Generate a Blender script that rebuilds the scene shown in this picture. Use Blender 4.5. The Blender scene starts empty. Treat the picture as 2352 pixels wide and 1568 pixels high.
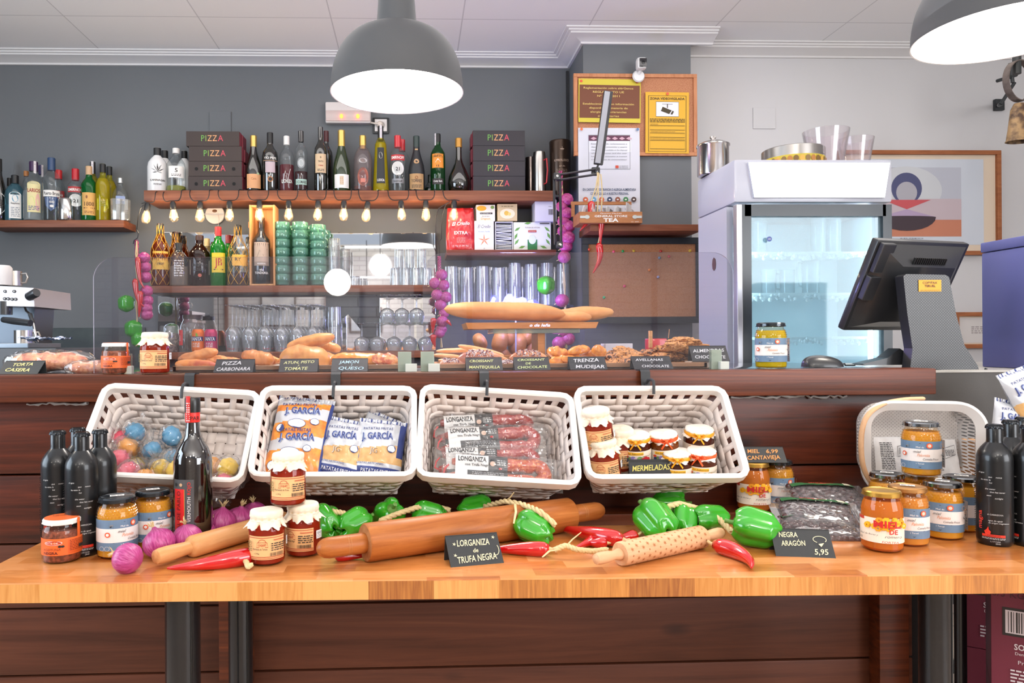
import bpy, bmesh, math, random
from mathutils import Vector, Matrix, noise as mnoise
R=math.radians
PI=math.pi
sc=bpy.context.scene
COL=sc.collection
random.seed(7)
FPX, CX, CY=1700.0, 1010.0, 788.5
YAW, ROLL, CAMZ=0.035, 0.0065, 1.175
_f=Vector((math.sin(YAW), math.cos(YAW), 0))
_r0=Vector((math.cos(YAW), -math.sin(YAW), 0))
_u0=Vector((0, 0, 1))
_u=_u0*math.cos(ROLL)+_r0*math.sin(ROLL)
_r=_r0*math.cos(ROLL)-_u0*math.sin(ROLL)
CAM=Vector((0, 0, CAMZ))
cam=bpy.data.cameras.new('camera')
cam.sensor_width=36.0
cam.lens=FPX/2352*36
cam.shift_x=(1176-CX)/2352
cam.shift_y=(CY-784)/2352
cam.clip_start=0.05
camo=bpy.data.objects.new('camera', cam)
camo.matrix_world=Matrix.Translation(CAM)@Matrix((_r, _u, -_f)).transposed().to_4x4()
COL.objects.link(camo)
sc.camera=camo
def ray(px, py):
 return _f+_r*((px-CX)/FPX)-_u*((py-CY)/FPX)
def at(px, py, Y):
 """the point of the room at depth Y that the photo shows at a pixel"""
 d=ray(px, py)
 return CAM+d*(Y/d.y)
def onz(px, py, z):
 d=ray(px, py)
 return CAM+d*((z-CAMZ)/d.z)
def pxm(Y):
 return Y/FPX
sc.view_settings.view_transform='Standard'
sc.view_settings.look='None'
sc.view_settings.exposure=0.10
sc.view_settings.gamma=1.0
sc.view_settings.use_curve_mapping=False
sc.cycles.max_bounces=7
sc.cycles.diffuse_bounces=3
sc.cycles.glossy_bounces=3
sc.cycles.transmission_bounces=4
sc.cycles.transparent_max_bounces=28
sc.cycles.caustics_reflective=False
sc.cycles.caustics_refractive=False
sc.cycles.use_denoising=True
sc.cycles.sample_clamp_indirect=6.0
world=bpy.data.worlds.new('world')
sc.world=world
world.use_nodes=True
world.node_tree.nodes['Background'].inputs[0].default_value=(0.75, 0.82, 0.95, 1)
world.node_tree.nodes['Background'].inputs[1].default_value=0.6
WY, RWY, PY_, CEIL=4.03, 3.86, 3.70, 2.727
XL, XR, YB=-3.1, 3.9, -3.6
def area(name, loc, size, power, color, target=None, sy=None, spread=None):
 l=bpy.data.lights.new(name, 'AREA')
 l.shape='RECTANGLE'
 l.size=size
 l.size_y=sy or size
 l.energy=power
 l.color=color
 if spread:
  l.spread=spread
 o=bpy.data.objects.new(name, l)
 COL.objects.link(o)
 o.location=loc
 if target is not None:
  o.rotation_euler=(Vector(target)-Vector(loc)).to_track_quat('-Z', 'Y').to_euler()
 return o
def point(name, loc, power, color, r=0.03):
 l=bpy.data.lights.new(name, 'POINT')
 l.energy=power
 l.color=color
 l.shadow_soft_size=r
 o=bpy.data.objects.new(name, l)
 COL.objects.link(o)
 o.location=loc
 return o
area('added_daylight_right', (XR-0.08, -1.6, 1.65), 2.6, 120, (0.95, 0.97, 1.0), (0.3, 2.6, 1.2), 1.7)  # added light from the unseen right side, placed clear of the reflections
area('daylight_window_side', (XL+0.06, 1.0, 1.6), 2.0, 72, (0.72, 0.86, 1.0), (2, 2.2, 1.3), 1.5)
area('bar_fill_down', (0.3, 2.85, CEIL-0.03), 4.6, 26, (1.0, 0.96, 0.92), (0.3, 2.85, 0), 0.8)  # added fill under the ceiling, no lamp is built here
area('ceiling_fill', (0.4, -1.2, 2.0), 3.4, 46, (0.97, 0.98, 1.0), (0.4, -1.0, 4), 1.6)  # added fill aimed up to brighten the ceiling
area('ceiling_fill_bar', (0.2, 1.3, 2.05), 3.6, 16, (0.97, 0.98, 1.0), (0.2, 1.6, 4), 1.0)  # second added fill towards the ceiling, over the bar
point('room_fill', (0.5, -0.9, 2.3), 34, (1.0, 0.94, 0.86), .10)  # added fill light without a lamp body
GLOBES=((-.70, -3.13, 1.745, 34), (-.40, -1.0, 2.125, 34), (1.5, -1.2, 2.2, 34), (-1.9, -1.6, 2.2, 34))  # third globe shows in no reflection, added as a light
def lin(h):
 if isinstance(h, str):
  h=h.lstrip('#')
  v=[int(h[i:i+2], 16)/255 for i in(0, 2, 4)]
 else:
  v=[x/255 for x in h]
 return tuple((x/12.92 if x<=0.04045 else((x+0.055)/1.055)**2.4)for x in v)+(1, )
MATS={}
def newmat(name):
 m=bpy.data.materials.new(name)
 m.use_nodes=True
 return m, m.node_tree, m.node_tree.nodes['Principled BSDF']
def flat(h, rough=0.5, metal=0.0, spec=0.5, coat=0.0, bump=0, bscale=200, var=0.0, vscale=6, sss=0):
 key=('flat', h, rough, metal, spec, coat, bump, bscale, var, vscale, sss)
 if key in MATS:
  return MATS[key]
 m, t, b=newmat('surface_%d'%len(MATS))
 c=lin(h)
 b.inputs['Base Color'].default_value=c
 b.inputs['Roughness'].default_value=rough
 b.inputs['Metallic'].default_value=metal
 b.inputs['Specular IOR Level'].default_value=spec
 b.inputs['Coat Weight'].default_value=coat
 if sss:
  b.inputs['Subsurface Weight'].default_value=sss
  b.inputs['Subsurface Radius'].default_value=(0.02, 0.012, 0.006)
 n, L=t.nodes, t.links
 if bump or var:
  tc=n.new('ShaderNodeTexCoord')
  if var:
   no=n.new('ShaderNodeTexNoise')
   no.inputs['Scale'].default_value=vscale
   no.inputs['Detail'].default_value=6
   L.new(tc.outputs['Object'], no.inputs['Vector'])
   hs=n.new('ShaderNodeHueSaturation')
   hs.inputs['Color'].default_value=c
   mr=n.new('ShaderNodeMapRange')
   mr.inputs[1].default_value=0.3
   mr.inputs[2].default_value=0.7
   mr.inputs[3].default_value=1-var
   mr.inputs[4].default_value=1+var
   L.new(no.outputs['Fac'], mr.inputs[0])
   L.new(mr.outputs[0], hs.inputs['Value'])
   L.new(hs.outputs[0], b.inputs['Base Color'])
  if bump:
   n2=n.new('ShaderNodeTexNoise')
   n2.inputs['Scale'].default_value=bscale
   n2.inputs['Detail'].default_value=4
   L.new(tc.outputs['Object'], n2.inputs['Vector'])
   bp=n.new('ShaderNodeBump')
   bp.inputs['Strength'].default_value=bump
   bp.inputs['Distance'].default_value=0.002
   L.new(n2.outputs['Fac'], bp.inputs['Height'])
   L.new(bp.outputs[0], b.inputs['Normal'])
 MATS[key]=m
 return m
def speck(h1, h2, scale=60, thr=0.5, rough=0.6, soft=0.04, coat=0.0, bump=0.3, detail=3):
 """two colours in noise patches"""
 key=('speck', h1, h2, scale, thr, rough, soft, coat)
 if key in MATS:
  return MATS[key]
 m, t, b=newmat('speckled_%d'%len(MATS))
 n, L=t.nodes, t.links
 tc=n.new('ShaderNodeTexCoord')
 no=n.new('ShaderNodeTexNoise')
 no.inputs['Scale'].default_value=scale
 no.inputs['Detail'].default_value=detail
 L.new(tc.outputs['Object'], no.inputs['Vector'])
 cr=n.new('ShaderNodeValToRGB')
 cr.color_ramp.elements[0].position=thr-soft
 cr.color_ramp.elements[1].position=thr+soft
 cr.color_ramp.elements[0].color=lin(h1)
 cr.color_ramp.elements[1].color=lin(h2)
 L.new(no.outputs['Fac'], cr.inputs[0])
 L.new(cr.outputs[0], b.inputs['Base Color'])
 b.inputs['Roughness'].default_value=rough
 b.inputs['Coat Weight'].default_value=coat
 bp=n.new('ShaderNodeBump')
 bp.inputs['Strength'].default_value=bump
 bp.inputs['Distance'].default_value=0.003
 L.new(no.outputs['Fac'], bp.inputs['Height'])
 L.new(bp.outputs[0], b.inputs['Normal'])
 MATS[key]=m
 return m
def wood(h1, h2, h3=None, grain=(3, 60, 60), rough=0.45, bump=0.25, knots=False, coat=0.0, seed=0.0):
 key=('wood', h1, h2, h3, grain, rough, bump, knots, coat, seed)
 if key in MATS:
  return MATS[key]
 m, t, b=newmat('wood_%d'%len(MATS))
 n, L=t.nodes, t.links
 tc=n.new('ShaderNodeTexCoord')
 mp=n.new('ShaderNodeMapping')
 mp.inputs['Scale'].default_value=grain
 mp.inputs['Location'].default_value=(seed, seed*1.7, seed*.6)
 L.new(tc.outputs['Object'], mp.inputs['Vector'])
 no=n.new('ShaderNodeTexNoise')
 no.inputs['Scale'].default_value=1.0
 no.inputs['Detail'].default_value=7
 no.inputs['Roughness'].default_value=0.65
 no.inputs['Distortion'].default_value=0.6
 L.new(mp.outputs[0], no.inputs['Vector'])
 cr=n.new('ShaderNodeValToRGB')
 e=cr.color_ramp.elements
 e[0].position, e[0].color=0.33, lin(h2)
 e[1].position, e[1].color=0.62, lin(h1)
 if h3:
  x=cr.color_ramp.elements.new(0.76)
  x.color=lin(h3)
 L.new(no.outputs['Fac'], cr.inputs[0])
 out=cr.outputs[0]
 if knots:
  vo=n.new('ShaderNodeTexVoronoi')
  vo.inputs['Scale'].default_value=3.1
  m2=n.new('ShaderNodeMapping')
  m2.inputs['Scale'].default_value=(1, 1, 2.2)
  m2.inputs['Location'].default_value=(3.3, 0, 1.2)
  L.new(tc.outputs['Object'], m2.inputs['Vector'])
  L.new(m2.outputs[0], vo.inputs['Vector'])
  mr=n.new('ShaderNodeMapRange')
  mr.inputs[1].default_value=0.03
  mr.inputs[2].default_value=0.16
  L.new(vo.outputs['Distance'], mr.inputs[0])
  mx=n.new('ShaderNodeMix')
  mx.data_type='RGBA'
  mx.inputs[6].default_value=lin('#2a1712')
  L.new(mr.outputs[0], mx.inputs[0])
  L.new(out, mx.inputs[7])
  out=mx.outputs[2]
 L.new(out, b.inputs['Base Color'])
 b.inputs['Roughness'].default_value=rough
 b.inputs['Specular IOR Level'].default_value=0.3
 b.inputs['Coat Weight'].default_value=coat
 b.inputs['Coat Roughness'].default_value=0.2
 bp=n.new('ShaderNodeBump')
 bp.inputs['Strength'].default_value=bump
 bp.inputs['Distance'].default_value=0.002
 L.new(no.outputs['Fac'], bp.inputs['Height'])
 L.new(bp.outputs[0], b.inputs['Normal'])
 MATS[key]=m
 return m
def blockwood(name, rowy, bw, bh, rot, cols, grain, rough=0.3):
 """butcher block: staves of random tone"""
 m, t, b=newmat(name)
 n, L=t.nodes, t.links
 tc=n.new('ShaderNodeTexCoord')
 mp=n.new('ShaderNodeMapping')
 mp.inputs['Rotation'].default_value=rot
 mp.inputs['Location'].default_value=(0.37, 0.113, 0.02)
 L.new(tc.outputs['Object'], mp.inputs['Vector'])
 br=n.new('ShaderNodeTexBrick')
 br.inputs['Scale'].default_value=1
 br.inputs['Mortar Size'].default_value=0.0
 br.inputs['Brick Width'].default_value=bw
 br.inputs['Row Height'].default_value=bh
 br.inputs['Color1'].default_value=(0, 0, 0, 1)
 br.inputs['Color2'].default_value=(1, 1, 1, 1)
 br.offset=rowy
 L.new(mp.outputs[0], br.inputs['Vector'])
 mg=n.new('ShaderNodeMapping')
 mg.inputs['Scale'].default_value=grain
 L.new(tc.outputs['Object'], mg.inputs['Vector'])
 addv=n.new('ShaderNodeVectorMath')
 addv.operation='MULTIPLY_ADD'
 addv.inputs[1].default_value=(9, 9, 9)
 L.new(br.outputs['Color'], addv.inputs[0])
 L.new(mg.outputs[0], addv.inputs[2])
 no=n.new('ShaderNodeTexNoise')
 no.inputs['Scale'].default_value=1
 no.inputs['Detail'].default_value=6
 no.inputs['Distortion'].default_value=1.2
 L.new(addv.outputs[0], no.inputs['Vector'])
 ma=n.new('ShaderNodeMath')
 ma.operation='MULTIPLY_ADD'
 ma.inputs[1].default_value=0.62
 L.new(br.outputs['Fac'], ma.inputs[2])
 L.new(no.outputs['Fac'], ma.inputs[0])
 sp=n.new('ShaderNodeSeparateColor')
 L.new(br.outputs['Color'], sp.inputs[0])
 m2=n.new('ShaderNodeMath')
 m2.operation='MULTIPLY_ADD'
 m2.inputs[1].default_value=0.52
 L.new(sp.outputs[0], m2.inputs[0])
 L.new(ma.outputs[0], m2.inputs[2])
 cr=n.new('ShaderNodeValToRGB')
 el=cr.color_ramp.elements
 el[0].position, el[0].color=0.22, lin(cols[0])
 el[1].position, el[1].color=0.78, lin(cols[2])
 x=el.new(0.5)
 x.color=lin(cols[1])
 L.new(m2.outputs[0], cr.inputs[0])
 L.new(cr.outputs[0], b.inputs['Base Color'])
 b.inputs['Roughness'].default_value=rough
 b.inputs['Coat Weight'].default_value=0.25
 b.inputs['Coat Roughness'].default_value=0.15
 return m
def thin(h='#ffffff', rough=0.02, ior=1.45, haze=0.0, hz='#ffffff', boost=1.0):
 """thin-walled glass or film: tinted see-through with a clear reflection, a little milkiness if asked"""
 key=('thin', h, rough, ior, haze, hz, boost)
 if key in MATS:
  return MATS[key]
 m=bpy.data.materials.new('glass_%d'%len(MATS))
 m.use_nodes=True
 t=m.node_tree
 n, L=t.nodes, t.links
 n.clear()
 out=n.new('ShaderNodeOutputMaterial')
 tr=n.new('ShaderNodeBsdfTransparent')
 tr.inputs[0].default_value=lin(h)
 gl=n.new('ShaderNodeBsdfGlossy')
 gl.inputs['Roughness'].default_value=rough
 lw=n.new('ShaderNodeLayerWeight')
 lw.inputs[0].default_value=0.5
 pw=n.new('ShaderNodeMath')
 pw.operation='POWER'
 pw.inputs[1].default_value=4.0
 L.new(lw.outputs['Facing'], pw.inputs[0])
 f0=((ior-1)/(ior+1))**2
 sa_=n.new('ShaderNodeMath')
 sa_.operation='MULTIPLY_ADD'
 sa_.inputs[1].default_value=0.85
 sa_.inputs[2].default_value=f0
 L.new(pw.outputs[0], sa_.inputs[0])
 fac=sa_.outputs[0]
 if boost!=1.0:
  mm=n.new('ShaderNodeMath')
  mm.operation='MULTIPLY'
  mm.use_clamp=True
  mm.inputs[1].default_value=boost
  L.new(fac, mm.inputs[0])
  fac=mm.outputs[0]
 mx=n.new('ShaderNodeMixShader')
 L.new(fac, mx.inputs[0])
 if haze:
  df=n.new('ShaderNodeBsdfDiffuse')
  df.inputs[0].default_value=lin(hz)
  m0=n.new('ShaderNodeMixShader')
  m0.inputs[0].default_value=haze
  L.new(tr.outputs[0], m0.inputs[1])
  L.new(df.outputs[0], m0.inputs[2])
  L.new(m0.outputs[0], mx.inputs[1])
 else:
  L.new(tr.outputs[0], mx.inputs[1])
 L.new(gl.outputs[0], mx.inputs[2])
 L.new(mx.outputs[0], out.inputs[0])
 MATS[key]=m
 return m
def glow(h, s):
 key=('glow', h, s)
 if key in MATS:
  return MATS[key]
 m, t, b=newmat('light_%d'%len(MATS))
 b.inputs['Base Color'].default_value=lin(h)
 b.inputs['Emission Color'].default_value=lin(h)
 b.inputs['Emission Strength'].default_value=s
 MATS[key]=m
 return m
def syrup(h, tr=0.45, rough=0.08):
 """honey or jam seen through its jar"""
 key=('syrup', h, tr, rough)
 if key in MATS:
  return MATS[key]
 m=bpy.data.materials.new('filling_%d'%len(MATS))
 m.use_nodes=True
 t=m.node_tree
 n, L=t.nodes, t.links
 n.clear()
 out=n.new('ShaderNodeOutputMaterial')
 df=n.new('ShaderNodeBsdfDiffuse')
 df.inputs[0].default_value=lin(h)
 ts=n.new('ShaderNodeBsdfTranslucent')
 ts.inputs[0].default_value=lin(h)
 tp=n.new('ShaderNodeBsdfTransparent')
 tp.inputs[0].default_value=lin(h)
 m1=n.new('ShaderNodeMixShader')
 m1.inputs[0].default_value=0.35
 L.new(df.outputs[0], m1.inputs[1])
 L.new(ts.outputs[0], m1.inputs[2])
 m2=n.new('ShaderNodeMixShader')
 m2.inputs[0].default_value=tr
 L.new(m1.outputs[0], m2.inputs[1])
 L.new(tp.outputs[0], m2.inputs[2])
 L.new(m2.outputs[0], out.inputs[0])
 MATS[key]=m
 return m
BLK=flat('#141416', 0.35)
WHITE=flat('#ece8e4', 0.5)
CHROME=flat('#c9c6c4', 0.18, 1.0)
STEEL=flat('#b4b0ac', 0.28, 1.0)
class MB:
 def __init__(s):
  s.v, s.f, s.m, s.mats=[], [], [], []
 def mi(s, mat):
  if mat is None:
   mat=WHITE
  if mat not in s.mats:
   s.mats.append(mat)
  return s.mats.index(mat)
 def add(s, verts, faces, mat=None, M=None):
  o=len(s.v)
  k=s.mi(mat)
  for p in verts:
   p=Vector(p)
   s.v.append(M@p if M is not None else p)
  for f in faces:
   s.f.append([i+o for i in f])
   s.m.append(k)
 def quad(s, a, b, c, d, mat=None, M=None):
  s.add([a, b, c, d], [(0, 1, 2, 3)], mat, M)
 def box(s, cx, cy, cz, sx, sy, sz, mat=None, bev=0.0, M=None, rot=None):
  """box centred at (cx, cy) standing on cz when rot is None"""
  hx, hy, hz=sx/2, sy/2, sz/2
  T=Matrix.Translation((cx, cy, cz+hz))
  if rot is not None:
   T=T@rot.to_4x4()
  if M is not None:
   T=M@T
  if bev<=0:
   vs=[(x, y, z)for z in(-hz, hz)for y in(-hy, hy)for x in(-hx, hx)]
   fs=[(0, 2, 3, 1), (4, 5, 7, 6), (0, 1, 5, 4), (2, 6, 7, 3), (0, 4, 6, 2), (1, 3, 7, 5)]
   s.add(vs, fs, mat, T)
   return
  bm=bmesh.new()
  bmesh.ops.create_cube(bm, size=1)
  for v in bm.verts:
   v.co=Vector((v.co.x*sx, v.co.y*sy, v.co.z*sz))
  bmesh.ops.bevel(bm, geom=bm.edges[:], offset=min(bev, hx*.95, hy*.95, hz*.95), segments=2, profile=0.6, affect='EDGES')
  bm.verts.index_update()
  s.add([v.co.copy()for v in bm.verts], [[v.index for v in f.verts]for f in bm.faces], mat, T)
  bm.free()
 def lathe(s, prof, mat=None, seg=24, M=None, sxy=(1, 1), a0=0.0, a1=2*PI):
  full=abs(a1-a0-2*PI)<1e-6
  n=seg if full else seg+1
  vs, fs=[], []
  for r, z in prof:
   for i in range(n):
    a=a0+(a1-a0)*i/seg
    vs.append((r*math.cos(a)*sxy[0], r*math.sin(a)*sxy[1], z))
  for j in range(len(prof)-1):
   for i in range(seg):
    i2=(i+1)%n if full else i+1
    fs.append((j*n+i, j*n+i2, (j+1)*n+i2, (j+1)*n+i))
  s.add(vs, fs, mat, M)
 def disc(s, r, z, mat=None, seg=24, M=None, flip=False):
  vs=[(r*math.cos(2*PI*i/seg), r*math.sin(2*PI*i/seg), z)for i in range(seg)]
  idx=list(range(seg))
  s.add(vs, [idx[::-1]if flip else idx], mat, M)
 def tube(s, pts, rad, mat=None, seg=8, caps=True, M=None, closed=False, flatz=1.0):
  pts=[Vector(p)for p in pts]
  n=len(pts)
  rs=rad if isinstance(rad, (list, tuple))else[rad]*n
  vs, fs=[], []
  up=None
  for i, p in enumerate(pts):
   if closed:
    t=pts[(i+1)%n]-pts[i-1]
   else:
    t=pts[min(i+1, n-1)]-pts[max(i-1, 0)]
   t.normalize()
   if up is None:
    up=Vector((0, 0, 1))if abs(t.z)<0.9 else Vector((1, 0, 0))
   a=up-t*up.dot(t)
   if a.length<1e-6:
    a=t.orthogonal()
   a.normalize()
   up=a
   b=t.cross(a)
   for k in range(seg):
    an=2*PI*k/seg
    vs.append(p+a*(math.cos(an)*rs[i]*flatz)+b*(math.sin(an)*rs[i]))
  m=n if closed else n-1
  for i in range(m):
   for k in range(seg):
    k2=(k+1)%seg
    i2=(i+1)%n
    fs.append((i*seg+k, i*seg+k2, i2*seg+k2, i2*seg+k))
  if caps and not closed:
   fs.append(tuple(range(seg))[::-1])
   fs.append(tuple((n-1)*seg+k for k in range(seg)))
  s.add(vs, fs, mat, M)
 def grid(s, fn, nu, nv, mat=None, M=None, wrapu=False):
  n=nu if wrapu else nu+1
  vs=[fn(i/nu, j/nv)for j in range(nv+1)for i in range(n)]
  fs=[]
  for j in range(nv):
   for i in range(nu):
    i2=(i+1)%n if wrapu else i+1
    fs.append((j*n+i, j*n+i2, (j+1)*n+i2, (j+1)*n+i))
  s.add(vs, fs, mat, M)
 def ball(s, c, r, mat=None, nu=16, nv=10, amp=0.0, fr=30, M=None):
  c=Vector(c)
  rr=Vector(r)if not isinstance(r, (int, float))else Vector((r, r, r))
  def fn(u, v):
   a, b=u*2*PI, (v-.5)*PI
   d=Vector((math.cos(a)*math.cos(b), math.sin(a)*math.cos(b), math.sin(b)))
   k=1+(amp*mnoise.noise((d+c)*fr*0.1)if amp else 0)
   return c+Vector((d.x*rr.x, d.y*rr.y, d.z*rr.z))*k
  s.grid(fn, nu, nv, mat, M, wrapu=True)
 def prism(s, outline, y0, y1, mat=None, M=None, side=None):
  """outline in xz, pushed from y0 to y1"""
  n=len(outline)
  vs=[(x, y0, z)for x, z in outline]+[(x, y1, z)for x, z in outline]
  s.add(vs, [tuple(range(n)), tuple(range(n, 2*n))[::-1]], mat, M)
  s.add(vs, [(i, i+n, (i+1)%n+n, (i+1)%n)for i in range(n)], side or mat, M)
 def build(s, name, parent=None, smooth=35, loc=None, rot=None):
  me=bpy.data.meshes.new(name)
  me.from_pydata([tuple(p)for p in s.v], [], s.f)
  for m in s.mats:
   me.materials.append(m)
  me.polygons.foreach_set('material_index', s.m)
  if smooth:
   me.polygons.foreach_set('use_smooth', [True]*len(me.polygons))
   me.set_sharp_from_angle(angle=R(smooth))
  me.update()
  o=bpy.data.objects.new(name, me)
  COL.objects.link(o)
  if parent is not None:
   o.parent=parent
  if loc is not None:
   o.location=loc
  if rot is not None:
   o.rotation_euler=rot
  return o
def fixn(o):
 """outward normals"""
 bm=bmesh.new()
 bm.from_mesh(o.data)
 bmesh.ops.recalc_face_normals(bm, faces=bm.faces[:])
 bm.to_mesh(o.data)
 bm.free()
 return o
def tag(o, label, cat, group=None, kind=None):
 o['label']=label
 o['category']=cat
 if group:
  o['group']=group
 if kind:
  o['kind']=kind
 return o
def thing(name, label, cat, loc=(0, 0, 0), rz=0.0, group=None):
 o=bpy.data.objects.new(name, None)
 o.empty_display_size=0.02
 COL.objects.link(o)
 o.location=loc
 o.rotation_euler=(0, 0, rz)
 return tag(o, label, cat, group)
def struct(o):
 o['kind']='structure'
 return o
def copy_tree(o, parent=None):
 c=o.copy()
 COL.objects.link(c)
 if parent is not None:
  c.parent=parent
 for ch in list(o.children):
  copy_tree(ch, c)
 return c
def dup(o, loc, rot=None, label=None, scale=None, group=None):
 c=copy_tree(o)
 c.location=loc
 if rot is not None:
  c.rotation_euler=rot if hasattr(rot, '__len__')else(0, 0, rot)
 if label:
  c['label']=label
 if group:
  c['group']=group
 if scale is not None:
  c.scale=scale if hasattr(scale, '__len__')else(scale, )*3
 return c
TXT={}
def textmesh(s, bold=0.0, shear=0.0):
 key=(s, bold, shear)
 if key in TXT:
  return TXT[key]
 cu=bpy.data.curves.new('t', 'FONT')
 cu.body=s
 cu.resolution_u=2
 cu.offset=bold
 cu.shear=shear
 ob=bpy.data.objects.new('t', cu)
 COL.objects.link(ob)
 bpy.context.view_layer.update()
 me=bpy.data.meshes.new_from_object(ob.evaluated_get(bpy.context.evaluated_depsgraph_get()))
 vs=[(v.co.x, v.co.y)for v in me.vertices]
 fs=[tuple(p.vertices)for p in me.polygons]
 bpy.data.objects.remove(ob)
 bpy.data.curves.remove(cu)
 bpy.data.meshes.remove(me)
 if vs:
  x0, x1=min(v[0]for v in vs), max(v[0]for v in vs)
  y0, y1=min(v[1]for v in vs), max(v[1]for v in vs)
 else:
  x0=x1=y0=y1=0
 TXT[key]=(vs, fs, x0, x1, y0, y1)
 return TXT[key]
class Print:
 """printed matter laid out in (u, v) metres, then wrapped on a plane or round a jar"""
 def __init__(s, step=0.00025):
  s.items, s.step, s.k=[], step, 0
 def poly(s, pts, mat, layer=None):
  s.k+=1
  s.items.append((list(pts), [tuple(range(len(pts)))], mat, s.k if layer is None else layer))
 def rect(s, u0, v0, u1, v1, mat, n=1, layer=None):
  s.k+=1
  vs, fs=[], []
  for i in range(n+1):
   u=u0+(u1-u0)*i/n
   vs+=[(u, v0), (u, v1)]
  for i in range(n):
   fs.append((2*i, 2*i+2, 2*i+3, 2*i+1))
  s.items.append((vs, fs, mat, s.k if layer is None else layer))
 def ell(s, u, v, a, b, mat, n=18, layer=None, rot=0):
  pts=[]
  for i in range(n):
   x, y=a*math.cos(2*PI*i/n), b*math.sin(2*PI*i/n)
   pts.append((u+x*math.cos(rot)-y*math.sin(rot), v+x*math.sin(rot)+y*math.cos(rot)))
  s.poly(pts, mat, layer)
 def line(s, pts, w, mat, closed=False, layer=None):
  s.k+=1
  n=len(pts)
  vs, fs=[], []
  for i, p in enumerate(pts):
   a=pts[i-1]if(i or closed)else p
   c=pts[(i+1)%n]if(i<n-1 or closed)else p
   tx, ty=c[0]-a[0], c[1]-a[1]
   l=math.hypot(tx, ty)or 1
   nx, ny=-ty/l*w/2, tx/l*w/2
   vs+=[(p[0]+nx, p[1]+ny), (p[0]-nx, p[1]-ny)]
  for i in range(n if closed else n-1):
   j=(i+1)%n
   fs.append((2*i, 2*i+1, 2*j+1, 2*j))
  s.items.append((vs, fs, mat, s.k if layer is None else layer))
 def text(s, txt, u, v, h, mat, align='c', w=None, rot=0.0, bold=0.0, shear=0.0, layer=None, sx=1.0):
  """h = height of a capital; w = fit to this width"""
  vs, fs, x0, x1, y0, y1=textmesh(txt, bold, shear)
  if not vs:
   return
  k=h/0.70
  kx=k*sx
  if w:
   kx=w/max(x1-x0, 1e-6)
  off={'c':(x0+x1)/2, 'l':x0, 'r':x1}[align]
  c, sn=math.cos(rot), math.sin(rot)
  out=[]
  for x, y in vs:
   a, b=(x-off)*kx, y*k
   out.append((u+a*c-b*sn, v+a*sn+b*c))
  s.k+=1
  s.items.append((out, fs, mat, s.k if layer is None else layer))
 def scribble(s, u0, v0, u1, v1, rows, mat, seed=1, wmin=.2, frac=.45):
  """rows of fine print too small to read"""
  rnd=random.Random(seed)
  s.k+=1
  vs, fs=[], []
  rh=(v1-v0)/rows
  for j in range(rows):
   u=u0
   while u<u1:
    w=rnd.uniform(.6, 2.2)*rh
    w=min(w, u1-u)
    b=v1-(j+1)*rh+rh*(1-frac)/2
    k=len(vs)
    vs+=[(u, b), (u+w, b), (u+w, b+rh*frac), (u, b+rh*frac)]
    fs.append((k, k+1, k+2, k+3))
    u+=w+rh*rnd.uniform(.25, .55)
  s.items.append((vs, fs, mat, s.k))
 def bars(s, u0, v0, u1, v1, mat, n=22, seed=3):
  rnd=random.Random(seed)
  s.k+=1
  vs, fs=[], []
  p=(u1-u0)/n
  for i in range(n):
   w=p*rnd.choice((.25, .45, .7))
   k=len(vs)
   vs+=[(u0+i*p, v0), (u0+i*p+w, v0), (u0+i*p+w, v1), (u0+i*p, v1)]
   fs.append((k, k+1, k+2, k+3))
  s.items.append((vs, fs, mat, s.k))
 def into(s, mb, fn):
  """fn(u, v, lift) -> point"""
  for vs, fs, mat, layer in s.items:
   mb.add([fn(u, v, layer*s.step)for u, v in vs], fs, mat)
  return mb
 def build(s, name, parent, fn, **kw):
  return s.into(MB(), fn).build(name, parent, smooth=0, **kw)
def cyl(r, z0=0.0, a=0.0):
 """wrap round a jar of radius r; u = 0 faces -y (towards the camera) turned by a"""
 def fn(u, v, h):
  t=-PI/2+a+u/r
  return Vector(((r+.0004+h)*math.cos(t), (r+.0004+h)*math.sin(t), z0+v))
 return fn
def profr(prof):
 def rad(z):
  for(r0, z0), (r1, z1)in zip(prof, prof[1:]):
   if z0<=z<=z1 and z1>z0:
    return r0+(r1-r0)*(z-z0)/(z1-z0)
  return prof[-1][0]
 return rad
def plane(o=(0, 0, 0), ux=(1, 0, 0), vx=(0, 0, 1), nx=(0, -1, 0)):
 o, ux, vx, nx=map(Vector, (o, ux, vx, nx))
 def fn(u, v, h):
  return o+ux*u+vx*v+nx*(h+.0003)
 return fn
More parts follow.
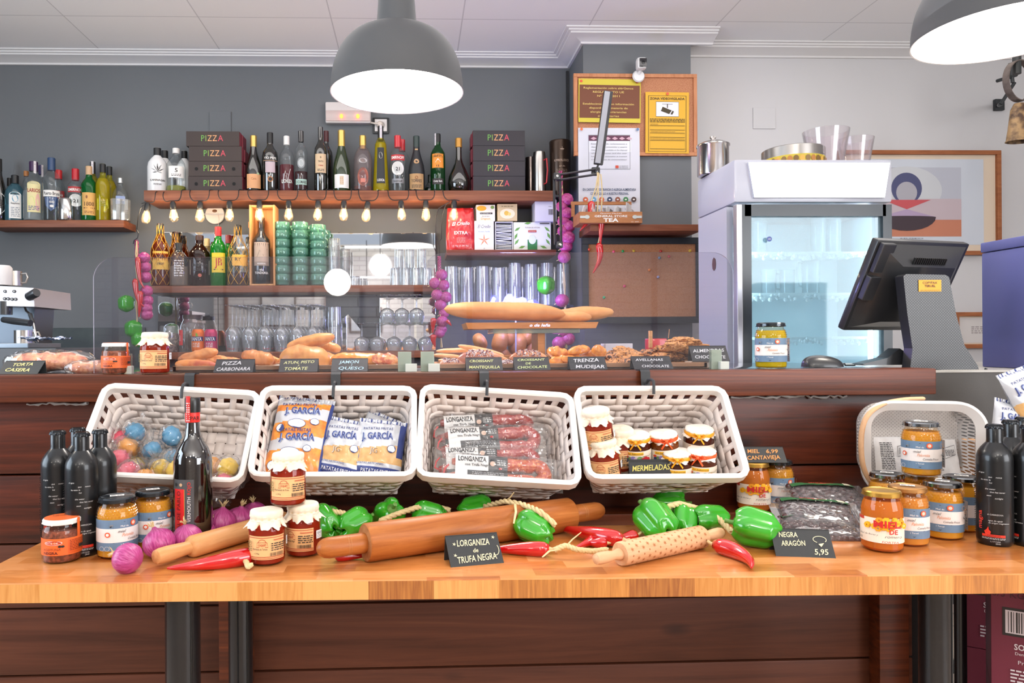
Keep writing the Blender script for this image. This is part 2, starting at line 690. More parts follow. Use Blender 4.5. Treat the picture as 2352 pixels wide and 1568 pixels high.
 #  the room
GRAYW=flat('#6a6d70', 0.85, bump=0.15, bscale=60, var=0.05, vscale=1.2)
WHTW=flat('#cac8c9', 0.85, bump=0.12, bscale=50, var=0.02, vscale=1.0)
TRIM=flat('#dedcdb', 0.6)
def brickmat(name, h1, h2, hm, bw, bh, ms, rough=0.7, bump=0.4, swap=None):
 m, t, b=newmat(name)
 n, L=t.nodes, t.links
 tc=n.new('ShaderNodeTexCoord')
 mp=n.new('ShaderNodeMapping')
 if swap:
  mp.inputs['Rotation'].default_value=swap
 L.new(tc.outputs['Object'], mp.inputs['Vector'])
 br=n.new('ShaderNodeTexBrick')
 br.inputs['Scale'].default_value=1
 br.inputs['Brick Width'].default_value=bw
 br.inputs['Row Height'].default_value=bh
 br.inputs['Mortar Size'].default_value=ms
 br.inputs['Color1'].default_value=lin(h1)
 br.inputs['Color2'].default_value=lin(h2)
 br.inputs['Mortar'].default_value=lin(hm)
 L.new(mp.outputs[0], br.inputs['Vector'])
 L.new(br.outputs['Color'], b.inputs['Base Color'])
 b.inputs['Roughness'].default_value=rough
 no=n.new('ShaderNodeTexNoise')
 no.inputs['Scale'].default_value=14
 L.new(tc.outputs['Object'], no.inputs['Vector'])
 ad=n.new('ShaderNodeMath')
 ad.operation='SUBTRACT'
 L.new(no.outputs['Fac'], ad.inputs[0])
 L.new(br.outputs['Fac'], ad.inputs[1])
 bp=n.new('ShaderNodeBump')
 bp.inputs['Strength'].default_value=bump
 bp.inputs['Distance'].default_value=0.01
 L.new(ad.outputs[0], bp.inputs['Height'])
 L.new(bp.outputs[0], b.inputs['Normal'])
 return m, br
CEILM, _br=brickmat('ceiling_tiles', '#f2f2f2', '#efefef', '#cfcfd0', 0.6265, 0.63, 0.003, 0.8, 0.05)
_br.offset=0.0
FLOORM, _br=brickmat('floor_tiles', '#c9b3a2', '#bfa997', '#8d7f75', 0.33, 0.33, 0.006, 0.35, 0.1)
_br.offset=0.0
WBRICK, _br=brickmat('white_brick', '#cfccc8', '#c4c0bb', '#b0aba6', 0.24, 0.075, 0.006, 0.7, 0.8, (PI/2, 0, 0))
GBRICK, _br=brickmat('grey_stone', '#74787b', '#6b6f72', '#4c4f52', 0.2, 0.055, 0.004, 0.8, 1.0, (PI/2, 0, 0))
b=MB()
b.quad((XL, YB, 0), (XR, YB, 0), (XR, WY+.1, 0), (XL, WY+.1, 0), FLOORM)
struct(b.build('floor', smooth=0))
b=MB()
o0=Vector((-1.637+0.6265*2, 3.54, CEIL))
b.box(0, 0, 0, 12, 12, 0.04, CEILM)
c=b.build('ceiling', smooth=0, loc=(o0.x, o0.y, CEIL))
struct(c)
PXL, PXR=at(1340, 250, PY_).x, at(1587, 250, PY_).x
b=MB()
b.box((XL+PXR)/2, WY+.05, 0, PXR-XL, .1, CEIL, GRAYW)
struct(b.build('wall_back', smooth=0))
b=MB()
b.box((PXR+XR)/2, RWY+.1, 0, XR-PXR, .2, CEIL, WHTW)
struct(b.build('wall_back_right', smooth=0))
b=MB()
for y0, y1, z0, z1 in((YB, -3.0, 0, CEIL), (-.2, WY, 0, CEIL), (-3.0, -.2, 0, .75), (-3.0, -.2, 2.5, CEIL)):
 b.box(XR+.05, (y0+y1)/2, z0, .1, y1-y0, z1-z0, WHTW)
struct(b.build('wall_right', smooth=0))
b=MB()
for y0, y1, z0, z1 in((YB, -0.1, 0, CEIL), (2.1, WY, 0, CEIL), (-0.1, 2.1, 0, .8), (-0.1, 2.1, 2.4, CEIL)):
 b.box(XL-.05, (y0+y1)/2, z0, .1, y1-y0, z1-z0, GRAYW)
struct(b.build('wall_left', smooth=0))
b=MB()
b.box((XL+XR)/2, YB-.05, 0, XR-XL, .1, CEIL, WBRICK)
struct(b.build('wall_front', smooth=0))
b=MB()
for i, x in enumerate((-2.9, -1.35, .55, 2.4)):
 b=MB()
 b.box(x, YB+.02, 0, .05, .04, CEIL, flat('#7b5140', .5))
 struct(b.build('trim_%d'%(4+i), smooth=0))
for x, z, w, h, l in((-2.1, 1.75, .55, .6, 'framed print on the white brick wall seen in the mirrors'), (-.75, 1.55, .5, .4, 'second framed print on the white brick wall seen in the mirrors')):
 t=thing('framed_print', l, 'picture', (x, YB+.03, z))
 b=MB()
 b.box(0, 0, -h/2, w, .02, h, flat('#4a3a30', .5), .003)
 b.build('frame', t, smooth=0)
 b=MB()
 b.box(0, .012, -h/2+.03, w-.06, .004, h-.06, speck('#d9d6cf', '#9aa3a8', 4, .5, .6, .2), 0)
 b.build('print', t, smooth=0)
for x, y, z, e in GLOBES:
 t=thing('globe_lamp', 'round white globe lamp hanging in the room, reflected save one added as light', 'lamp', (x, y, z), group='globe lamps of the room')
 b=MB()
 b.ball((0, 0, 0), .125, glow('#fff6ea', e), 32, 20)
 b.build('globe', t)
 b=MB()
 b.tube([(0, 0, .12), (0, 0, CEIL-z)], .006, flat('#232323', .5), 8)
 b.build('rod', t)
b=MB()
for y in(-2.97, -1.6, -.23):
 b.box(XR+.03, y, .75, .06, .06, 1.75, flat('#6b4433', .5))
for z in(.75, 2.44):
 b.box(XR+.03, -1.6, z, .06, 2.8, .06, flat('#6b4433', .5))
w1=struct(b.build('added_window', smooth=0))  # unseen window added to go with the extra daylight on this side
b=MB()
b.quad((XR+.06, -3.0, .75), (XR+.06, -.2, .75), (XR+.06, -.2, 2.5), (XR+.06, -3.0, 2.5), thin())
b.build('pane', w1, smooth=0)
b=MB()
for y in(-.07, 1.0, 2.07):
 b.box(XL-.03, y, .8, .06, .06, 1.6, flat('#6b4433', .5))
for z in(.8, 2.34):
 b.box(XL-.03, 1.0, z, .06, 2.2, .06, flat('#6b4433', .5))
w2=struct(b.build('window_2', smooth=0))
b=MB()
b.quad((XL-.06, -.1, .8), (XL-.06, 2.1, .8), (XL-.06, 2.1, 2.4), (XL-.06, -.1, 2.4), thin())
b.build('pane', w2, smooth=0)
b=MB()
PXLB=PXL-.0
b.box((PXL+PXR)/2, (PY_+WY)/2, 0, PXR-PXL, WY-PY_, CEIL, GRAYW)
struct(b.build('wall_pillar', smooth=0))
b=MB()
xs=at(1303, 300, WY).x
b.box(xs, WY-.006, 1.2, .012, .012, 1.46, flat('#2c2d2f', .7))
struct(b.build('trim_1', smooth=0))
def cornice(path, name, dn=.052, out=.105, dz=0.0):
 prof=[(0, -dn), (.012, -dn), (.016, -dn+.008), (.05, -.030), (.078, -.024), (.078, -.017), (.09, -.015), (.09, -.008), (out, -.006), (out, 0)]
 pts=[Vector((x, y))for x, y in path]
 n=len(pts)
 rows=[]
 for i, p in enumerate(pts):
  d0=(p-pts[i-1]).normalized()if i else None
  d1=(pts[i+1]-p).normalized()if i<n-1 else None
  n0=Vector((d0.y, -d0.x))if d0 else None
  n1=Vector((d1.y, -d1.x))if d1 else None
  if n0 is None:
   m=n1
  elif n1 is None:
   m=n0
  else:
   m=(n0+n1)
   m=m/max(m.dot(n0), .3)
  rows.append([(p.x+m.x*o, p.y+m.y*o, CEIL+z+dz)for o, z in prof])
 b=MB()
 k=len(prof)
 vs=[q for r in rows for q in r]
 fs=[(i*k+j, (i+1)*k+j, (i+1)*k+j+1, i*k+j+1)for i in range(n-1)for j in range(k-1)]
 b.add(vs, fs, TRIM)
 b.add(rows[0], [tuple(range(k))], TRIM)
 b.add(rows[-1], [tuple(range(k))[::-1]], TRIM)
 return struct(b.build(name, smooth=30))
cornice([(XL, WY), (PXL, WY), (PXL, PY_), (PXR+.11, PY_)], 'trim_2')
cornice([(PXR+.01, RWY), (XR, RWY)], 'trim_3')
b=MB()
p0, p1=at(482, 312, WY), at(531, 257, WY)
b.box((p0.x+p1.x)/2, WY-.004, p0.z-.15, p1.x-p0.x, .008, p1.z-p0.z+.15, GRAYW, .002)
tag(b.build('cover_plate', smooth=0), 'grey painted cover plate on the wall above the pizza boxes', 'cover plate')
b=MB()
p0, p1=at(1729, 296, RWY), at(1780, 248, RWY)
b.box((p0.x+p1.x)/2, RWY-.003, p0.z, p1.x-p0.x, .006, p1.z-p0.z, WHTW, .002)
tag(b.build('cover_plate', smooth=0), 'white square cover plate on the white wall above the fridge', 'cover plate')
b=MB()
p0, p1=at(120, 830, WY), at(335, 752, WY)
b.box((p0.x+p1.x)/2, WY-.006, .9, p1.x-p0.x, .012, p1.z-.9, speck('#232a2c', '#39423f', 9, .55, .5, .15, bump=.05), .002)
tag(b.build('wall_board', smooth=0), 'dark scuffed board on the wall beside the coffee machine', 'board')
#  shelves
WAL=wood('#8c563c', '#6f3d28', '#9f6648', (2.2, 40, 60), .45, .25, seed=1)
SHZ=at(800, 437, 3.80).z
def shelf(name, px0, px1, py0, py1, Yf, Yb, label, mat=WAL, xof=0):
 a, c=at(px0, py0, Yf), at(px1, py0, Yf)
 zt=at((px0+px1)/2, py0, Yf).z
 zb=at((px0+px1)/2, py1, Yf).z
 b=MB()
 b.box((a.x+c.x)/2, (Yf+Yb)/2, zb, c.x-a.x, Yb-Yf, zt-zb, mat, .003)
 tag(b.build(name, smooth=30), label, 'shelf')
 return zt
Z_TOP=shelf('wall_shelf', 330, 1272, 437, 461, 3.80, WY, 'long walnut wall shelf carrying the spirits and pizza boxes')
Z_LEFT=shelf('wall_shelf', -30, 284, 505, 522, 3.86, WY, 'short walnut wall shelf with gin and liqueur bottles')
Z_MID=shelf('wall_shelf', 337, 1000, 655, 671, 3.80, WY, 'walnut shelf over the wine glasses holding tumblers and brandy')
Z_COF=shelf('wall_shelf', 1026, 1278, 573, 586, 3.80, WY, 'dark walnut shelf under the red coffee bag', wood('#7d4231', '#5d2e22', '#8d4f3a', (2.2, 40, 60), .45, .25, seed=4))
Z_TEA=shelf('wall_shelf', 1356, 1614, 515, 530, 3.46, PY_, 'short walnut shelf on the pillar under the tea box')
Z_LOW=shelf('back_counter_top', 345, 1310, 806, 822, 3.72, WY, 'brown back counter top carrying the upturned wine glasses')
Z_HI=shelf('glass_shelf', 1030, 1318, 700, 706, 3.80, WY, 'thin glass shelf of tall glasses behind the baguette', thin('#c9d2ee', haze=.15, hz='#8890c0'))
b=MB()
a, c=at(345, 825, 3.76), at(1310, 825, 3.76)
b.box((a.x+c.x)/2, 3.92, 0, c.x-a.x, .2, Z_LOW-.04, flat('#4a4b4e', .6))
tag(b.build('back_cabinet', smooth=0), 'dark grey back cabinet under the brown counter top', 'cabinet')
MIRR=flat('#eceef0', 0.02, 1.0)
def panel(px0, py0, px1, py1, Y, th, mat, name, label, cat, bev=.001):
 p, q=at(px0, py1, Y), at(px1, py0, Y)
 b=MB()
 b.box((p.x+q.x)/2, Y+th/2, p.z, q.x-p.x, th, q.z-p.z, mat, bev)
 return tag(b.build(name, smooth=0), label, cat)
panel(742, 533, 1000, 806, WY-.014, .012, GBRICK, 'stone_cladding', 'grey stone cladding behind the shelves and globe lamp', 'wall cladding')
panel(376, 533, 492, 655, WY-.03, .008, MIRR, 'mirror_tile', 'mirror tile behind the brandy bottles', 'mirror')
panel(494, 538, 745, 655, WY-.03, .008, MIRR, 'mirror_tile', 'mirror tile behind the green tumbler stacks', 'mirror')
panel(747, 535, 1000, 656, WY-.03, .008, MIRR, 'mirror_tile', 'mirror tile behind the clear shot glasses', 'mirror')
panel(363, 680, 500, 806, WY-.03, .008, MIRR, 'mirror_tile', 'mirror tile behind the soft drink cans', 'mirror')
panel(502, 680, 748, 794, WY-.03, .008, MIRR, 'mirror_tile', 'mirror tile behind the dense cluster of wine glasses', 'mirror')
panel(873, 683, 1000, 806, WY-.03, .008, MIRR, 'mirror_tile', 'mirror tile behind the round stemmed glasses', 'mirror')
b=MB()
q=[at(x, y, WY-.025)for x, y in((760, 752), (800, 722), (828, 756), (828, 806), (775, 806))]
b.prism([(p.x, p.z)for p in q], WY-.03, WY-.022, MIRR)
tag(b.build('mirror_tile', smooth=0), 'tilted corner of a mirror tile against the grey stone', 'mirror')
#  bar counter
CZ=1.105
REDW=wood('#5c2612', '#311307', '#773c1c', (1.6, 30, 42), .45, .35, knots=True, coat=.1, seed=2)
LEDG=wood('#682f14', '#381708', '#8f4d22', (1.3, 28, 70), .42, .4, coat=.12, seed=5)
DKW=wood('#643826', '#482618', '#77482f', (1.2, 22, 26), .5, .2, knots=True, seed=8)
GRAN=flat('#33383e', 0.12, coat=.4)
CF=1.79
xe=at(2151, 860, CF).x
t=thing('bar_counter', 'long dark red wooden bar counter behind the display table', 'counter', (0.4, CF, 0))
xp=at(2090, 950, CF+.05).x
b=MB()
b.box((XL+xe)/2-.4, .045, CZ-.064, xe-XL, .09, .064, LEDG, .004)
b.build('ledge', t, smooth=30)
b=MB()
b.box((XL+xp)/2-.4, .36, CZ-.03, xp-XL, .54, .0285, GRAN, .002)
b.build('worktop', t, smooth=30)
b=MB()
xp=at(2090, 950, CF+.05).x
zs=[1.041, .862, .693, .535, .372, .2, .03]
rnd=random.Random(4)
for i in range(6):
 z0, z1=zs[i+1]+.002, zs[i]
 mt=REDW if i<2 else DKW
 b.box((XL+xp)/2-.4, .062+rnd.uniform(-.002, .002), z0, xp-XL, .03, z1-z0-.002, mt, .004)
b.build('plank_front', t, smooth=30)
b=MB()
b.box((XL+xp)/2-.4, .34, .0, xp-XL-.02, .5, CZ-.07, flat('#2a1a16', .7))
b.build('carcass', t, smooth=0)
b=MB()
for px in(540, 2050):
 a=at(px, 1450, CF+.01)
 b=MB()
 b.box(a.x-.4, .025, .0, .075, .045, .70, LEDG, .003)
 b.build('post', t, smooth=30)
b=MB()
z=.766
x0, x1=at(250, 1190, CF).x, at(1995, 1190, CF).x
b.box((x0+x1)/2-.4, .0, z-.03, x1-x0, .085, .03, LEDG, .003)
b.build('foot_ledge', t, smooth=30)
b=MB()
rnd=random.Random(9)
for px0, px1 in((60, 210), (1678, 1950)):
 x=at(px0, 908, CF+.04).x
 xe2=at(px1, 908, CF+.04).x
 pts=[]
 while x<xe2:
  pts.append((x-.4, .042+rnd.uniform(-.002, .002), CZ-.068+rnd.uniform(-.005, .002)))
  x+=rnd.uniform(.006, .014)
 b=MB()
 b.tube(pts, [rnd.uniform(.0015, .005)for _ in pts], flat('#a9a6a4', .4), 6)
 b.build('sealant_bead', t)
sx0=xp+.004
t=thing('side_counter', 'dark grey side counter under the cash register screen', 'counter', (sx0, 1.887, 0))
b=MB()
b.box((XR-sx0)/2-.01, .35, .66, XR-sx0-.03, .7, .43, flat('#4b4947', .6, bump=.1))
b.build('cabinet_body', t, smooth=0)
b=MB()
b.box((XR-sx0)/2-.01, .352, 1.09, XR-sx0-.03, .71, .006, flat('#a7a49e', .3), .001)
b.build('worktop', t, smooth=0)
b=MB()
b.box(.012, -.004, .5, .022, .01, .58, flat('#25323c', .5))
b.build('edge_strip', t, smooth=0)
for x, y in((.04, .04), (.04, .66), (1.6, .04), (1.6, .66)):
 b=MB()
 b.box(x, y, 0, .05, .05, .66, BLK)
 b.build('leg', t, smooth=0)
 #  table
TZ=0.76
TOPW=blockwood('block_top', .5, .13, .042, (0, 0, 0), ('#a65c28', '#c57c3e', '#d6925a'), (9, 45, 40), .28)
FRONTW=blockwood('block_edge', .5, .115, .4, (PI/2, 0, 0), ('#8c4e1e', '#bf7c38', '#d89c58'), (130, 4, 7), .4)
LEGM=flat('#1d1e20', .25, .4, coat=.3)
TL=onz(0, 1290, TZ).x+.0
p0, p1=onz(0, 1340, TZ), onz(2352, 1317.5, TZ)
trot=math.atan2(p1.y-p0.y, p1.x-p0.x)
TY=p0.y
t=thing('display_table', 'butcher block table with black round legs in front of the bar', 'table', (0, 0, 0))
b=MB()
a=onz(98, 1242, TZ)
tb=MB()
c0=Vector((TL, p0.y+(TL-p0.x)*math.tan(trot)))
LEN=2.6
dx, dy=math.cos(trot), math.sin(trot)
nx, ny=-dy, dx
W=.375
OUT=[c0, c0+Vector((dx, dy))*LEN, c0+Vector((dx, dy))*LEN+Vector((nx, ny))*W, c0+Vector((nx, ny))*W]
th=.0345
e=.002
up_=[(p.x, p.y)for p in OUT]
cen=Vector((sum(p[0]for p in up_)/4, sum(p[1]for p in up_)/4))
ins=[]
for p in up_:
 ins.append((p[0]+(e if p[0]<cen.x else-e), p[1]+(e if p[1]<cen.y else-e)))
tb.add([(x, y, TZ)for x, y in ins], [(0, 1, 2, 3)], TOPW)
tb.add([(x, y, TZ)for x, y in ins]+[(x, y, TZ-e)for x, y in up_]+[(x, y, TZ-th)for x, y in up_], [(i, i+4, (i+1)%4+4, (i+1)%4)for i in range(4)], TOPW)
tb.add([(x, y, TZ-e)for x, y in up_]+[(x, y, TZ-th)for x, y in up_], [(i, i+4, (i+1)%4+4, (i+1)%4)for i in range(4)]+[(4, 7, 6, 5)], FRONTW)
tt=tb.build('tabletop', t, smooth=0)
fixn(tt)
for px, Y, r in((420, 1.37, .031), (553, 1.62, .026), (2147, 1.46, .0285), (2205, 1.72, .012)):
 b=MB()
 q=at(px, 1480, Y)
 b.lathe([(r, 0.012), (r, TZ-th)], LEGM, 32)
 b.lathe([(r+.03, 0), (r+.03, .006), (r+.004, .012), (r, .012)], LEGM, 32)
 b.box(r*.72, -r*.72, .02, .0025, .0025, TZ-th-.02, flat('#0b0b0c', .5))
 b.build('leg', t, smooth=40, loc=(q.x, Y, 0))
 #  woven baskets
WICK=flat('#e9dcd4', .5, var=.05, vscale=40)
WICKR=flat('#ece6e0', .45, var=.04, vscale=30)
BW, BL, BD, BT=.363, .24, .142, .80
def rrect(w, l, r, n=6):
 pts=[]
 for cx, cy, a0 in((w/2-r, l/2-r, 0), (-w/2+r, l/2-r, 90), (-w/2+r, -l/2+r, 180), (w/2-r, -l/2+r, 270)):
  for i in range(n+1):
   a=R(a0+90*i/n)
   pts.append(Vector((cx+r*math.cos(a), cy+r*math.sin(a), 0)))
 return pts
def resample(pts, n, closed=True):
 P=pts+[pts[0]]if closed else pts
 L=[0]
 for a, c in zip(P, P[1:]):
  L.append(L[-1]+(c-a).length)
 out, j=[], 0
 m=n if closed else n-1
 for i in range(n):
  d=L[-1]*i/m
  while j<len(L)-2 and L[j+1]<d:
   j+=1
  k=(d-L[j])/max(L[j+1]-L[j], 1e-9)
  out.append(P[j].lerp(P[j+1], min(k, 1)))
 return out
def make_basket(label):
 t=thing('woven_basket', label, 'basket', group='woven baskets hooked on the bar')
 b=MB()
 ring=resample(rrect(BW, BL, .028), 72)
 sec=[(0, 0), (0, -.024), (-.004, -.026), (-.011, -.024), (-.013, -.003), (-.010, .001), (-.004, .002)]
 k=len(sec)
 vs, fs=[], []
 for i, p in enumerate(ring):
  tn=(ring[(i+1)%72]-ring[i-1]).normalized()
  nrm=Vector((tn.y, -tn.x, 0))
  for o, z in sec:
   vs.append(p+nrm*o+Vector((0, 0, z)))
 for i in range(72):
  for j in range(k):
   fs.append((i*k+j, ((i+1)%72)*k+j, ((i+1)%72)*k+(j+1)%k, i*k+(j+1)%k))
 b.add(vs, fs, WICKR)
 fixn(b.build('rim', t))
 b=MB()
 N=36
 base=resample(rrect(BW-.016, BL-.016, .03), N*4)
 def wl(q, d, off):
  p=base[q%(N*4)]
  tn=(base[(q+1)%(N*4)]-base[q-1]).normalized()
  nn=Vector((tn.y, -tn.x, 0))
  s=1-(1-BT)*d
  return Vector((p.x*s, p.y*(1-(1-BT)*d*1.1), -.02-d*(BD-.02)))+nn*off
 bands=[(.17, .338), (.338, .506), (.506, .674), (.674, .842), (.842, .99)]
 for bi, (d0, d1)in enumerate(bands):
  M_=N*4
  vs=[]
  for q in range(M_):
   off=.0009*math.sin(PI*(q/4)+PI*bi)
   vs+=[wl(q, d0, off), wl(q, (d0+d1)/2, off+.0003), wl(q, d1, off)]
  b.add(vs, [(3*q+j, 3*((q+1)%M_)+j, 3*((q+1)%M_)+j+1, 3*q+j+1)for q in range(M_)for j in(0, 1)], WICK)
 for i in range(N):
  c=i*4+2
  vs, fs=[], []
  nd=14
  for j in range(nd+1):
   d=j/nd
   off=-.0010*math.sin(PI*(c/4)+PI*min(4, max(0, int((d-.17)/.168))))if d>.15 else 0
   for q in(c-1, c, c+1):
    vs.append(wl(q, d, off))
  for j in range(nd):
   for kk in(0, 1):
    fs.append((3*j+kk, 3*j+kk+1, 3*j+3+kk+1, 3*j+3+kk))
  b.add(vs, fs, WICK)
 w, l=BW*BT-.016, BL*(1-(1-BT)*1.1)-.014
 nx_, ny_=11, 6
 for i in range(nx_):
  x=-w/2+w*(i+.5)/nx_
  vs=[]
  for j in range(ny_*4+1):
   y=-l/2+l*j/(ny_*4)
   z=-BD+.001+.0009*math.sin(PI*j/4+PI*i)
   vs+=[(x-w/nx_*.44, y, z), (x+w/nx_*.44, y, z)]
  b.add(vs, [(2*j, 2*j+1, 2*j+3, 2*j+2)for j in range(ny_*4)], WICK)
 for j in range(ny_):
  y=-l/2+l*(j+.5)/ny_
  vs=[]
  for i in range(nx_*4+1):
   x=-w/2+w*i/(nx_*4)
   z=-BD+.001-.0009*math.sin(PI*i/4+PI*j)
   vs+=[(x, y-l/ny_*.45, z), (x, y+l/ny_*.45, z)]
  b.add(vs, [(2*i, 2*i+2, 2*i+3, 2*i+1)for i in range(nx_*4)], WICK)
 o=b.build('woven_body', t)
 md=o.modifiers.new('thick', 'SOLIDIFY')
 md.thickness=.0011
 return t
BASK=[]
def basket_at(pb, pf, roll, label, src=None):
 """pb: pixel of the back rim's middle; pf: of the front rim's middle"""
 A, B_=at(pb[0], pb[1], 1.735), at(pf[0], pf[1], 1.585)
 d=A-B_
 tilt=math.atan2(d.z, d.y)
 c=(A+B_)/2
 t=make_basket(label)if src is None else dup(src, (0, 0, 0), label=label)
 Mx=Matrix.Translation(c)@Matrix.Rotation(roll, 4, 'Y')@Matrix.Rotation(tilt, 4, 'X')
 t.matrix_world=Mx
 t.location, t.rotation_euler=Mx.to_translation(), Mx.to_euler()
 BASK.append(Mx)
 return t
bk=basket_at((419, 888), (360, 1098), .062, 'white woven basket of wrapped sweets behind the vermouth bottle')
basket_at((781, 887), (760, 1091), .01, 'white woven basket filled with bags of crisps', bk)
basket_at((1141, 888), (1148, 1108), .07, 'white woven basket filled with packs of dry sausage', bk)
basket_at((1492, 880), (1540, 1105), .006, 'white woven basket holding jam jars and a chalk card', bk)
def put(o, Mb, loc, rot=(0, 0, 0), sc_=None):
 """place a thing in a basket's own frame"""
 from mathutils import Euler
 Mx=Mb@Matrix.Translation(loc)@Euler(rot, 'XYZ').to_matrix().to_4x4()
 o.location, o.rotation_euler=Mx.to_translation(), Mx.to_euler()
 if sc_:
  o.scale=(sc_, )*3
 return o
def make_hook(label):
 t=thing('basket_hook', label, 'hook', group='black strap hooks on the counter edge')
 m=flat('#2e3033', .55)
 b=MB()
 pts=[(.03, .002), (-.004, .0035), (-.012, -.002), (-.0135, -.02), (-.0135, -.045), (-.0135, -.062)]
 pts=[Vector((0, y, z))for y, z in pts]
 vs=[]
 for i, p in enumerate(pts):
  w=.0115 if i<4 else(.0095 if i==4 else .0075)
  for s_, q in((-1, 0), (1, 0), (1, 1), (-1, 1)):
   tn=(pts[min(i+1, 5)]-pts[max(i-1, 0)]).normalized()
   nn=Vector((0, -tn.z, tn.y))*(.0022 if q else 0)
   vs.append(p+Vector((s_*w, 0, 0))+nn)
 fs=[(i*4+j, (i+1)*4+j, (i+1)*4+(j+1)%4, i*4+(j+1)%4)for i in range(5)for j in range(4)]+[(0, 1, 2, 3), (20, 23, 22, 21)]
 b.add(vs, fs, m)
 b.tube([(0, -.015, -.050), (0, -.019, -.030), (0.001, -.030, -.021), (.002, -.052, -.019), (.002, -.066, -.022), (.001, -.0715, -.032), (0, -.073, -.052)], .0036, m, 8)
 fixn(b.build('strap', t))
 b=MB()
 b.lathe([(.0042, 0), (.0042, .0012), (.0025, .0018), (0, .0018)], flat('#4a4d50', .35, 1), 14, Matrix.Translation((0, -.0137, -.044))@Matrix.Rotation(PI/2, 4, 'X'))
 b.build('rivet', t)
 return t
hk=None
for px, l in((438, 'over the basket of wrapped sweets'), (772, 'over the basket of crisp bags'), (1111, 'over the basket of sausages'), (1479, 'over the basket of jam jars')):
 q=at(px, 850, CF)
 lab='black strap hook on the counter edge '+l
 if hk is None:
  hk=make_hook(lab)
  hk.location=(q.x, CF, CZ)
 else:
  dup(hk, (q.x, CF, CZ), label=lab)
  #  jars
BLUEL, CREAM, LBLK, ORNG=flat('#66809a', .5), flat('#e9e1dc', .5), flat('#23282f', .5), flat('#e2572b', .5)
INK, WINK, REDI=flat('#2a2624', .6), flat('#f4f2ef', .6), flat('#c3201c', .5)
GOLD=flat('#c9a04e', .3, .9)
LIDB=flat('#2c3238', .18, .6, coat=.5)
LIDS=flat('#8e9296', .16, 1.0)
JGLASS=thin('#fff6e8', .03, 1.45)
HP=[(.0, .0), (.031, .0), (.036, .003), (.0375, .009), (.0375, .078), (.0365, .088), (.0335, .098), (.0305, .103), (.0305, .112)]
def lidmesh(r, z, h, mat, parent, sticker=None, dome=0.0):
 b=MB()
 b.lathe([(r-.001, z), (r, z+.001), (r, z+h-.003), (r-.002, z+h-.0006), (r-.005, z+h), (r-.0065, z+h-.001), (0, z+h-.001+dome)], mat, 40)
 for i in range(6):
  a=i*PI/3
  b.box((r-.001)*math.cos(a), (r-.001)*math.sin(a), z, .004, .003, .0025, mat, rot=Matrix.Rotation(a, 3, 'Z'))
 o=b.build('lid', parent)
 if sticker:
  p=Print()
  p.rect(-.013, -.007, .013, .009, flat('#f1efec', .6))
  p.scribble(-.011, -.005, .011, .005, 2, INK, 5)
  p.build('lid_sticker', parent, plane((0, 0, z+h), (1, 0, 0), (0, 1, 0), (0, 0, 1)))
 return o
def make_honey(label, lid=LIDB, face=0.0, fill='#f4bc44', price=False, back=False, dimples=True):
 t=thing('honey_jar', label, 'honey jar', group='honey jars with blue and cream labels')
 b=MB()
 b.lathe(HP, JGLASS, 40)
 if dimples:
  rr=profr(HP)
  for j in range(4):
   z=.082+j*.0052
   for i in range(34):
    a=2*PI*(i+.5*(j%2))/34
    r=rr(z)
    b.ball((r*math.cos(a), r*math.sin(a), z), (.0017, .0017, .0017), JGLASS, 6, 4)
 b.build('glass', t)
 b=MB()
 b.lathe([(0, .003), (.030, .003), (.0355, .006), (.0362, .010), (.0362, .078), (.035, .088), (.032, .0975), (0, .0975)], syrup(fill, .12), 36)
 b.build('honey', t)
 lidmesh(.0345, .1075, .0105, lid, t, True)
 p=Print()
 W=.105
 a0, a1=-.098, .098
 p.rect(a0, .018, a1, .078, BLUEL, 40)
 p.rect(a0, .034, a1, .061, CREAM, 40)
 if not back:
  p.poly([(-.021, .061), (0, .074), (.021, .061)], LBLK)
  p.poly([(-.021, .034), (.021, .034), (0, .021)], LBLK)
  p.text('Miel de', 0, .0635, .0035, WINK)
  p.text('1 Teruel', 0, .0285, .0030, WINK)
  p.ell(.017, .069, .0058, .0058, ORNG)
  p.ell(.017, .069, .0036, .0036, flat('#f3c9b4', .5), 8)
  p.text('miel', -.005, .053, .0055, INK, shear=.35)
  p.text('Palomita', .006, .0455, .0062, flat('#dd8a5a', .5), shear=.35, w=.022)
  p.text('Comelia Pricot', .020, .038, .0045, INK, shear=.35, w=.030)
  p.ell(-.030, .050, .005, .005, ORNG)
  p.ell(-.030, .050, .003, .003, CREAM, 8)
  for u in(-.024, .043):
   for k in(0, 1):
    p.ell(u+k*.003, .068-(u>0)*.018, .0024, .0012, flat('#7d8288', .5), 8, rot=.7+k)
   p.ell(u, .0655-(u>0)*.018, .0018, .0012, INK, 8)
  for cu, cv in((.042, .069), (.051, .069), (.0465, .0612)):
   p.line([(cu+.0048*math.cos(R(60*i)), cv+.0048*math.sin(R(60*i)))for i in range(6)], .0006, flat('#d99a62', .5), True)
  for cu, cv in((-.030, .024), (-.039, .024)):
   p.line([(cu+.0045*math.cos(R(60*i)), cv+.0045*math.sin(R(60*i)))for i in range(6)], .0005, CREAM, True)
 p.rect(.066, .018, .098, .078, CREAM, 8)
 p.scribble(.069, .022, .096, .074, 9, flat('#8a9098', .6), 3)
 p.build('label', t, cyl(.0375, 0, face))
 return t
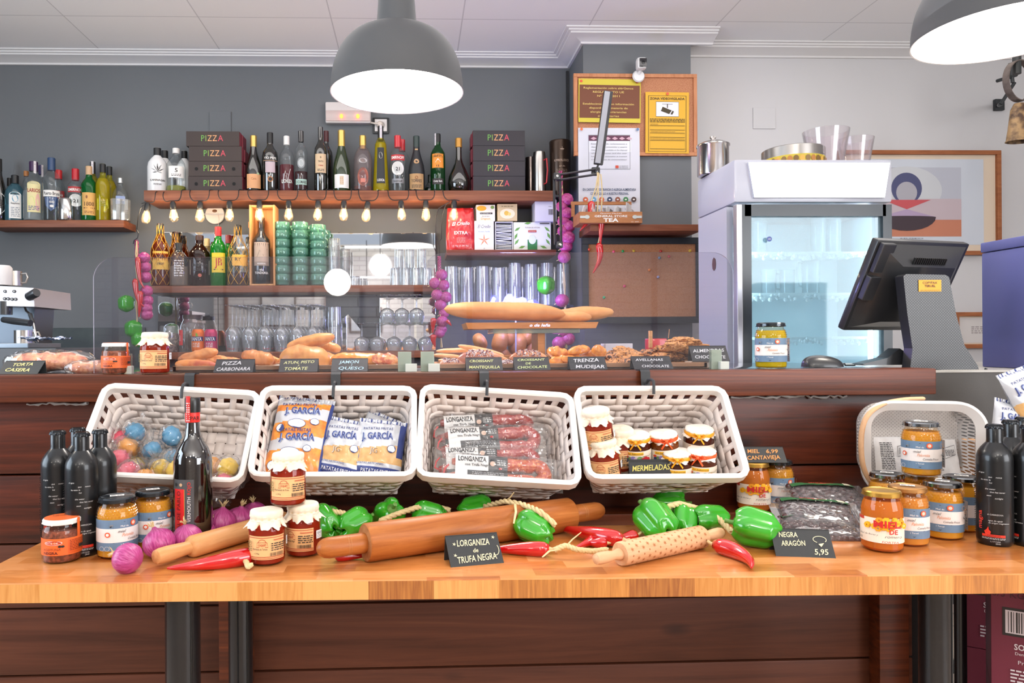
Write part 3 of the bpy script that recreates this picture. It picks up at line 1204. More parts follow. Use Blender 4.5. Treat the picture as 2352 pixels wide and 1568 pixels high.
def make_miel(label, fill='#e08a3c'):
 t=thing('honey_jar', label, 'honey jar', group='rosemary honey jars with gold lids')
 prof=[(0, 0), (.032, 0), (.0365, .004), (.0375, .012), (.0375, .082), (.0350, .094), (.032, .101), (.0312, .111)]
 b=MB()
 b.lathe(prof, JGLASS, 40)
 b.build('glass', t)
 b=MB()
 b.lathe([(0, .003), (.031, .003), (.0360, .008), (.0364, .012), (.0364, .082), (.0338, .093), (.031, .0995), (0, .0995)], syrup(fill, .12), 36)
 b.build('honey', t)
 lidmesh(.0345, .107, .0115, GOLD, t)
 p=Print()
 p.rect(-.056, .020, .056, .068, flat('#f3e6d4', .5), 26)
 p.rect(-.056, .062, -.034, .068, flat('#c8402e', .5), 4)
 yl, oy=flat('#f6b51e', .5), flat('#e8981a', .5)
 rnd=random.Random(2)
 for i in range(26):
  u, v=rnd.uniform(-.028, .040), rnd.uniform(.046, .066)
  if v<.05 and not(-.006<u<.012):
   v+=.006
  p.line([(u+.004*math.cos(R(60*k)), v+.004*math.sin(R(60*k)))for k in range(7)], .0042, yl if i%3 else oy, True)
 p.text('MIEL', .008, .052, .0125, REDI, w=.040, bold=.03)
 p.text('DE', .017, .0400, .0085, REDI, w=.013, bold=.03)
 p.text('Miel de flores y', -.020, .0355, .0032, INK, shear=.3, w=.030)
 p.text('romero', .017, .0325, .0055, INK, shear=.3, w=.026)
 p.text('500', -.034, .0275, .0042, INK)
 p.text('FORTEA', .012, .0225, .0042, REDI, shear=.2, w=.024)
 p.bars(-.052, .030, -.046, .052, INK, 9)
 p.build('label', t, cyl(.0375))
 return t
CLOTH=flat('#eadcc6', .8, bump=.5, bscale=120, var=.06, vscale=60)
def clothcap(t, r, z, rise, drop, mat=CLOTH, seed=0, flare=.010):
 """gathered cloth over a lid, with a ruffled skirt"""
 b=MB()
 rnd=random.Random(seed)
 ph=[rnd.uniform(0, 6)for _ in range(3)]
 def fn(u, v):
  a=u*2*PI
  if v<.45:
   k=v/.45
   rr=r*math.sin(k*PI/2)**.8 if k>0 else 0
   zz=z+rise*(1-k**6)
   w=.0008*math.sin(5*a+ph[0])
   rr+=w*k
   return(rr*math.cos(a), rr*math.sin(a), zz+.0006*math.sin(3*a+ph[1]))
  if v<.65:
   k=(v-.45)/.2
   rr=r-.0015*math.sin(k*PI)
   return((rr+.0006*math.sin(14*a))*math.cos(a), (rr+.0006*math.sin(14*a))*math.sin(a), z-k*drop*.6)
  k=(v-.65)/.35
  rf=.5+.5*math.sin(9*a+ph[2])+.35*math.sin(16*a+ph[0])
  rr=r-.001+k*flare*(.35+.65*rf)
  sq=.004*k*math.cos(4*a+ph[1])
  return((rr+sq)*math.cos(a), (rr+sq)*math.sin(a), z-drop*.6-k*drop*(.75+.35*rf))
 b.grid(fn, 72, 22, mat, wrapu=True)
 return b.build('cloth_cap', t)
def make_jam(label, flavour='Mermelada de Fresa', seed=1, sticker=False, fill='#a83420', face=0.0):
 t=thing('jam_jar', label, 'jam jar', group='jam jars with paper caps and tan labels')
 prof=[(0, 0), (.028, 0), (.033, .003), (.0345, .009), (.0345, .064), (.0325, .074), (.030, .079), (.030, .088)]
 b=MB()
 b.lathe(prof, JGLASS, 40)
 b.build('glass', t)
 b=MB()
 b.lathe([(0, .003), (.028, .003), (.0325, .006), (.0334, .010), (.0334, .064), (.0315, .073), (.029, .078), (0, .078)], syrup(fill, .1), 36)
 b.build('jam', t)
 clothcap(t, .0315, .091, .011, .013, seed=seed)
 tan, rs=flat('#e9b67c', .6), flat('#b8452a', .6)
 p=Print()
 p.rect(-.040, .014, .036, .058, tan, 24)
 for v in(.0155, .0185, .0545):
  p.rect(-.039, v, .035, v+.0012, rs, 20)
 p.line([(-.010+.007*math.cos(R(a)), .046+.006*math.sin(R(a)))for a in range(0, 181, 20)], .0009, rs)
 p.line([(-.019, .046), (-.001, .046), (.0005, .0375), (-.0205, .0375)], .0010, rs, True)
 p.text('COQUET', -.010, .0400, .0036, rs, w=.015, bold=.02)
 p.text(flavour, -.014, .0325, .0036, INK, w=.027)
 p.text('e 290g', -.020, .025, .0026, INK)
 p.scribble(.006, .030, .033, .046, 4, INK, seed)
 p.bars(.004, .021, .030, .0275, INK, 26, seed)
 p.rect(.010, .050, .033, .0515, rs, 6)
 p.scribble(-.039, .030, -.029, .050, 6, flat('#6f6a30', .6), 4)
 if sticker:
  p.rect(.040, .036, .056, .052, flat('#eff1f4', .5), 5)
  p.line([(.043, .039), (.047, .039), (.047, .043), (.043, .043)], .0006, INK, True)
  p.line([(.049, .039), (.053, .039), (.053, .043), (.049, .043)], .0006, INK, True)
  p.scribble(.042, .045, .054, .050, 2, INK, 8)
 p.build('label', t, cyl(.0345, 0, face))
 return t
def make_preserve(label, ribbon='#e87a1e', fruit='#d8262a', fill='#5c2418', seed=1, face=0.0):
 t=thing('preserve_jar', label, 'jam jar', group='preserve jars tied with ribbon')
 b=MB()
 b.lathe([(0, 0), (.030, 0), (.034, .003), (.035, .009), (.035, .054), (.033, .062), (.031, .066), (.031, .073)], JGLASS, 36)
 b.build('glass', t)
 b=MB()
 b.lathe([(0, .003), (.029, .003), (.0335, .006), (.0339, .010), (.0339, .054), (.032, .061), (.030, .065), (0, .065)], syrup(fill, .15), 30)
 b.build('jam', t)
 clothcap(t, .0325, .075, .006, .008, flat('#efe6da', .7, bump=.3, bscale=100), seed=seed, flare=.005)
 rb=flat(ribbon, .35)
 b=MB()
 b.lathe([(.0330, .066), (.0338, .068), (.0338, .073), (.0330, .075)], rb, 36)
 a=face-PI/2+.2*(seed%3-1)
 d=Vector((math.cos(a), math.sin(a), 0))
 sd=Vector((-d.y, d.x, 0))
 c=d*.035+Vector((0, 0, .071))
 for s_ in(-1, 1):
  loop=[c, c+sd*s_*.010+Vector((0, 0, .007))+d*.003, c+sd*s_*.017+Vector((0, 0, .003))+d*.004, c+sd*s_*.009-Vector((0, 0, .003))+d*.003, c]
  b.tube(loop, .0032, rb, 6, flatz=.3)
  b.tube([c, c+sd*s_*.006-Vector((0, 0, .008))+d*.003, c+sd*s_*.012-Vector((0, 0, .017))+d*.003], .003, rb, 6, flatz=.3)
 b.ball(c+d*.002, .004, rb, 10, 6)
 b.build('ribbon', t)
 p=Print()
 p.rect(-.048, .008, .048, .049, flat('#ecdcc8', .6), 30)
 p.rect(-.0475, .009, .0475, .0098, flat('#c9915c', .6), 20)
 p.rect(-.020, .0395, .018, .0465, flat('#f0b22a', .6), 10)
 p.text('La Saborosa', 0, .0410, .0040, flat('#4b3a12', .6), shear=.3, w=.034)
 for k in range(4):
  p.ell(-.012+.007*k, .030+.002*(k%2), .006, .0055, flat(('#6d8a52', '#8f7bb0', '#d9b9c4', '#7f9a60')[k], .6), 10)
 p.ell(-.019, .028, .0035, .0065, flat('#2c3a66', .6), 10)
 p.ell(-.019, .036, .004, .003, flat('#d8432a', .6), 10)
 for k in range(3):
  p.ell(.016+.006*k, .029+.003*(k%2), .0052, .0050, flat(fruit, .5), 12)
 p.line([(.010, .034), (.018, .038), (.030, .037), (.038, .042)], .0009, flat('#4f7a35', .6))
 p.scribble(-.018, .013, .020, .020, 2, INK, seed)
 p.build('label', t, cyl(.035, 0, face))
 return t
def make_olive(label):
 t=thing('olive_paste_jar', label, 'jar', group='olive paste jars with white lids')
 prof=[(0, 0), (.031, 0), (.0345, .003), (.0355, .008), (.0355, .058), (.034, .064), (.0315, .069), (.0315, .076)]
 b=MB()
 b.lathe(prof, JGLASS, 40)
 b.build('glass', t)
 b=MB()
 b.lathe([(0, .003), (.031, .003), (.0342, .008), (.0342, .056), (.033, .062), (0, .062)], speck('#5d2f26', '#8a4a38', 160, .5, .6, .1), 32)
 b.build('olive_paste', t)
 lidmesh(.0340, .073, .0105, flat('#e4e4e0', .35), t)
 og=flat('#e5682a', .5)
 p=Print()
 p.rect(-.058, .017, .058, .049, og, 30)
 p.rect(.010, .019, .052, .046, flat('#d55a20', .5), 12)
 p.scribble(.013, .024, .050, .045, 7, flat('#8a3312', .6), 3)
 p.ell(-.016, .041, .0165, .0042, flat('#f1dcd2', .5), 24)
 p.ell(-.016, .041, .0150, .0032, flat('#c23a2a', .5), 24)
 p.text('PATE DE', -.018, .0395, .0030, flat('#f3e6dc', .5), w=.022)
 p.ell(-.004, .0345, .003, .0022, flat('#241a18', .5), 10)
 p.ell(.001, .0345, .003, .0022, flat('#241a18', .5), 10)
 p.text('ACEITUNA', -.018, .0270, .0042, flat('#8c3a1a', .5), w=.032)
 p.text('NEGRA', -.020, .0200, .0050, flat('#4c1410', .5), w=.026, bold=.02)
 p.rect(.030, .028, .041, .034, INK, 3)
 p.build('label', t, cyl(.0355))
 b=MB()
 b.lathe([(0, .0845), (.031, .0838), (.0312, .0832)], og, 32)
 b.build('lid_label', t)
 p=Print()
 p.text('NEGRA', 0, .004, .008, flat('#8c3a1a', .5), w=.03)
 p.rect(.028, -.005, .036, .005, og)
 p.build('lid_print', t, plane((0, 0, .0850), (1, 0, 0), (0, 1, 0), (0, 0, 1)))
 p=Print()
 p.rect(-.004, .045, .004, .0840, og, 2)
 p.build('seal_strip', t, cyl(.0348, 0, .95))
 return t
def on_table(px, py, r, z=TZ):
 """centre of a round thing whose lowest front edge shows at this pixel"""
 q=onz(px, py, z)
 return Vector((q.x*(q.y+r)/q.y, q.y+r, z))
def setl(t, p, rz=0.0):
 t.location=p
 t.rotation_euler=(0, 0, rz)
 return t
def facec(p):
 """turn so that the front looks at the viewer's standpoint"""
 return-math.atan2(p.x, p.y)
j=on_table(270, 1287, .0375)
hA=setl(make_honey('honey jar with black lid and price sticker beside the olive paste jar', face=.35), j, facec(j))
j=on_table(352, 1266, .0375)
setl(dup(hA, j, facec(j)+.05, 'honey jar with black lid just behind the purple onions'), j, facec(j)+.1)
j=on_table(1771, 847.5, .0375, CZ)
setl(make_honey('single honey jar standing on the bar top next to the mouse', fill='#d8cc2a', face=-.05), j, facec(j))
j=on_table(2165, 1244, .0375)
hS=setl(make_honey('honey jar with silver lid in front under the topmost jar', LIDS), j, facec(j)-.1)
jt=on_table(2085, 1259, .0375)
setl(make_honey('honey jar with dull gold lid tucked behind the rosemary honey jar', flat('#b98a54', .35, .8), fill='#f0ae50', face=.3), jt, facec(jt)+.0)
j1=on_table(2209, 1226, .0375)
setl(make_honey('honey jar with silver lid partly hidden at the back by the mesh basket', LIDS, back=True, face=-.4, dimples=False), j1, facec(j1))
j2=on_table(2038, 1215, .0375)
setl(dup(hS, j2), j2, facec(j2))['label']='honey jar with silver lid behind the red lettered honey jar'
j3=on_table(2118, 1204, .0375)
setl(dup(hS, j3), j3, facec(j3))['label']='honey jar hidden at the back under the topmost jar'
jp=on_table(2116, 1224, .0375)
jp.z=TZ+.1185
q=at(2116, 1113, jp.y)
jp.x=q.x
ht=setl(dup(hS, jp), jp, facec(jp)-.05)
ht['label']='honey jar stacked on top of the other honey jars'
j=on_table(2026, 1273, .0375)
mA=setl(make_miel('gold lidded rosemary honey jar on the front of the table'), j, facec(j))
j=Vector((at(1731, 1160, 1.765).x, 1.765, .7665))
setl(dup(mA, j), j, facec(j))['label']='gold lidded rosemary honey jar on the ledge beside the basket'
j=Vector((at(1781, 1150, 1.80).x-.0, 1.79, .7665))
setl(dup(hA, j), j, facec(j))['label']='honey jar on the ledge under the chalk card'
j=on_table(613, 1303, .0345)
cA=setl(make_jam('tomato jam jar at the front edge beside the red chilli', 'Mermelada de Tomate', 1, True), j, facec(j)+.05)
k=on_table(697, 1283, .0345)
setl(make_jam('jam jar with price sticker touching the big rolling pin handle', 'Mermelada de Higo', 2, True, face=-.45), k, facec(k))
m_=(j+k)/2+Vector((.004, .012, .1025))
setl(make_jam('strawberry jam jar stacked on two other jam jars', 'Mermelada de Fresa', 3), m_, facec(m_)+.05)
j=on_table(356, 860, .0345, CZ)
setl(dup(cA, j), j, facec(j)-.15)['label']='jam jar with paper cap standing on the bar top'
j=on_table(143, 1297, .0355)
oA=setl(make_olive('olive paste jar with white lid and orange label at the front of the table'), j, facec(j))
j=on_table(266, 860, .0345, CZ)
oj=setl(dup(oA, j), j, facec(j))
oj['label']='olive paste jar with white lid standing on the bar top'
oj.scale=(.92, )*3
#  bottles in front
MAG=flat('#1e1f21', .28, .35, coat=.2)
def make_magna(label):
 t=thing('aluminium_bottle', label, 'water bottle', group='black water bottles')
 k=1.0
 prof=[(0, 0), (.0275, 0), (.0305, .004), (.0315, .012), (.0315, .170), (.0309, .179), (.0285, .1875), (.0235, .196), (.0180, .203), (.0144, .207), (.0138, .212), (.0138, .236), (.0130, .238)]
 b=MB()
 b.lathe(prof, MAG, 40)
 b.build('bottle_body', t)
 b=MB()
 n=84
 vs=[]
 for z, r, am in((.2365, .0140, 0), (.2350, .0156, .0006), (.2395, .0150, .0004), (.2425, .0132, 0), (.2435, .012, 0), (.2435, 0, 0)):
  for i in range(n):
   a=2*PI*i/n
   rr=r+am*math.cos(a*21)
   vs.append((rr*math.cos(a), rr*math.sin(a), z))
 b.add(vs, [(j*n+i, j*n+(i+1)%n, (j+1)*n+(i+1)%n, (j+1)*n+i)for j in range(5)for i in range(n)], flat('#26282b', .2, .8))
 b.build('crown_cap', t)
 p=Print(.0001)
 wh=flat('#cfd0d0', .5)
 rd=flat('#e23a26', .5)
 for s_, u, v in(('el agua', -.020, .146), ('que', -.004, .138), ('nunca', .010, .138), ('ha visto la', -.012, .132), ('luz', -.003, .1265), ('the water', -.004, .114), ('that has never', .008, .108), ('seen', -.006, .101), ('sunlight', .010, .096)):
  p.text(s_, u, v, .0030, wh, shear=.25)
 p.text('magna', -.019, .052, .0085, rd, rot=PI/2, align='c', w=.036, bold=.01)
 p.text('di CARRIZOSA', .004, .063, .0028, wh)
 p.text('agua de aguja', .004, .051, .0030, wh, shear=.2)
 p.text('de origen magmatico', .010, .0465, .0028, wh, shear=.2)
 p.rect(-.018, .0195, .020, .0245, rd, 10)
 p.poly([(-.012, .0245), (-.014, .030), (-.010, .034), (-.007, .040), (-.0065, .034), (-.003, .030), (-.004, .0245)], rd)
 p.text('ORIGINAL', .002, .0205, .0030, flat('#2a1513', .5), w=.022)
 p.scribble(-.018, .0145, .020, .0185, 2, wh, 6)
 p.text('L:17/12/25', .004, .0095, .0026, wh)
 p.text('20:01', .008, .0055, .0026, wh)
 p.scribble(-.060, .02, -.050, .15, 28, flat('#8f9092', .5), 6)
 p.build('lettering', t, cyl(.0315))
 return t
mg=None
for px, Y, tw, l in((134, 1.535, -.15, 'outermost of the black water bottles by the olive paste jar'), (189, 1.500, .0, 'front black water bottle beside the honey jars'), (231, 1.545, -.9, 'black water bottle standing against the basket of sweets'), (180, 1.585, .5, 'rear black water bottle half hidden behind three others'), (2285, 1.468, -.1, 'black water bottle beside the stacked honey jars'), (2322, 1.545, -1.1, 'second black water bottle from the mesh basket'), (2352, 1.60, -1.6, 'black water bottle in the rear by the crisp bags'), (2366, 1.455, -1.2, 'black water bottle cut off by the edge of the picture')):
 q=at(px, 1200, Y)
 p=Vector((q.x, Y, TZ))
 if mg is None:
  mg=setl(make_magna(l), p, facec(p)+tw)
 else:
  dup(mg, p, facec(p)+tw, l)
t=thing('vermouth_bottle', 'tall dark vermouth bottle with red and grey label', 'vermouth bottle', (at(444, 1200, 1.555).x, 1.555, TZ), .36)
t.scale=(.975, )*3
DG=flat('#150e0c', .04, spec=.8, coat=1.0)
b=MB()
b.lathe([(0, 0), (.036, 0), (.0395, .003), (.040, .010), (.040, .175), (.0385, .190), (.032, .207), (.022, .222), (.0165, .234), (.0148, .25), (.0140, .262), (.0143, .283), (.0155, .285), (.0155, .300), (.0125, .302), (0, .302)], DG, 48)
b.build('glass', t)
b=MB()
b.lathe([(.0148, .262), (.0152, .263), (.0152, .282), (.0148, .283)], flat('#d8251e', .4), 32)
b.build('neck_band', t)
b=MB()
b.lathe([(.0162, .283), (.0164, .296), (.0160, .312), (.0150, .314), (0, .314)], flat('#161617', .3), 36)
b.build('screw_cap', t)
p=Print()
p.text('PAR', .004, .267, .008, flat('#3a0d0a', .5), bold=.01)
p.build('neck_lettering', t, cyl(.0153))
p=Print()
p.rect(-.006, .262, .004, .318, flat('#c32722', .5), 5)
p.scribble(-.005, .264, .003, .305, 9, flat('#f0d6cf', .5), 7)
p.build('tax_strip', t, cyl(.0165, 0, -.6))
p=Print()
p.rect(-.054, .030, -.006, .150, flat('#4a4a4c', .5), 20)
p.rect(-.051, .034, -.026, .130, flat('#d31f20', .45), 10)
p.rect(-.0258, .034, -.0248, .130, flat('#c9a04e', .4), 2)
p.ell(-.033, .139, .0035, .0035, flat('#c8a27c', .4))
p.ell(-.045, .139, .0035, .0035, flat('#2b2a26', .4))
p.text('VAL DE PABLO', -.034, .082, .0085, flat('#4c0d10', .5), rot=PI/2, w=.088)
p.text('VERMOUTH', -.0125, .088, .0065, flat('#ece8e6', .5), rot=PI/2, w=.052)
p.text('ROJO', -.0125, .132, .0065, flat('#d8251e', .5), rot=PI/2, w=.026)
p.build('label', t, cyl(.040, -.004, .12))
#  rolling pins
def axis_matrix(A, B_):
 """frame with x along A->B"""
 x=(B_-A).normalized()
 z=Vector((0, 0, 1))
 y=z.cross(x).normalized()
 z=x.cross(y)
 M_=Matrix((x, y, z)).transposed().to_4x4()
 return Matrix.Translation(A)@M_
RX=Matrix.Rotation(PI/2, 4, 'Y')
def setm(t, Mx):
 t.location, t.rotation_euler=Mx.to_translation(), Mx.to_euler()
r=.0365
A=onz(838, 1246, TZ+r)
B_=onz(1308, 1181, TZ+r)
t=thing('rolling_pin', 'large thick wooden rolling pin lying across the middle of the table', 'rolling pin')
PINW=wood('#b26a32', '#94501f', '#c27c42', (6, 70, 70), .4, .12, seed=3)
PINE=wood('#b98050', '#9c6236', '#c9935f', (60, 60, 60), .6, .2, seed=6)
L_=(B_-A).length
b=MB()
b.lathe([(r-.002, 0), (r, .003), (r, L_-.003), (r-.002, L_)], PINW, 48, RX)
b.lathe([(0, 0), (r-.002, 0)], PINE, 48, RX)
b.lathe([(r-.002, L_), (0, L_)], PINE, 48, RX)
fixn(b.build('roller', t))
hr=.0195
for s_, x0 in((-1, 0), (1, L_)):
 b=MB()
 prof=[(hr-.001, 0), (hr, .004), (hr, .072), (hr-.002, .082), (hr-.007, .090), (hr-.013, .094), (0, .096)]
 b.lathe([(a, x0+s_*z)for a, z in prof], PINW, 32, RX)
 for g in(.032, .037):
  b.lathe([(hr+.0002, x0+s_*g), (hr+.0003, x0+s_*(g+.001))], PINE, 32, RX)
 fixn(b.build('handle', t))
setm(t, axis_matrix(A, B_))
r=.0215
A=onz(434, 1257, TZ+r)
B_=onz(655, 1193, TZ+r)
t=thing('rolling_pin', 'slim pale rolling pin between the purple onions and a red chilli', 'rolling pin')
PALE=wood('#d9a06a', '#c58a54', '#e3b17e', (6, 60, 60), .45, .1, seed=9)
L_=(B_-A).length
b=MB()
b.lathe([(.0125, -.001), (.016, .001), (.0195, .004), (r, .009), (r, L_-.009), (.0195, L_-.004), (.0125, L_)], PALE, 40, RX)
b.build('roller', t)
for s_, x0 in((-1, .001), (1, L_-.001)):
 b=MB()
 b.lathe([(a, x0+s_*z)for a, z in[(.0125, 0), (.0128, .012), (.0140, .03), (.0150, .050), (.0148, .066), (.0130, .076), (.008, .079), (0, .0795)]], PALE, 32, RX)
 fixn(b.build('handle', t))
setm(t, axis_matrix(A, B_))
r=.0225
A=onz(1424, 1272, TZ+r)
B_=onz(1612, 1232, TZ+r)
t=thing('rolling_pin', 'small rolling pin with engraved star pattern and turned handles', 'rolling pin')
PK=wood('#dcae86', '#cd9a70', '#e5bd99', (8, 60, 60), .5, .1, seed=12)
BURN=flat('#a8683c', .7)
L_=(B_-A).length
b=MB()
b.lathe([(0, 0), (r-.002, 0), (r, .003), (r, L_-.003), (r-.002, L_), (0, L_)], PK, 48, RX)
fixn(b.build('roller', t))
p=Print(.00002)
def starpts(u, v, s_, n=6, k=.32, ph=0):
 return[(u+s_*(1 if i%2==0 else k)*math.cos(PI*i/n+ph), v+s_*(1 if i%2==0 else k)*math.sin(PI*i/n+ph))for i in range(2*n)]
cells=15
for i in range(cells):
 for j in range(12):
  u=.012+(L_-.026)*i/(cells-1)
  v=j*.0118+(.0059 if i%2 else 0)
  if(i+j)%2:
   p.poly(starpts(u, v, .0048, 6, .38, i+j), BURN, 1)
  else:
   p.poly(starpts(u, v, .0026, 4, .5, j), BURN, 1)
p.build('star_engraving', t, lambda u, v, h:Vector((u, (r+.0002)*math.cos(v/r), (r+.0002)*math.sin(v/r))))
for s_, x0 in((-1, 0), (1, L_)):
 b=MB()
 b.lathe([(a, x0+s_*z)for a, z in[(.0105, -.001), (.0112, .003), (.0098, .009), (.0082, .016), (.0098, .026), (.0110, .040), (.0110, .052), (.0095, .060), (.004, .063), (0, .0632)]], PK, 28, RX)
 fixn(b.build('handle', t))
setm(t, axis_matrix(A, B_))
#  peppers, chillies, onions
GRN=flat('#2f9c1c', .2, coat=.7, var=.12, vscale=14)
GRND=flat('#1f7a1f', .22, coat=.6, var=.2, vscale=18)
RED=flat('#be0c12', .16, coat=.8, var=.1, vscale=14)
STEM=flat('#5d8a3a', .5)
RAF=flat('#d9c08e', .75, bump=.4, bscale=300, var=.1, vscale=80)
def make_pepper(label, mat=GRN, seed=0, name='bell_pepper', lobes=4):
 """blocky pepper, about 80 mm, long axis on z, stem up"""
 t=thing(name, label, 'pepper')
 rnd=random.Random(seed)
 ph=rnd.uniform(0, 6)
 b=MB()
 def fn(u, v):
  a=u*2*PI
  z=v
  prof=(math.sin(min(1, v*3.2+.02)*PI/2)**.6)*(math.sin(min(1, (1-v)*2.6+.02)*PI/2)**.5)
  taper=.80+.20*v
  lob=1+.06*math.cos(lobes*a+ph)-.10*abs(math.sin(lobes*a/2+ph/2))**7
  rr=.036*prof*taper*lob
  zz=-.045+.088*z+.004*math.cos(lobes*a+ph)*(1 if v<.2 else .3)
  if v>.93:
   zz-=(v-.93)*.22
  if v<.06:
   zz+=(.06-v)*.22
  return(rr*math.cos(a), rr*math.sin(a), zz)
 b.grid(fn, 48, 28, mat, wrapu=True)
 b.build('flesh', t, smooth=80)
 b=MB()
 b.lathe([(.0, .030), (.012, .031), (.009, .034), (.0045, .037), (.0038, .048), (.0045, .052), (0, .053)], STEM, 12)
 b.build('stem', t)
 return t
def place_pepper(px, py, z, tilt, yaw, roll, scale, label, src=None, mat=GRN, seed=0):
 if z is None:
  z=TZ+.034*scale
 q=onz(px, py, z)
 o=make_pepper(label, mat, seed)if src is None else dup(src, q, None, label)
 from mathutils import Euler
 o.location=q
 o.rotation_euler=Euler((tilt, roll, yaw), 'XYZ')
 o.scale=scale if hasattr(scale, '__len__')else(scale, )*3
 o['group']='green peppers on the table'
 return o
pp=place_pepper(1226, 1213, None, -1.25, 1.0, .0, 1.0, 'green pepper on the table against the end of the big rolling pin', seed=1)
pq=place_pepper(1507, 1196, TZ+.038, -1.05, .35, .0, 1.2, 'large green pepper with its lobed end towards the viewer behind the star pin', seed=4)
place_pepper(1736, 1212, None, -1.4, 1.15, .0, 1.14, 'green pepper lying apart beside the chalk card and olive packs', seed=2)
place_pepper(1568, 1195, TZ+.032, -.9, -.4, 0, .92, 'round green pepper wedged between two larger peppers behind the star pin', pp)
place_pepper(1628, 1190, TZ+.033, -1.5, 2.0, .1, (.9, .9, 1.25), 'long green pepper under the straw braid', pq)
place_pepper(1538, 1155, TZ+.036, 1.5, 1.2, 0, .95, 'green pepper at the back half hidden by the large lobed pepper', pp)
place_pepper(752, 1197, TZ+.034, -1.2, .6, .0, 1.0, 'green pepper next to the jam jar with the price sticker', pq)
place_pepper(815, 1203, TZ+.030, -1.3, -.9, .0, .95, 'green pepper between jam jars and big rolling pin handle', pp)
place_pepper(892, 1183, TZ+.033, .9, .4, 0, 1.02, 'green pepper with deep dimple behind the left end of the big pin', pq)
place_pepper(985, 1184, TZ+.030, -1.4, 1.4, 0, .95, 'green pepper mostly hidden behind the middle of the big pin', pp)
place_pepper(1093, 1172, TZ+.033, 1.45, 1.7, 0, 1.0, 'green pepper peeping over the big pin below the sausage basket', pp)
def spine(p0, p1, bend, n=14, up=0.0):
 """gently curved line between two points, bend = sideways offset at the middle"""
 d=p1-p0
 side=Vector((-d.y, d.x, 0)).normalized()
 out=[]
 for i in range(n):
  k=i/(n-1)
  out.append(p0+d*k+side*bend*4*k*(1-k)+Vector((0, 0, up*4*k*(1-k))))
 return out
def make_chilli(label, pts, r, group, stem=True, mat=RED, rev=False):
 """thick end first, tip last"""
 c=sum(pts, Vector())/len(pts)
 t=thing('red_chilli', label, 'chilli', c, group=group)
 n=len(pts)
 rs=[]
 for i in range(n):
  k=i/(n-1)
  q=min(1, k*7+.35)**.6*(1-.82*max(0, (k-.25)/.75)**1.25)
  if k>.96:
   q*=.7
  rs.append(r*q)
 b=MB()
 b.tube([q-c for q in pts], rs, mat, 18)
 b.build('flesh', t, smooth=70)
 if stem:
  d=(pts[0]-pts[1]).normalized()
  b=MB()
  b.tube([pts[0]-c, pts[0]-c+d*.006, pts[0]-c+d*.014+Vector((0, 0, .003))], [r*.35, r*.22, r*.2], RAF, 8)
  b.build('stem', t)
 return t
CG='red chillies on the table'
for(a, c_, bend, r, l, up)in(((590, 1272), (384, 1305), .010, .0165, 'long glossy red chilli in front of the slim rolling pin', 0), ((1262, 1261), (1120, 1262), -.004, .0150, 'red chilli pointing behind the sausage chalk card', 0), ((1432, 1240), (1282, 1212), .012, .0175, 'large curved red chilli leaning over smaller ones', .004), ((1375, 1228), (1322, 1256), .006, .0120, 'short red chilli under the large curved one', 0), ((1395, 1246), (1340, 1246), .002, .0115, 'small red chilli lying by the knotted straw', 0), ((1462, 1228), (1412, 1238), .003, .0125, 'small red chilli squeezed beside the large lobed pepper', 0), ((1640, 1250), (1726, 1303), .022, .0165, 'curved red chilli with hooked tip beside the star pin', 0), ((770, 1276), (842, 1276), .002, .0110, 'red chilli lying beneath the big rolling pin', 0)):
 pts=spine(onz(a[0], a[1], TZ+r), onz(c_[0], c_[1], TZ+r*.55), bend, up=up)
 make_chilli(l, pts, r, CG)
ONI=None
def onionmat():
 m, t, b=newmat('purple_onion_skin')
 n, L=t.nodes, t.links
 tc=n.new('ShaderNodeTexCoord')
 sx=n.new('ShaderNodeSeparateXYZ')
 L.new(tc.outputs['Object'], sx.inputs[0])
 at2=n.new('ShaderNodeMath')
 at2.operation='ARCTAN2'
 L.new(sx.outputs[1], at2.inputs[0])
 L.new(sx.outputs[0], at2.inputs[1])
 cb=n.new('ShaderNodeCombineXYZ')
 L.new(at2.outputs[0], cb.inputs[0])
 mz=n.new('ShaderNodeMath')
 mz.operation='MULTIPLY'
 mz.inputs[1].default_value=9
 L.new(sx.outputs[2], mz.inputs[0])
 L.new(mz.outputs[0], cb.inputs[1])
 no=n.new('ShaderNodeTexNoise')
 no.inputs['Scale'].default_value=9
 no.inputs['Detail'].default_value=3
 L.new(cb.outputs[0], no.inputs['Vector'])
 cr=n.new('ShaderNodeValToRGB')
 e=cr.color_ramp.elements
 e[0].position, e[0].color=.32, lin('#96296a')
 e[1].position, e[1].color=.72, lin('#c2629a')
 x=e.new(.5)
 x.color=lin('#b03f7e')
 L.new(no.outputs['Fac'], cr.inputs[0])
 L.new(cr.outputs[0], b.inputs['Base Color'])
 b.inputs['Roughness'].default_value=.35
 bp=n.new('ShaderNodeBump')
 bp.inputs['Strength'].default_value=.5
 bp.inputs['Distance'].default_value=.002
 L.new(no.outputs['Fac'], bp.inputs['Height'])
 L.new(bp.outputs[0], b.inputs['Normal'])
 return m
ONM=onionmat()
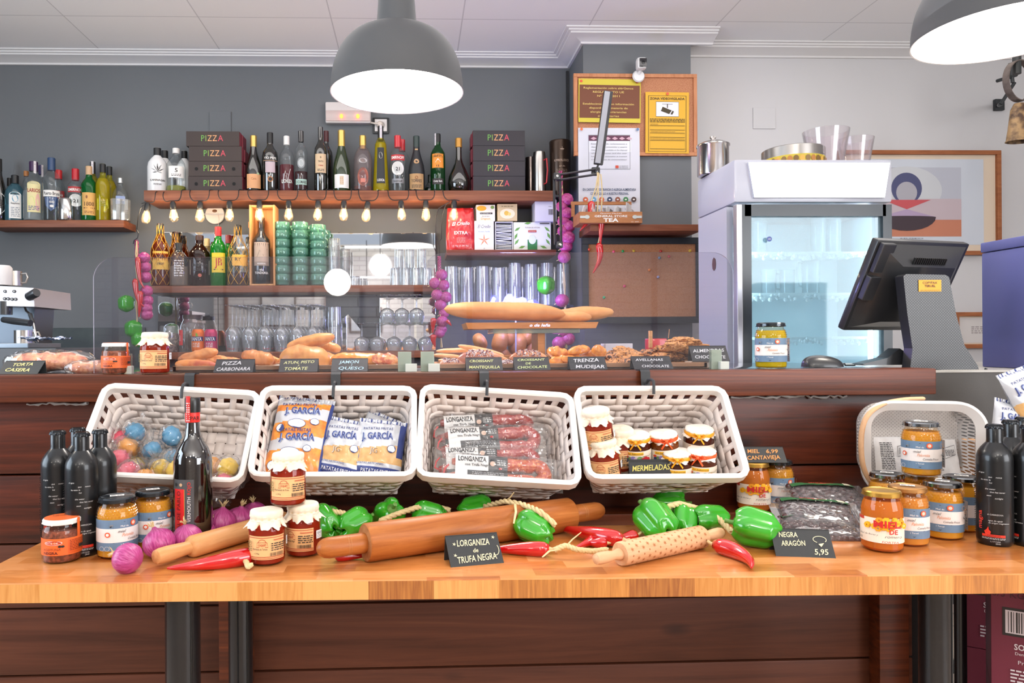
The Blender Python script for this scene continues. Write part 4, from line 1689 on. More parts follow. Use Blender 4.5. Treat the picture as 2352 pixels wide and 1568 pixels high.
def make_onion(label, seed=0):
 t=thing('purple_onion', label, 'onion', group='purple onions on the table')
 b=MB()
 def fn(u, v):
  a=u*2*PI
  th_=v*PI
  rr=.029*math.sin(th_)**.85*(1+.02*math.cos(11*a)+.012*math.cos(5*a+1))
  z=-.026*math.cos(th_)
  if v>.86:
   k=(v-.86)/.14
   z+=.006*k*k
   rr=max(rr, .0035)
  return(rr*math.cos(a), rr*math.sin(a), z)
 b.grid(fn, 40, 24, ONM, wrapu=True)
 b.build('bulb', t, smooth=70)
 b=MB()
 rnd=random.Random(seed)
 for i in range(22):
  a=rnd.uniform(0, 2*PI)
  s_=rnd.uniform(.002, .010)
  b.tube([(0, 0, .029), (s_*.4*math.cos(a), s_*.4*math.sin(a), .036), (s_*math.cos(a), s_*math.sin(a), .036+rnd.uniform(.002, .009))], [.0012, .0010, .0004], RAF, 4)
 b.build('root_tuft', t)
 return t
on=None
for(px, py, s_, rot, l)in((293, 1282, .96, (1.35, 0, -1.9), 'purple onion lying on its side at the tip of the slim rolling pin'), (366, 1247, 1.05, (-.4, -.4, .2), 'purple onion in front of the second honey jar'), (430, 1236, 1.02, (.25, -.15, .4), 'purple onion with straw tuft before the vermouth bottle'), (467, 1222, .9, (.2, .5, 1.4), 'small purple onion tucked behind the one before the vermouth bottle'), (508, 1201, 1.15, (.1, -.1, 2.1), 'purple onion between the vermouth bottle and the slim rolling pin'), (550, 1194, 1.05, (-.1, -.2, 3.0), 'purple onion nearest the front jam jar'), (585, 1180, 1.0, (-.2, .3, 4.0), 'purple onion furthest back behind the front jam jar')):
 q=onz(px, py, TZ+.027*s_)
 if on is None:
  on=make_onion(l)
  on.location, on.rotation_euler, on.scale=q, rot, (s_, )*3
 else:
  dup(on, q, rot, l, s_)
def braid(label, pix, r=.0042, name='straw_braid', tails=()):
 """plaited raffia cord through (px, py, Y) stations"""
 P=[at(*q)for q in pix]
 P=resample(P, 60, closed=False)
 for _ in range(4):
  P=[P[0]]+[(P[i-1]+P[i]*2+P[i+1])/4 for i in range(1, len(P)-1)]+[P[-1]]
 c=P[len(P)//2]
 t=thing(name, label, 'straw cord', c, group='straw cords')
 b=MB()
 n=len(P)
 for s_ in range(3):
  pts=[]
  for i, p_ in enumerate(P):
   tn=(P[min(i+1, n-1)]-P[max(i-1, 0)]).normalized()
   u=Vector((0, 0, 1))-tn*tn.z
   u.normalize()
   w=tn.cross(u)
   a=i*.55+s_*2*PI/3
   pts.append(p_-c+u*math.cos(a)*r*.7+w*math.sin(a)*r)
  b.tube(pts, r*.85, RAF, 6)
 b.build('plait', t, smooth=60)
 for tl in tails:
  b=MB()
  b.tube([at(*q)-c for q in tl], [.0032, .0028, .0018][:len(tl)]+[.0015]*max(0, len(tl)-3), RAF, 6, flatz=.4)
  b.build('loose_end', t)
 return t
braid('straw braid running from the jam jars over the green peppers', [(734, 1171, 1.60), (785, 1177, 1.59), (822, 1190, 1.58), (850, 1208, 1.59)])
braid('straw braid arching over the peppers behind the big pin', [(872, 1196, 1.60), (917, 1178, 1.62), (957, 1165, 1.64), (997, 1163, 1.66), (1033, 1171, 1.67)])
braid('straw braid draped over the big rolling pin and knotted', [(1113, 1163, 1.66), (1160, 1150, 1.60), (1200, 1158, 1.56), (1240, 1174, 1.50), (1276, 1206, 1.49)], tails=[[(1160, 1150, 1.60), (1172, 1142, 1.59), (1180, 1131, 1.58)], [(1183, 1156, 1.57), (1185, 1175, 1.50), (1180, 1202, 1.48)]])
braid('straw braid hanging over the long green pepper', [(1534, 1163, 1.56), (1560, 1156, 1.57), (1605, 1168, 1.58), (1650, 1190, 1.56), (1682, 1222, 1.52)], tails=[[(1660, 1198, 1.6), (1690, 1194, 1.62), (1715, 1193, 1.63)], [(1684, 1215, 1.52), (1690, 1234, 1.5), (1700, 1246, 1.49)]])
braid('knotted straw cord between red chillies and the star pin', [(1275, 1262, 1.42), (1300, 1252, 1.42), (1325, 1262, 1.41), (1360, 1266, 1.42), (1395, 1262, 1.43)], .0038, tails=[[(1285, 1262, 1.42), (1262, 1265, 1.40), (1246, 1279, 1.38)], [(1298, 1256, 1.42), (1315, 1238, 1.42), (1335, 1222, 1.42)]])
braid('short straw knot at the foot of the front jam jar', [(556, 1283, 1.40), (566, 1290, 1.39), (570, 1303, 1.37), (578, 1296, 1.38)], .003)
#  chalk cards
SLATE=flat('#2b2d2e', .6, bump=.1, bscale=400)
CHK=flat('#d8d0ac', .8)
CHO=flat('#e89a5a', .8)
CHW=flat('#e6e8e4', .8)
def make_card(label, w, h, lines, mat=CHK, tilt=.62, extra=None):
 """folded slate card: front face leaning back, a short rear leg. origin at the foot of the front face"""
 t=thing('chalk_card', label, 'price card', group='slate price cards')
 b=MB()
 y1, z1=h*math.sin(tilt), h*math.cos(tilt)
 e=.0014
 b.prism([(0, 0)], 0, 0)if False else None
 fr=[Vector((-w/2, 0, 0)), Vector((w/2, 0, 0)), Vector((w/2, y1, z1)), Vector((-w/2, y1, z1))]
 rr_=[Vector((-w/2, y1, z1)), Vector((w/2, y1, z1)), Vector((w/2, y1+h*.12, 0.0)), Vector((-w/2, y1+h*.12, 0.0))]
 for q in(fr, rr_):
  nn=(q[1]-q[0]).cross(q[2]-q[1]).normalized()*e
  b.add(q+[v-nn for v in q], [(0, 1, 2, 3), (7, 6, 5, 4), (0, 4, 5, 1), (1, 5, 6, 2), (2, 6, 7, 3), (3, 7, 4, 0)], SLATE)
 b.build('slate', t, smooth=0)
 p=Print()
 rnd=random.Random(len(label))
 for s_, u, v, hh, ww in lines:
  p.text(s_, u*w, v*h, hh*h, mat, w=ww*w, rot=rnd.uniform(-.02, .05), shear=.18, bold=.012)
 if extra:
  extra(p, w, h)
 p.build('chalk_lettering', t, plane((0, 0, 0), (1, 0, 0), (0, y1/h, z1/h), (0, -z1/h, y1/h)))
 return t
def loops(p, w, h):
 for x, y in((-.36, .70), (.40, .83), (-.38, .34)):
  p.poly([(x*w+.004*(1 if i%2==0 else .35)*math.cos(PI*i/5), y*h+.004*(1 if i%2==0 else .35)*math.sin(PI*i/5))for i in range(10)], CHK)
 p.line([(.38*w+.008*math.cos(R(a)), .44*h+.012*math.sin(R(a)))for a in range(-120, 60, 20)], .0012, CHK)
def garland(p, w, h):
 p.line([(.30*w+.012*math.cos(R(a)), .62*h+.007*math.sin(R(a)))for a in range(-40, 250, 20)], .0012, CHK)
 p.poly([(.26*w, .46*h), (.36*w, .50*h), (.30*w, .36*h)], CHK)
q=onz(1071, 1301, TZ)
c=make_card('slate card on the table front advertising dry sausage with black truffle', .104, .064, [('LORGANIZA', .0, .62, .20, .62), ('de', .02, .40, .13, .10), ('TRUFA NEGRA', .02, .12, .20, .74)], CHK, .72, loops)
c.location, c.rotation_euler=(q.x+.022, q.y+.008, TZ), (0, 0, .22)
q=onz(1856, 1282, TZ)
c=make_card('slate card priced 5,95 leaning before the olive packs', .108, .060, [('NEGRA', -.22, .68, .18, .32), ('ARAGÓN', -.16, .38, .18, .42), ('5,95', .28, .10, .19, .24)], CHK, .72, garland)
c.location, c.rotation_euler=(q.x, q.y+.008, TZ), (0, 0, -.20)
q=at(1758, 1077, 1.74)
c=make_card('slate card priced 6,99 resting on the two honey jars of the ledge', .100, .046, [('MIEL', -.22, .58, .24, .28), ('6,99', .22, .58, .24, .28), ('CANTAVIEJA', -.02, .18, .24, .76)], CHO, .75)
c.location, c.rotation_euler=(q.x, 1.738, .7665+.1195), (0, 0, -.12)
#  vacuum packs of black olives
FILM=thin('#fbfbfa', .05, 1.5, .10, '#e4e5e8', boost=1.8)
FILMC=thin('#ffffff', .05, 1.5, .05, '#f6f6f6', boost=2.0)
OLV=flat('#4a2a2c', .25, coat=.5, var=.3, vscale=60)
def pillow(w, l, th, mat, nu=40, nv=28, crinkle=.0012, seed=0, power=3, flat_bottom=False):
 def top(u, v):
  x, y=(u-.5)*2, (v-.5)*2
  k=(1-abs(x)**power)*(1-abs(y)**power)
  z=th*k**.55 if k>0 else 0
  z+=crinkle*mnoise.noise(Vector((x*7+seed, y*7, 0)))*min(1, k*3+.2)
  return Vector((x*w/2, y*l/2, z))
 b=MB()
 b.grid(top, nu, nv, mat)
 if flat_bottom:
  b.grid(lambda u, v:Vector(((u-.5)*w, (v-.5)*l, 0)), 4, 4, mat)
 else:
  b.grid(lambda u, v:Vector((top(u, v).x, top(u, v).y, -top(u, v).z)), nu, nv, mat)
 return b, top
def make_olives(label):
 t=thing('olive_pack', label, 'olive pack', group='vacuum packs of black olives')
 w, l, th=.165, .105, .021
 b, top=pillow(w, l, th, FILM, 44, 26, .0016, 3, 4, True)
 b.grid(lambda u, v:Vector(((u-.5)*(w+.03), (v-.5)*(l+.016), .0012+.0015*mnoise.noise(Vector((u*9, v*9, 2))))), 12, 8, FILM)
 b.build('film', t, smooth=60)
 b=MB()
 rnd=random.Random(5)
 for i in range(11):
  for j in range(7):
   x=(i+.5+rnd.uniform(-.25, .25))/11-.5
   y=(j+.5+rnd.uniform(-.25, .25))/7-.5
   z=max(.006, top(x+.5, y+.5).z-.008+rnd.uniform(-.002, .002))
   b.ball((x*w*.93, y*l*.93, z), (.0092, .0072, .0070), OLV, 12, 8, M=None)
 o=b.build('olives', t, smooth=70)
 o['kind']='stuff'
 p=Print()
 g=flat('#2f6a3e', .5)
 p.rect(-w*.44, l*.27, w*.44, l*.46, g, 24)
 p.scribble(-w*.2, l*.33, w*.15, l*.41, 2, flat('#c84a30', .5), 4)
 p.rect(w*.28, l*.29, w*.38, l*.42, flat('#e8e0c4', .5), 3)
 p.build('paper_band', t, lambda u, v, h:Vector((u, v, top(u/w+.5, v/l+.5).z+.0045+h)))
 return t
from mathutils import Euler
ol=None
for(px, py, Y, rot, l)in((1885, 1240, 1.56, (.22, .03, -.12), 'bottom pack of black olives behind the slate card'), (1880, 1188, 1.60, (.42, .05, -.16), 'middle pack of black olives in the stack'), (1900, 1150, 1.69, (.45, .02, -.10), 'topmost pack of black olives at the back of the stack')):
 p_=at(px, py, Y)
 if ol is None:
  ol=make_olives(l)
  ol.location, ol.rotation_euler=(p_.x, 1.555, TZ+.006), rot
 else:
  dup(ol, p_, rot, l)
  #  what lies in the woven baskets
CANC={'blue':'#3f8fb8', 'yellow':'#f2c62e', 'pink':'#f0647a', 'orange':'#f2a13a', 'cream':'#f0c9a0'}
def make_candy(colour, label, seed=0):
 t=thing('wrapped_sweet', label, 'sweet', group='cellophane wrapped sweets')
 b=MB()
 b.ball((0, 0, 0), (.020, .019, .017), flat(CANC[colour], .6, bump=.5, bscale=150, sss=.2), 22, 14, .25, 500)
 b.build('sweet', t, smooth=80)
 b=MB()
 rnd=random.Random(seed)
 def fn(u, v):
  a=u*2*PI
  th_=(v*1.0)*PI
  rr=.026*math.sin(min(th_, PI*.8))+(.014 if v>.8 else 0)*(v-.8)*4
  z=-.023*math.cos(th_)+(v>.75)*(v-.75)*.05
  k=1+.16*mnoise.noise(Vector((math.cos(a)*2.6, math.sin(a)*2.6, v*7+seed)))
  k+=.10*math.sin(11*a+seed)*v
  return(rr*k*math.cos(a), rr*k*math.sin(a), z)
 b.grid(fn, 44, 20, FILMC, wrapu=True)
 b.build('cellophane', t, smooth=18)
 return t
protos={}
M1=BASK[0]
lst=[('pink', -.138, .035, .028), ('blue', -.108, .045, .040), ('orange', -.118, .012, .030), ('blue', -.062, .008, .030), ('blue', -.025, .045, .034), ('cream', .015, .040, .020), ('blue', -.012, -.004, .022), ('pink', -.128, -.022, .032), ('pink', -.095, -.055, .036), ('yellow', -.030, -.038, .032), ('orange', -.055, -.070, .036), ('yellow', .008, -.045, .034), ('yellow', .040, -.052, .028), ('orange', .082, -.020, .020), ('yellow', .118, -.030, .030), ('pink', .120, -.066, .030), ('orange', .068, -.060, .028), ('pink', .100, -.052, .010), ('yellow', -.10, -.02, .012), ('cream', .045, -.015, .012), ('blue', .02, -.07, .014), ('yellow', -.135, -.065, .016)]
WH=['at the back', 'near the rim', 'lying low', 'in the heap', 'towards the front rim', 'against the basket side', 'half buried']
for i, (cn, x, y, z)in enumerate(lst):
 hpos='by the water bottles' if x<-.09 else('beside the vermouth bottle' if x>.05 else 'in the middle of the basket')
 vpos='at the back' if y>.03 else('in the centre row' if y>-.03 else 'at the front rim')
 if z<.021:
  vpos+=' underneath'
 lab='%s cellophane wrapped sweet %s %s'%(cn, vpos, hpos)
 o=make_candy(cn, lab, i)if cn not in protos else dup(protos[cn], (0, 0, 0), None, lab)
 protos.setdefault(cn, o)
 put(o, M1, (x, y-.006, -BD+z*1.45+.004), (i*1.3, i*.7, i*2.1), 1.1+.08*(i%3))
NAVY=flat('#33427e', .35)
SILV=flat('#c9cbd0', .3, .2, coat=.3)
CRISP=speck('#d4741a', '#ec9a38', 55, .5, .45, .12, .4, .2)
CRISP2=speck('#c99a5e', '#dcae70', 45, .5, .45, .12, .4, .2)
CLEAR=flat('#b9b4b2', .25, coat=.5)
def make_crisps(label, w, l, th, style, seed=0):
 t=thing('crisp_bag', label, 'crisp bag', group='bags of fried potato crisps')
 def top(u, v, k0=1.0):
  x, y=(u-.5)*2, (v-.5)*2
  k=max(0, (1-abs(x)**3)*(1-min(1, abs(y)*1.10)**4))
  z=th/2*k**.6
  z+=.0034*mnoise.noise(Vector((x*3.2+seed, y*4, seed)))*min(1, k*4+.3)
  z+=.0016*math.sin(x*30+seed)*(1 if abs(y)>.88 else 0)
  return Vector((x*w/2*(1-.04*(1-y*y)), y*l/2, z))
 def design(u, v):
  y=v-(u-.5)*.10
  if style=='big':
   if v>.93 or u>.955 or u<.02:
    return NAVY if u>.955 or u<.02 else SILV
   if .68<y<.82 or .35<y<.48:
    return SILV
   return SILV if y>.90 else CRISP
  if v>.93 or v<.07:
   return NAVY if int(u*30)%2 else SILV
  if u>.86 and .4<v:
   return NAVY
  if v>.55+.12*(u-.5):
   return SILV
  if v<.24:
   return NAVY
  if v<.30:
   return SILV
  return CRISP2
 nu, nv=60, 64
 b=MB()
 vs=[top(i/nu, j/nv)for j in range(nv+1)for i in range(nu+1)]
 for v_ in vs:
  b.v.append(v_)
 for j in range(nv):
  for i in range(nu):
   b.f.append([j*(nu+1)+i, j*(nu+1)+i+1, (j+1)*(nu+1)+i+1, (j+1)*(nu+1)+i])
   b.m.append(b.mi(design((i+.5)/nu, (j+.5)/nv)))
 b.grid(lambda u, v:Vector((top(u, v).x, top(u, v).y, -top(u, v).z)), 24, 24, SILV)
 b.build('bag', t, smooth=50)
 p=Print(.0002)
 IK=flat('#2e3c78', .5)
 wht=flat('#f0f0f2', .5)
 if style=='big':
  for vv in(.22, -.10):
   for s_, uu in(('PATATAS FRITAS', -.01), ):
    p.text(s_, uu, vv*l+.030, .0075, IK, w=w*.60, rot=.09, bold=.01)
   p.text('J. GARCÍA', 0.0018, vv*l+.0092, .0165, flat('#8f9cc4', .5), w=w*.62, rot=.09, bold=.03)
   p.text('J. GARCÍA', 0, vv*l+.010, .0165, IK, w=w*.62, rot=.09, bold=.02)
  for(x, y, a, b2)in((-.05, .14, .022, .011), (.26, .18, .011, .008), (-.06, -.20, .024, .012), (.22, -.14, .010, .008), (-.33, .07, .010, .010), (-.34, -.36, .011, .010)):
   p.ell(x*w, y*l, a, b2, IK)
   p.ell(x*w, y*l, a-.0012, b2-.0012, wht)
   p.text('JG', x*w, y*l-.0022, .0045 if a<.015 else .007, flat('#8f9cc4', .5))
  p.text('PATATAS FRITAS', -.01, .445*l, .0085, IK, w=w*.62, rot=.03)
 else:
  p.text('PATATAS FRITAS', -.08*w, .31*l, .0065, IK, w=w*.62, rot=.08)
  p.text('J. GARCÍA', -.08*w+.0015, .155*l, .0155, flat('#8f9cc4', .5), w=w*.66, rot=.08, bold=.03)
  p.text('J. GARCÍA', -.08*w, .16*l, .0155, IK, w=w*.66, rot=.08, bold=.02)
  p.text('JG', -.12*w, -.06*l, .012, wht, rot=.05)
  p.text('JG', -.12*w+.001, -.062*l, .012, flat('#8a6a4a', .5), rot=.05)
  p.ell(.25*w, .03*l, .010, .009, IK)
  p.ell(.25*w, .03*l, .009, .008, wht)
  p.text('PATATAS ARTESANAS', -.02, -.235*l, .0045, IK, w=w*.60)
  p.text('PATATAS FRITAS', 0, -.36*l, .0085, wht, w=w*.66)
 p.build('printing', t, lambda u, v, h:top(u/w+.5, v/l+.5)+Vector((0, 0, .0012+h)))
 return t
M2=BASK[1]
cb=make_crisps('tall bag of orange crisps with two blue brand banners', .135, .205, .05, 'big', 1)
put(cb, M2, (-.090, .012, -.062), (.22, .0, -.13), 1.0)
cs=make_crisps('crisp bag leaning in the middle of the basket', .112, .150, .045, 'small', 4)
put(cs, M2, (.012, -.012, -.074), (.30, .05, -.20))
o=dup(cs, (0, 0, 0), None, 'crisp bag in the back corner partly covered by two others')
put(o, M2, (.088, .022, -.104), (.25, .1, -.40))
o=dup(cs, (0, 0, 0), None, 'crisp bag at the front corner of the basket beside the sausages')
put(o, M2, (.096, -.016, -.072), (.30, .06, -.10))
o=dup(cs, (0, 0, 0), None, 'crisp bag squeezed at the back between the tall bag and the middle one')
put(o, M2, (-.022, .012, -.112), (.1, .0, .25), .9)
SAUS=speck('#a02420', '#e09a8a', 150, .62, .35, .08, .6, .5, 5)
SAUSO=speck('#b8441c', '#e08a50', 150, .58, .35, .08, .6, .5, 5)
LABW, LABK=flat('#e6e4e2', .5), flat('#2b2b2d', .4)
def make_sausage(label, mat=SAUS, seed=0):
 t=thing('sausage_pack', label, 'dry sausage', group='packed horseshoe sausages')
 r=.0155
 pts=[]
 gap=.0185
 for i in range(12):
  pts.append(Vector((-.125+.19*i/11, -gap, 0)))
 for i in range(1, 14):
  a=-PI/2+PI*i/14
  pts.append(Vector((.065+.032*math.cos(a), gap*1.25*math.sin(a), .002)))
 for i in range(12):
  pts.append(Vector((.065-.18*i/11, gap, 0)))
 b=MB()
 n=len(pts)
 rs=[r*(.45 if i in(0, n-1)else(.85 if i in(1, n-2)else 1+.06*math.sin(i*1.7+seed)))for i in range(n)]
 b.tube(pts, rs, mat, 16)
 b.tube([(-.125, -gap, 0), (-.134, -gap+.004, .003), (-.130, 0, .004), (-.122, .010, .003)], .0022, flat('#d9484a', .5), 6)
 b.build('sausage', t, smooth=70)
 b=MB()
 def slv(u, v, up=0.0):
  y=(v-.5)*2
  return Vector((-.108+.118*u, y*.0350, .0172-.0085*(1 if abs(y)>.9 else 0)+.0018*math.cos(y*PI*2+PI)+.0008*mnoise.noise(Vector((u*8, v*6, seed)))))
 nu=30
 for j in range(16):
  for i in range(nu):
   u, v=i/nu, j/16
   q=[slv(u, v), slv(u+1/nu, v), slv(u+1/nu, v+1/16), slv(u, v+1/16)]
   wht=(u<.62-.1*(1 if v<.4 else 0)and v>.42)or(u<.22 and v>.12)
   b.add(q, [(0, 1, 2, 3)], LABW if wht else LABK)
 b.build('paper_sleeve', t, smooth=0)
 p=Print(.00015)
 p.text('LONGANIZA', -.070, .0150, .0120, LABK, w=.064, bold=.03, layer=1)
 p.text('con Trufa Negra', -.058, .0055, .0052, LABK, w=.056, bold=.02, layer=1)
 p.ell(-.024, .012, .006, .0055, flat('#dab8a4', .6), layer=2)
 p.ell(-.006, .002, .004, .0025, flat('#b81a1c', .5), layer=2)
 p.scribble(-.070, -.024, .002, -.008, 4, flat('#a9a9aa', .5), 8)
 p.scribble(-.014, .008, .006, .022, 3, flat('#c9c9c9', .5), 9)
 p.build('lettering', t, lambda u, v, h:Vector((u, v, slv((u+.108)/.118, v/.07+.5).z+.0010+h)))
 b, top=pillow(.275, .080, .021, FILMC, 50, 20, .006, seed, 5)
 b.build('film', t, smooth=22)
 return t
M3=BASK[2]
sa=make_sausage('packed sausage second from the back with thick red bend', SAUS, 1)
put(sa, M3, (.0, .024, -.080), (.0, -.02, .10))
o=dup(sa, (0, 0, 0), None, 'packed sausage at the very back of the basket')
put(o, M3, (-.010, .070, -.100), (.25, .0, .13))
o=dup(sa, (0, 0, 0), None, 'packed sausage third from the back with open loop')
put(o, M3, (-.004, -.030, -.080), (.0, -.01, .08))
so=make_sausage('orange toned packed sausage at the front rim of the basket', SAUSO, 3)
put(so, M3, (.016, -.066, -.064), (.12, .0, -.01))
M4=BASK[3]
T0=-1.05
def jarw(o, px, py, Y, rx=.24, ry=0.0):
 o.location=at(px, py, Y)
 o.rotation_euler=Euler((rx, ry, facec(o.location)), 'XYZ')
 return o
jarw(dup(cA, (0, 0, 0), None, 'jam jar with paper cap on top of the pair at the side of the basket'), 1378, 1036, 1.69, .18, -.10)
jarw(dup(cA, (0, 0, 0), None, 'jam jar with paper cap standing under another at the basket front corner'), 1394, 1105, 1.685, .18, -.10)
jarw(dup(cA, (0, 0, 0), None, 'jam jar with paper cap barely visible between pair and golden ribbon jar'), 1420, 1076, 1.73, .22, .05)
pr=make_preserve('preserve jar with golden ribbon beside the tan labelled jam jars', '#f2a51e', '#c8282c', seed=1)
jarw(pr, 1460, 1070, 1.72, .22)
jarw(make_preserve('preserve jar with orange ribbon in the middle of the basket', '#ee5a22', '#e8862a', '#8a4a18', seed=2), 1526, 1068, 1.72, .22, -.04)
jarw(dup(pr, (0, 0, 0), None, 'preserve jar with golden ribbon behind the one with the orange bow'), 1602, 1056, 1.73, .22, .06)
jarw(make_preserve('preserve jar with orange bow at the front corner of the jam basket', '#ee5a22', '#e8862a', '#6a3018', seed=3), 1608, 1107, 1.685, .2, .04)
jarw(dup(pr, (0, 0, 0), None, 'preserve jar partly hidden behind the slate card in the basket'), 1556, 1112, 1.69, .2)
c=make_card('slate card reading mermeladas standing in the jam basket', .100, .056, [('MERMELADAS', .0, .56, .22, .86), ('4,65', .0, .14, .24, .36)], flat('#d6c86a', .8), .10)
c.location, c.rotation_euler=at(1497, 1112, 1.655), (0, 0, -.03)
c['group']='slate price cards'
#  acrylic screens on the bar
ACRY=thin('#f4f4f8', .01, 1.49, .015, '#c9ccd8')
ACRE=flat('#c8c9d6', .15, 0, coat=.5)
SY=1.862
def screen(pxl, pxr, pyt, label, rr_=.055):
 zt=at((pxl+pxr)/2, pyt, SY).z
 x0, x1=at(pxl, 700, SY).x, at(pxr, 700, SY).x
 z0=CZ+.002
 pts=[(x0, z0), (x1, z0)]
 for k in range(0, 10):
  a=R(90*k/9)
  pts.append((x1-rr_+rr_*math.cos(a), zt-rr_+rr_*math.sin(a)))
 for k in range(0, 10):
  a=R(90+90*k/9)
  pts.append((x0+rr_+rr_*math.cos(a), zt-rr_+rr_*math.sin(a)))
 b=MB()
 n=len(pts)
 t_=.004
 vs=[(x, SY-t_/2, z)for x, z in pts]+[(x, SY+t_/2, z)for x, z in pts]
 b.add(vs, [tuple(range(n)), tuple(range(n, 2*n))[::-1]], ACRY)
 b.add(vs, [(i, i+n, (i+1)%n+n, (i+1)%n)for i in range(n)], ACRE)
 return tag(b.build('acrylic_screen', smooth=0), label, 'screen', 'clear acrylic screens on the bar')
screen(215, 951, 590, 'clear acrylic screen in front of the pizza and puff pastries')
screen(971, 1684, 580, 'clear acrylic screen in front of the croissants and cookies')
FOOT=flat('#c3c7bf', .35)
FOOTG=flat('#8d9a90', .4)
for px, w, l in((297, .022, 'acrylic screen foot beside the olive paste jar on the bar'), (939, .034, 'acrylic screen foot before the ham pastry'), (991, .034, 'acrylic screen foot at the meeting of both screens'), (1650, .026, 'acrylic screen foot before the almond card')):
 q=at(px, 850, SY)
 t=thing('screen_foot', l, 'screen foot', (q.x, SY, CZ), group='feet holding the acrylic screens')
 b=MB()
 b.box(-w*.3, -.006, 0.0, w, .007, .050, thin('#e6efe6', .05, 1.5, .35, '#c8d0c4'), .001)
 b.box(-w*.3, .006, 0.0, w, .007, .050, thin('#e6efe6', .05, 1.5, .35, '#c8d0c4'), .001)
 b.build('clear_cheek', t, smooth=0)
 b=MB()
 b.box(.006, -.018, 0, w*.85, .016, .020, FOOT, .0015)
 b.build('white_block', t, smooth=0)
 #  trays and pastry
TRAYW=wood('#b98a62', '#9f714b', '#c99d75', (4, 50, 50), .5, .1, seed=21)
def tray(pxl, pxr, label, y0=1.93, y1=2.20):
 x0, x1=at(pxl, 850, y0).x, at(pxr, 850, y0).x
 t=thing('wooden_tray', label, 'tray', ((x0+x1)/2, y0, CZ), group='wooden pastry trays')
 w, l=x1-x0, y1-y0
 b=MB()
 b.box(0, l/2, 0, w, l, .006, TRAYW, .001)
 b.box(0, .005, 0, w, .01, .016, TRAYW, .0015)
 b.box(0, l-.005, 0, w, .01, .016, TRAYW, .0015)
 b.box(-w/2+.005, l/2, 0, .01, l, .016, TRAYW, .0015)
 b.box(w/2-.005, l/2, 0, .01, l, .016, TRAYW, .0015)
 b.build('tray_body', t, smooth=0)
 b=MB()
 rnd=random.Random(3)
 b.grid(lambda u, v:Vector(((u-.5)*w*.96, .014+v*(l-.03), .008+.005*mnoise.noise(Vector((u*12, v*5, 1))))), 24, 8, flat('#e6ddd6', .7))
 b.build('baking_paper', t, smooth=20)
 return t
tray(396, 925, 'wooden tray of pizza pastries, filled domes and ham puff')
tray(1000, 1625, 'wooden tray of croissants, plaits and chocolate cookies')
CRU=speck('#b8702c', '#dc984a', 38, .5, .5, .2, .15, .3)
CRU2=speck('#a85c28', '#d48c46', 30, .5, .5, .25, .15, .3)
GOLDP=speck('#cc6e12', '#f0a034', 60, .48, .35, .18, .5, .4)
SALT=speck('#7a4a62', '#f0e4e0', 330, .56, .4, .05, .3, .8, 2)
CHOC=speck('#3e2018', '#c8864e', 130, .47, .5, .05, .1, .9, 4)
CHOC2=speck('#5a2e1c', '#d0904e', 150, .42, .5, .06, .1, .9, 4)
ALM=speck('#9a5824', '#dc9e58', 170, .45, .5, .06, .1, 1.0, 4)
def loaf(name, label, px, py, Y, wpx, hpx, mat, cat, rot=(0, 0, 0), amp=.22, fr=9, dep=None, group=None, tip=1.0, seed=0, zbase=None):
 """rounded baked thing: centre pixel, size in pixels, free rotation"""
 c=at(px, py, Y)
 k=pxm(Y)
 w, h=wpx*k/2, hpx*k/2
 d=dep or h*1.25
 t=thing(name, label, cat, c, group=group)
 b=MB()
 def fn(u, v):
  a=u*2*PI
  s_=(v-.5)*2
  r_=max(0, 1-abs(s_)**(2.8*tip))**.5
  nz=1+amp*mnoise.noise(Vector((s_*2.2+seed, math.cos(a)*.9, math.sin(a)*.9))*(fr/9))+amp*.3*mnoise.noise(Vector((s_*9+seed, math.cos(a)*3, math.sin(a)*3)))
  return Vector((s_*w, math.cos(a)*d*r_*nz, math.sin(a)*h*r_*nz*(1 if math.sin(a)>0 else .85)))
 b.grid(fn, 28, 40, mat, wrapu=True)
 b.build('crust', t, smooth=80)
 t.rotation_euler=rot
 return t
PG='filled savoury pastries'
loaf('empanada', 'folded pizza pastry curling up at the start of the tray', 455, 818, 2.06, 92, 30, CRU2, 'pastry', (0, -.25, .1), .3, group=PG, seed=1)
loaf('empanada', 'flat pizza pastry with red topping lying under the curled one', 450, 838, 2.00, 95, 26, speck('#d9853a', '#b04a26', 30, .55, .5, .12, .1, .3), 'pastry', (0, .05, 0), .2, group=PG, seed=2)
loaf('pizza_slice', 'pizza pastry with crumbly topping behind the pizza card', 530, 832, 2.06, 120, 24, speck('#c46a34', '#e8a55c', 70, .5, .5, .12, .1, .5), 'pastry', (0, .18, 0), .4, group=PG, seed=3)
loaf('pizza_slice', 'rounded pizza pastry between the pizza card and the tuna card', 592, 822, 2.08, 76, 34, CRU2, 'pastry', (0, .2, 0), .3, group=PG, seed=4)
loaf('pizza_slice', 'small end of pizza pastry next to the paper of the tuna domes', 622, 828, 2.12, 46, 18, speck('#c46a34', '#e8a55c', 70, .5, .5, .12, .1, .5), 'pastry', (0, 0, 0), .4, group=PG, seed=5)
loaf('filled_dome', 'large domed tuna pastry behind its chalk card', 700, 826, 2.05, 116, 66, CRU, 'pastry', (0, .02, 0), .12, group=PG, seed=6)
loaf('filled_dome', 'second domed pastry tucked behind the tuna dome', 742, 832, 2.12, 80, 50, CRU, 'pastry', (0, .2, 0), .15, group=PG, seed=7)
loaf('bread_stick', 'pointed bread roll lying across the tuna domes', 714, 785, 2.10, 112, 32, CRU, 'bread', (0, -.22, .1), .12, group='pointed rolls on the domes', seed=8)
loaf('bread_stick', 'second pointed roll drooping behind the first above the ham pastry', 758, 797, 2.16, 52, 24, CRU, 'bread', (0, .25, 0), .15, group='pointed rolls on the domes', seed=9)
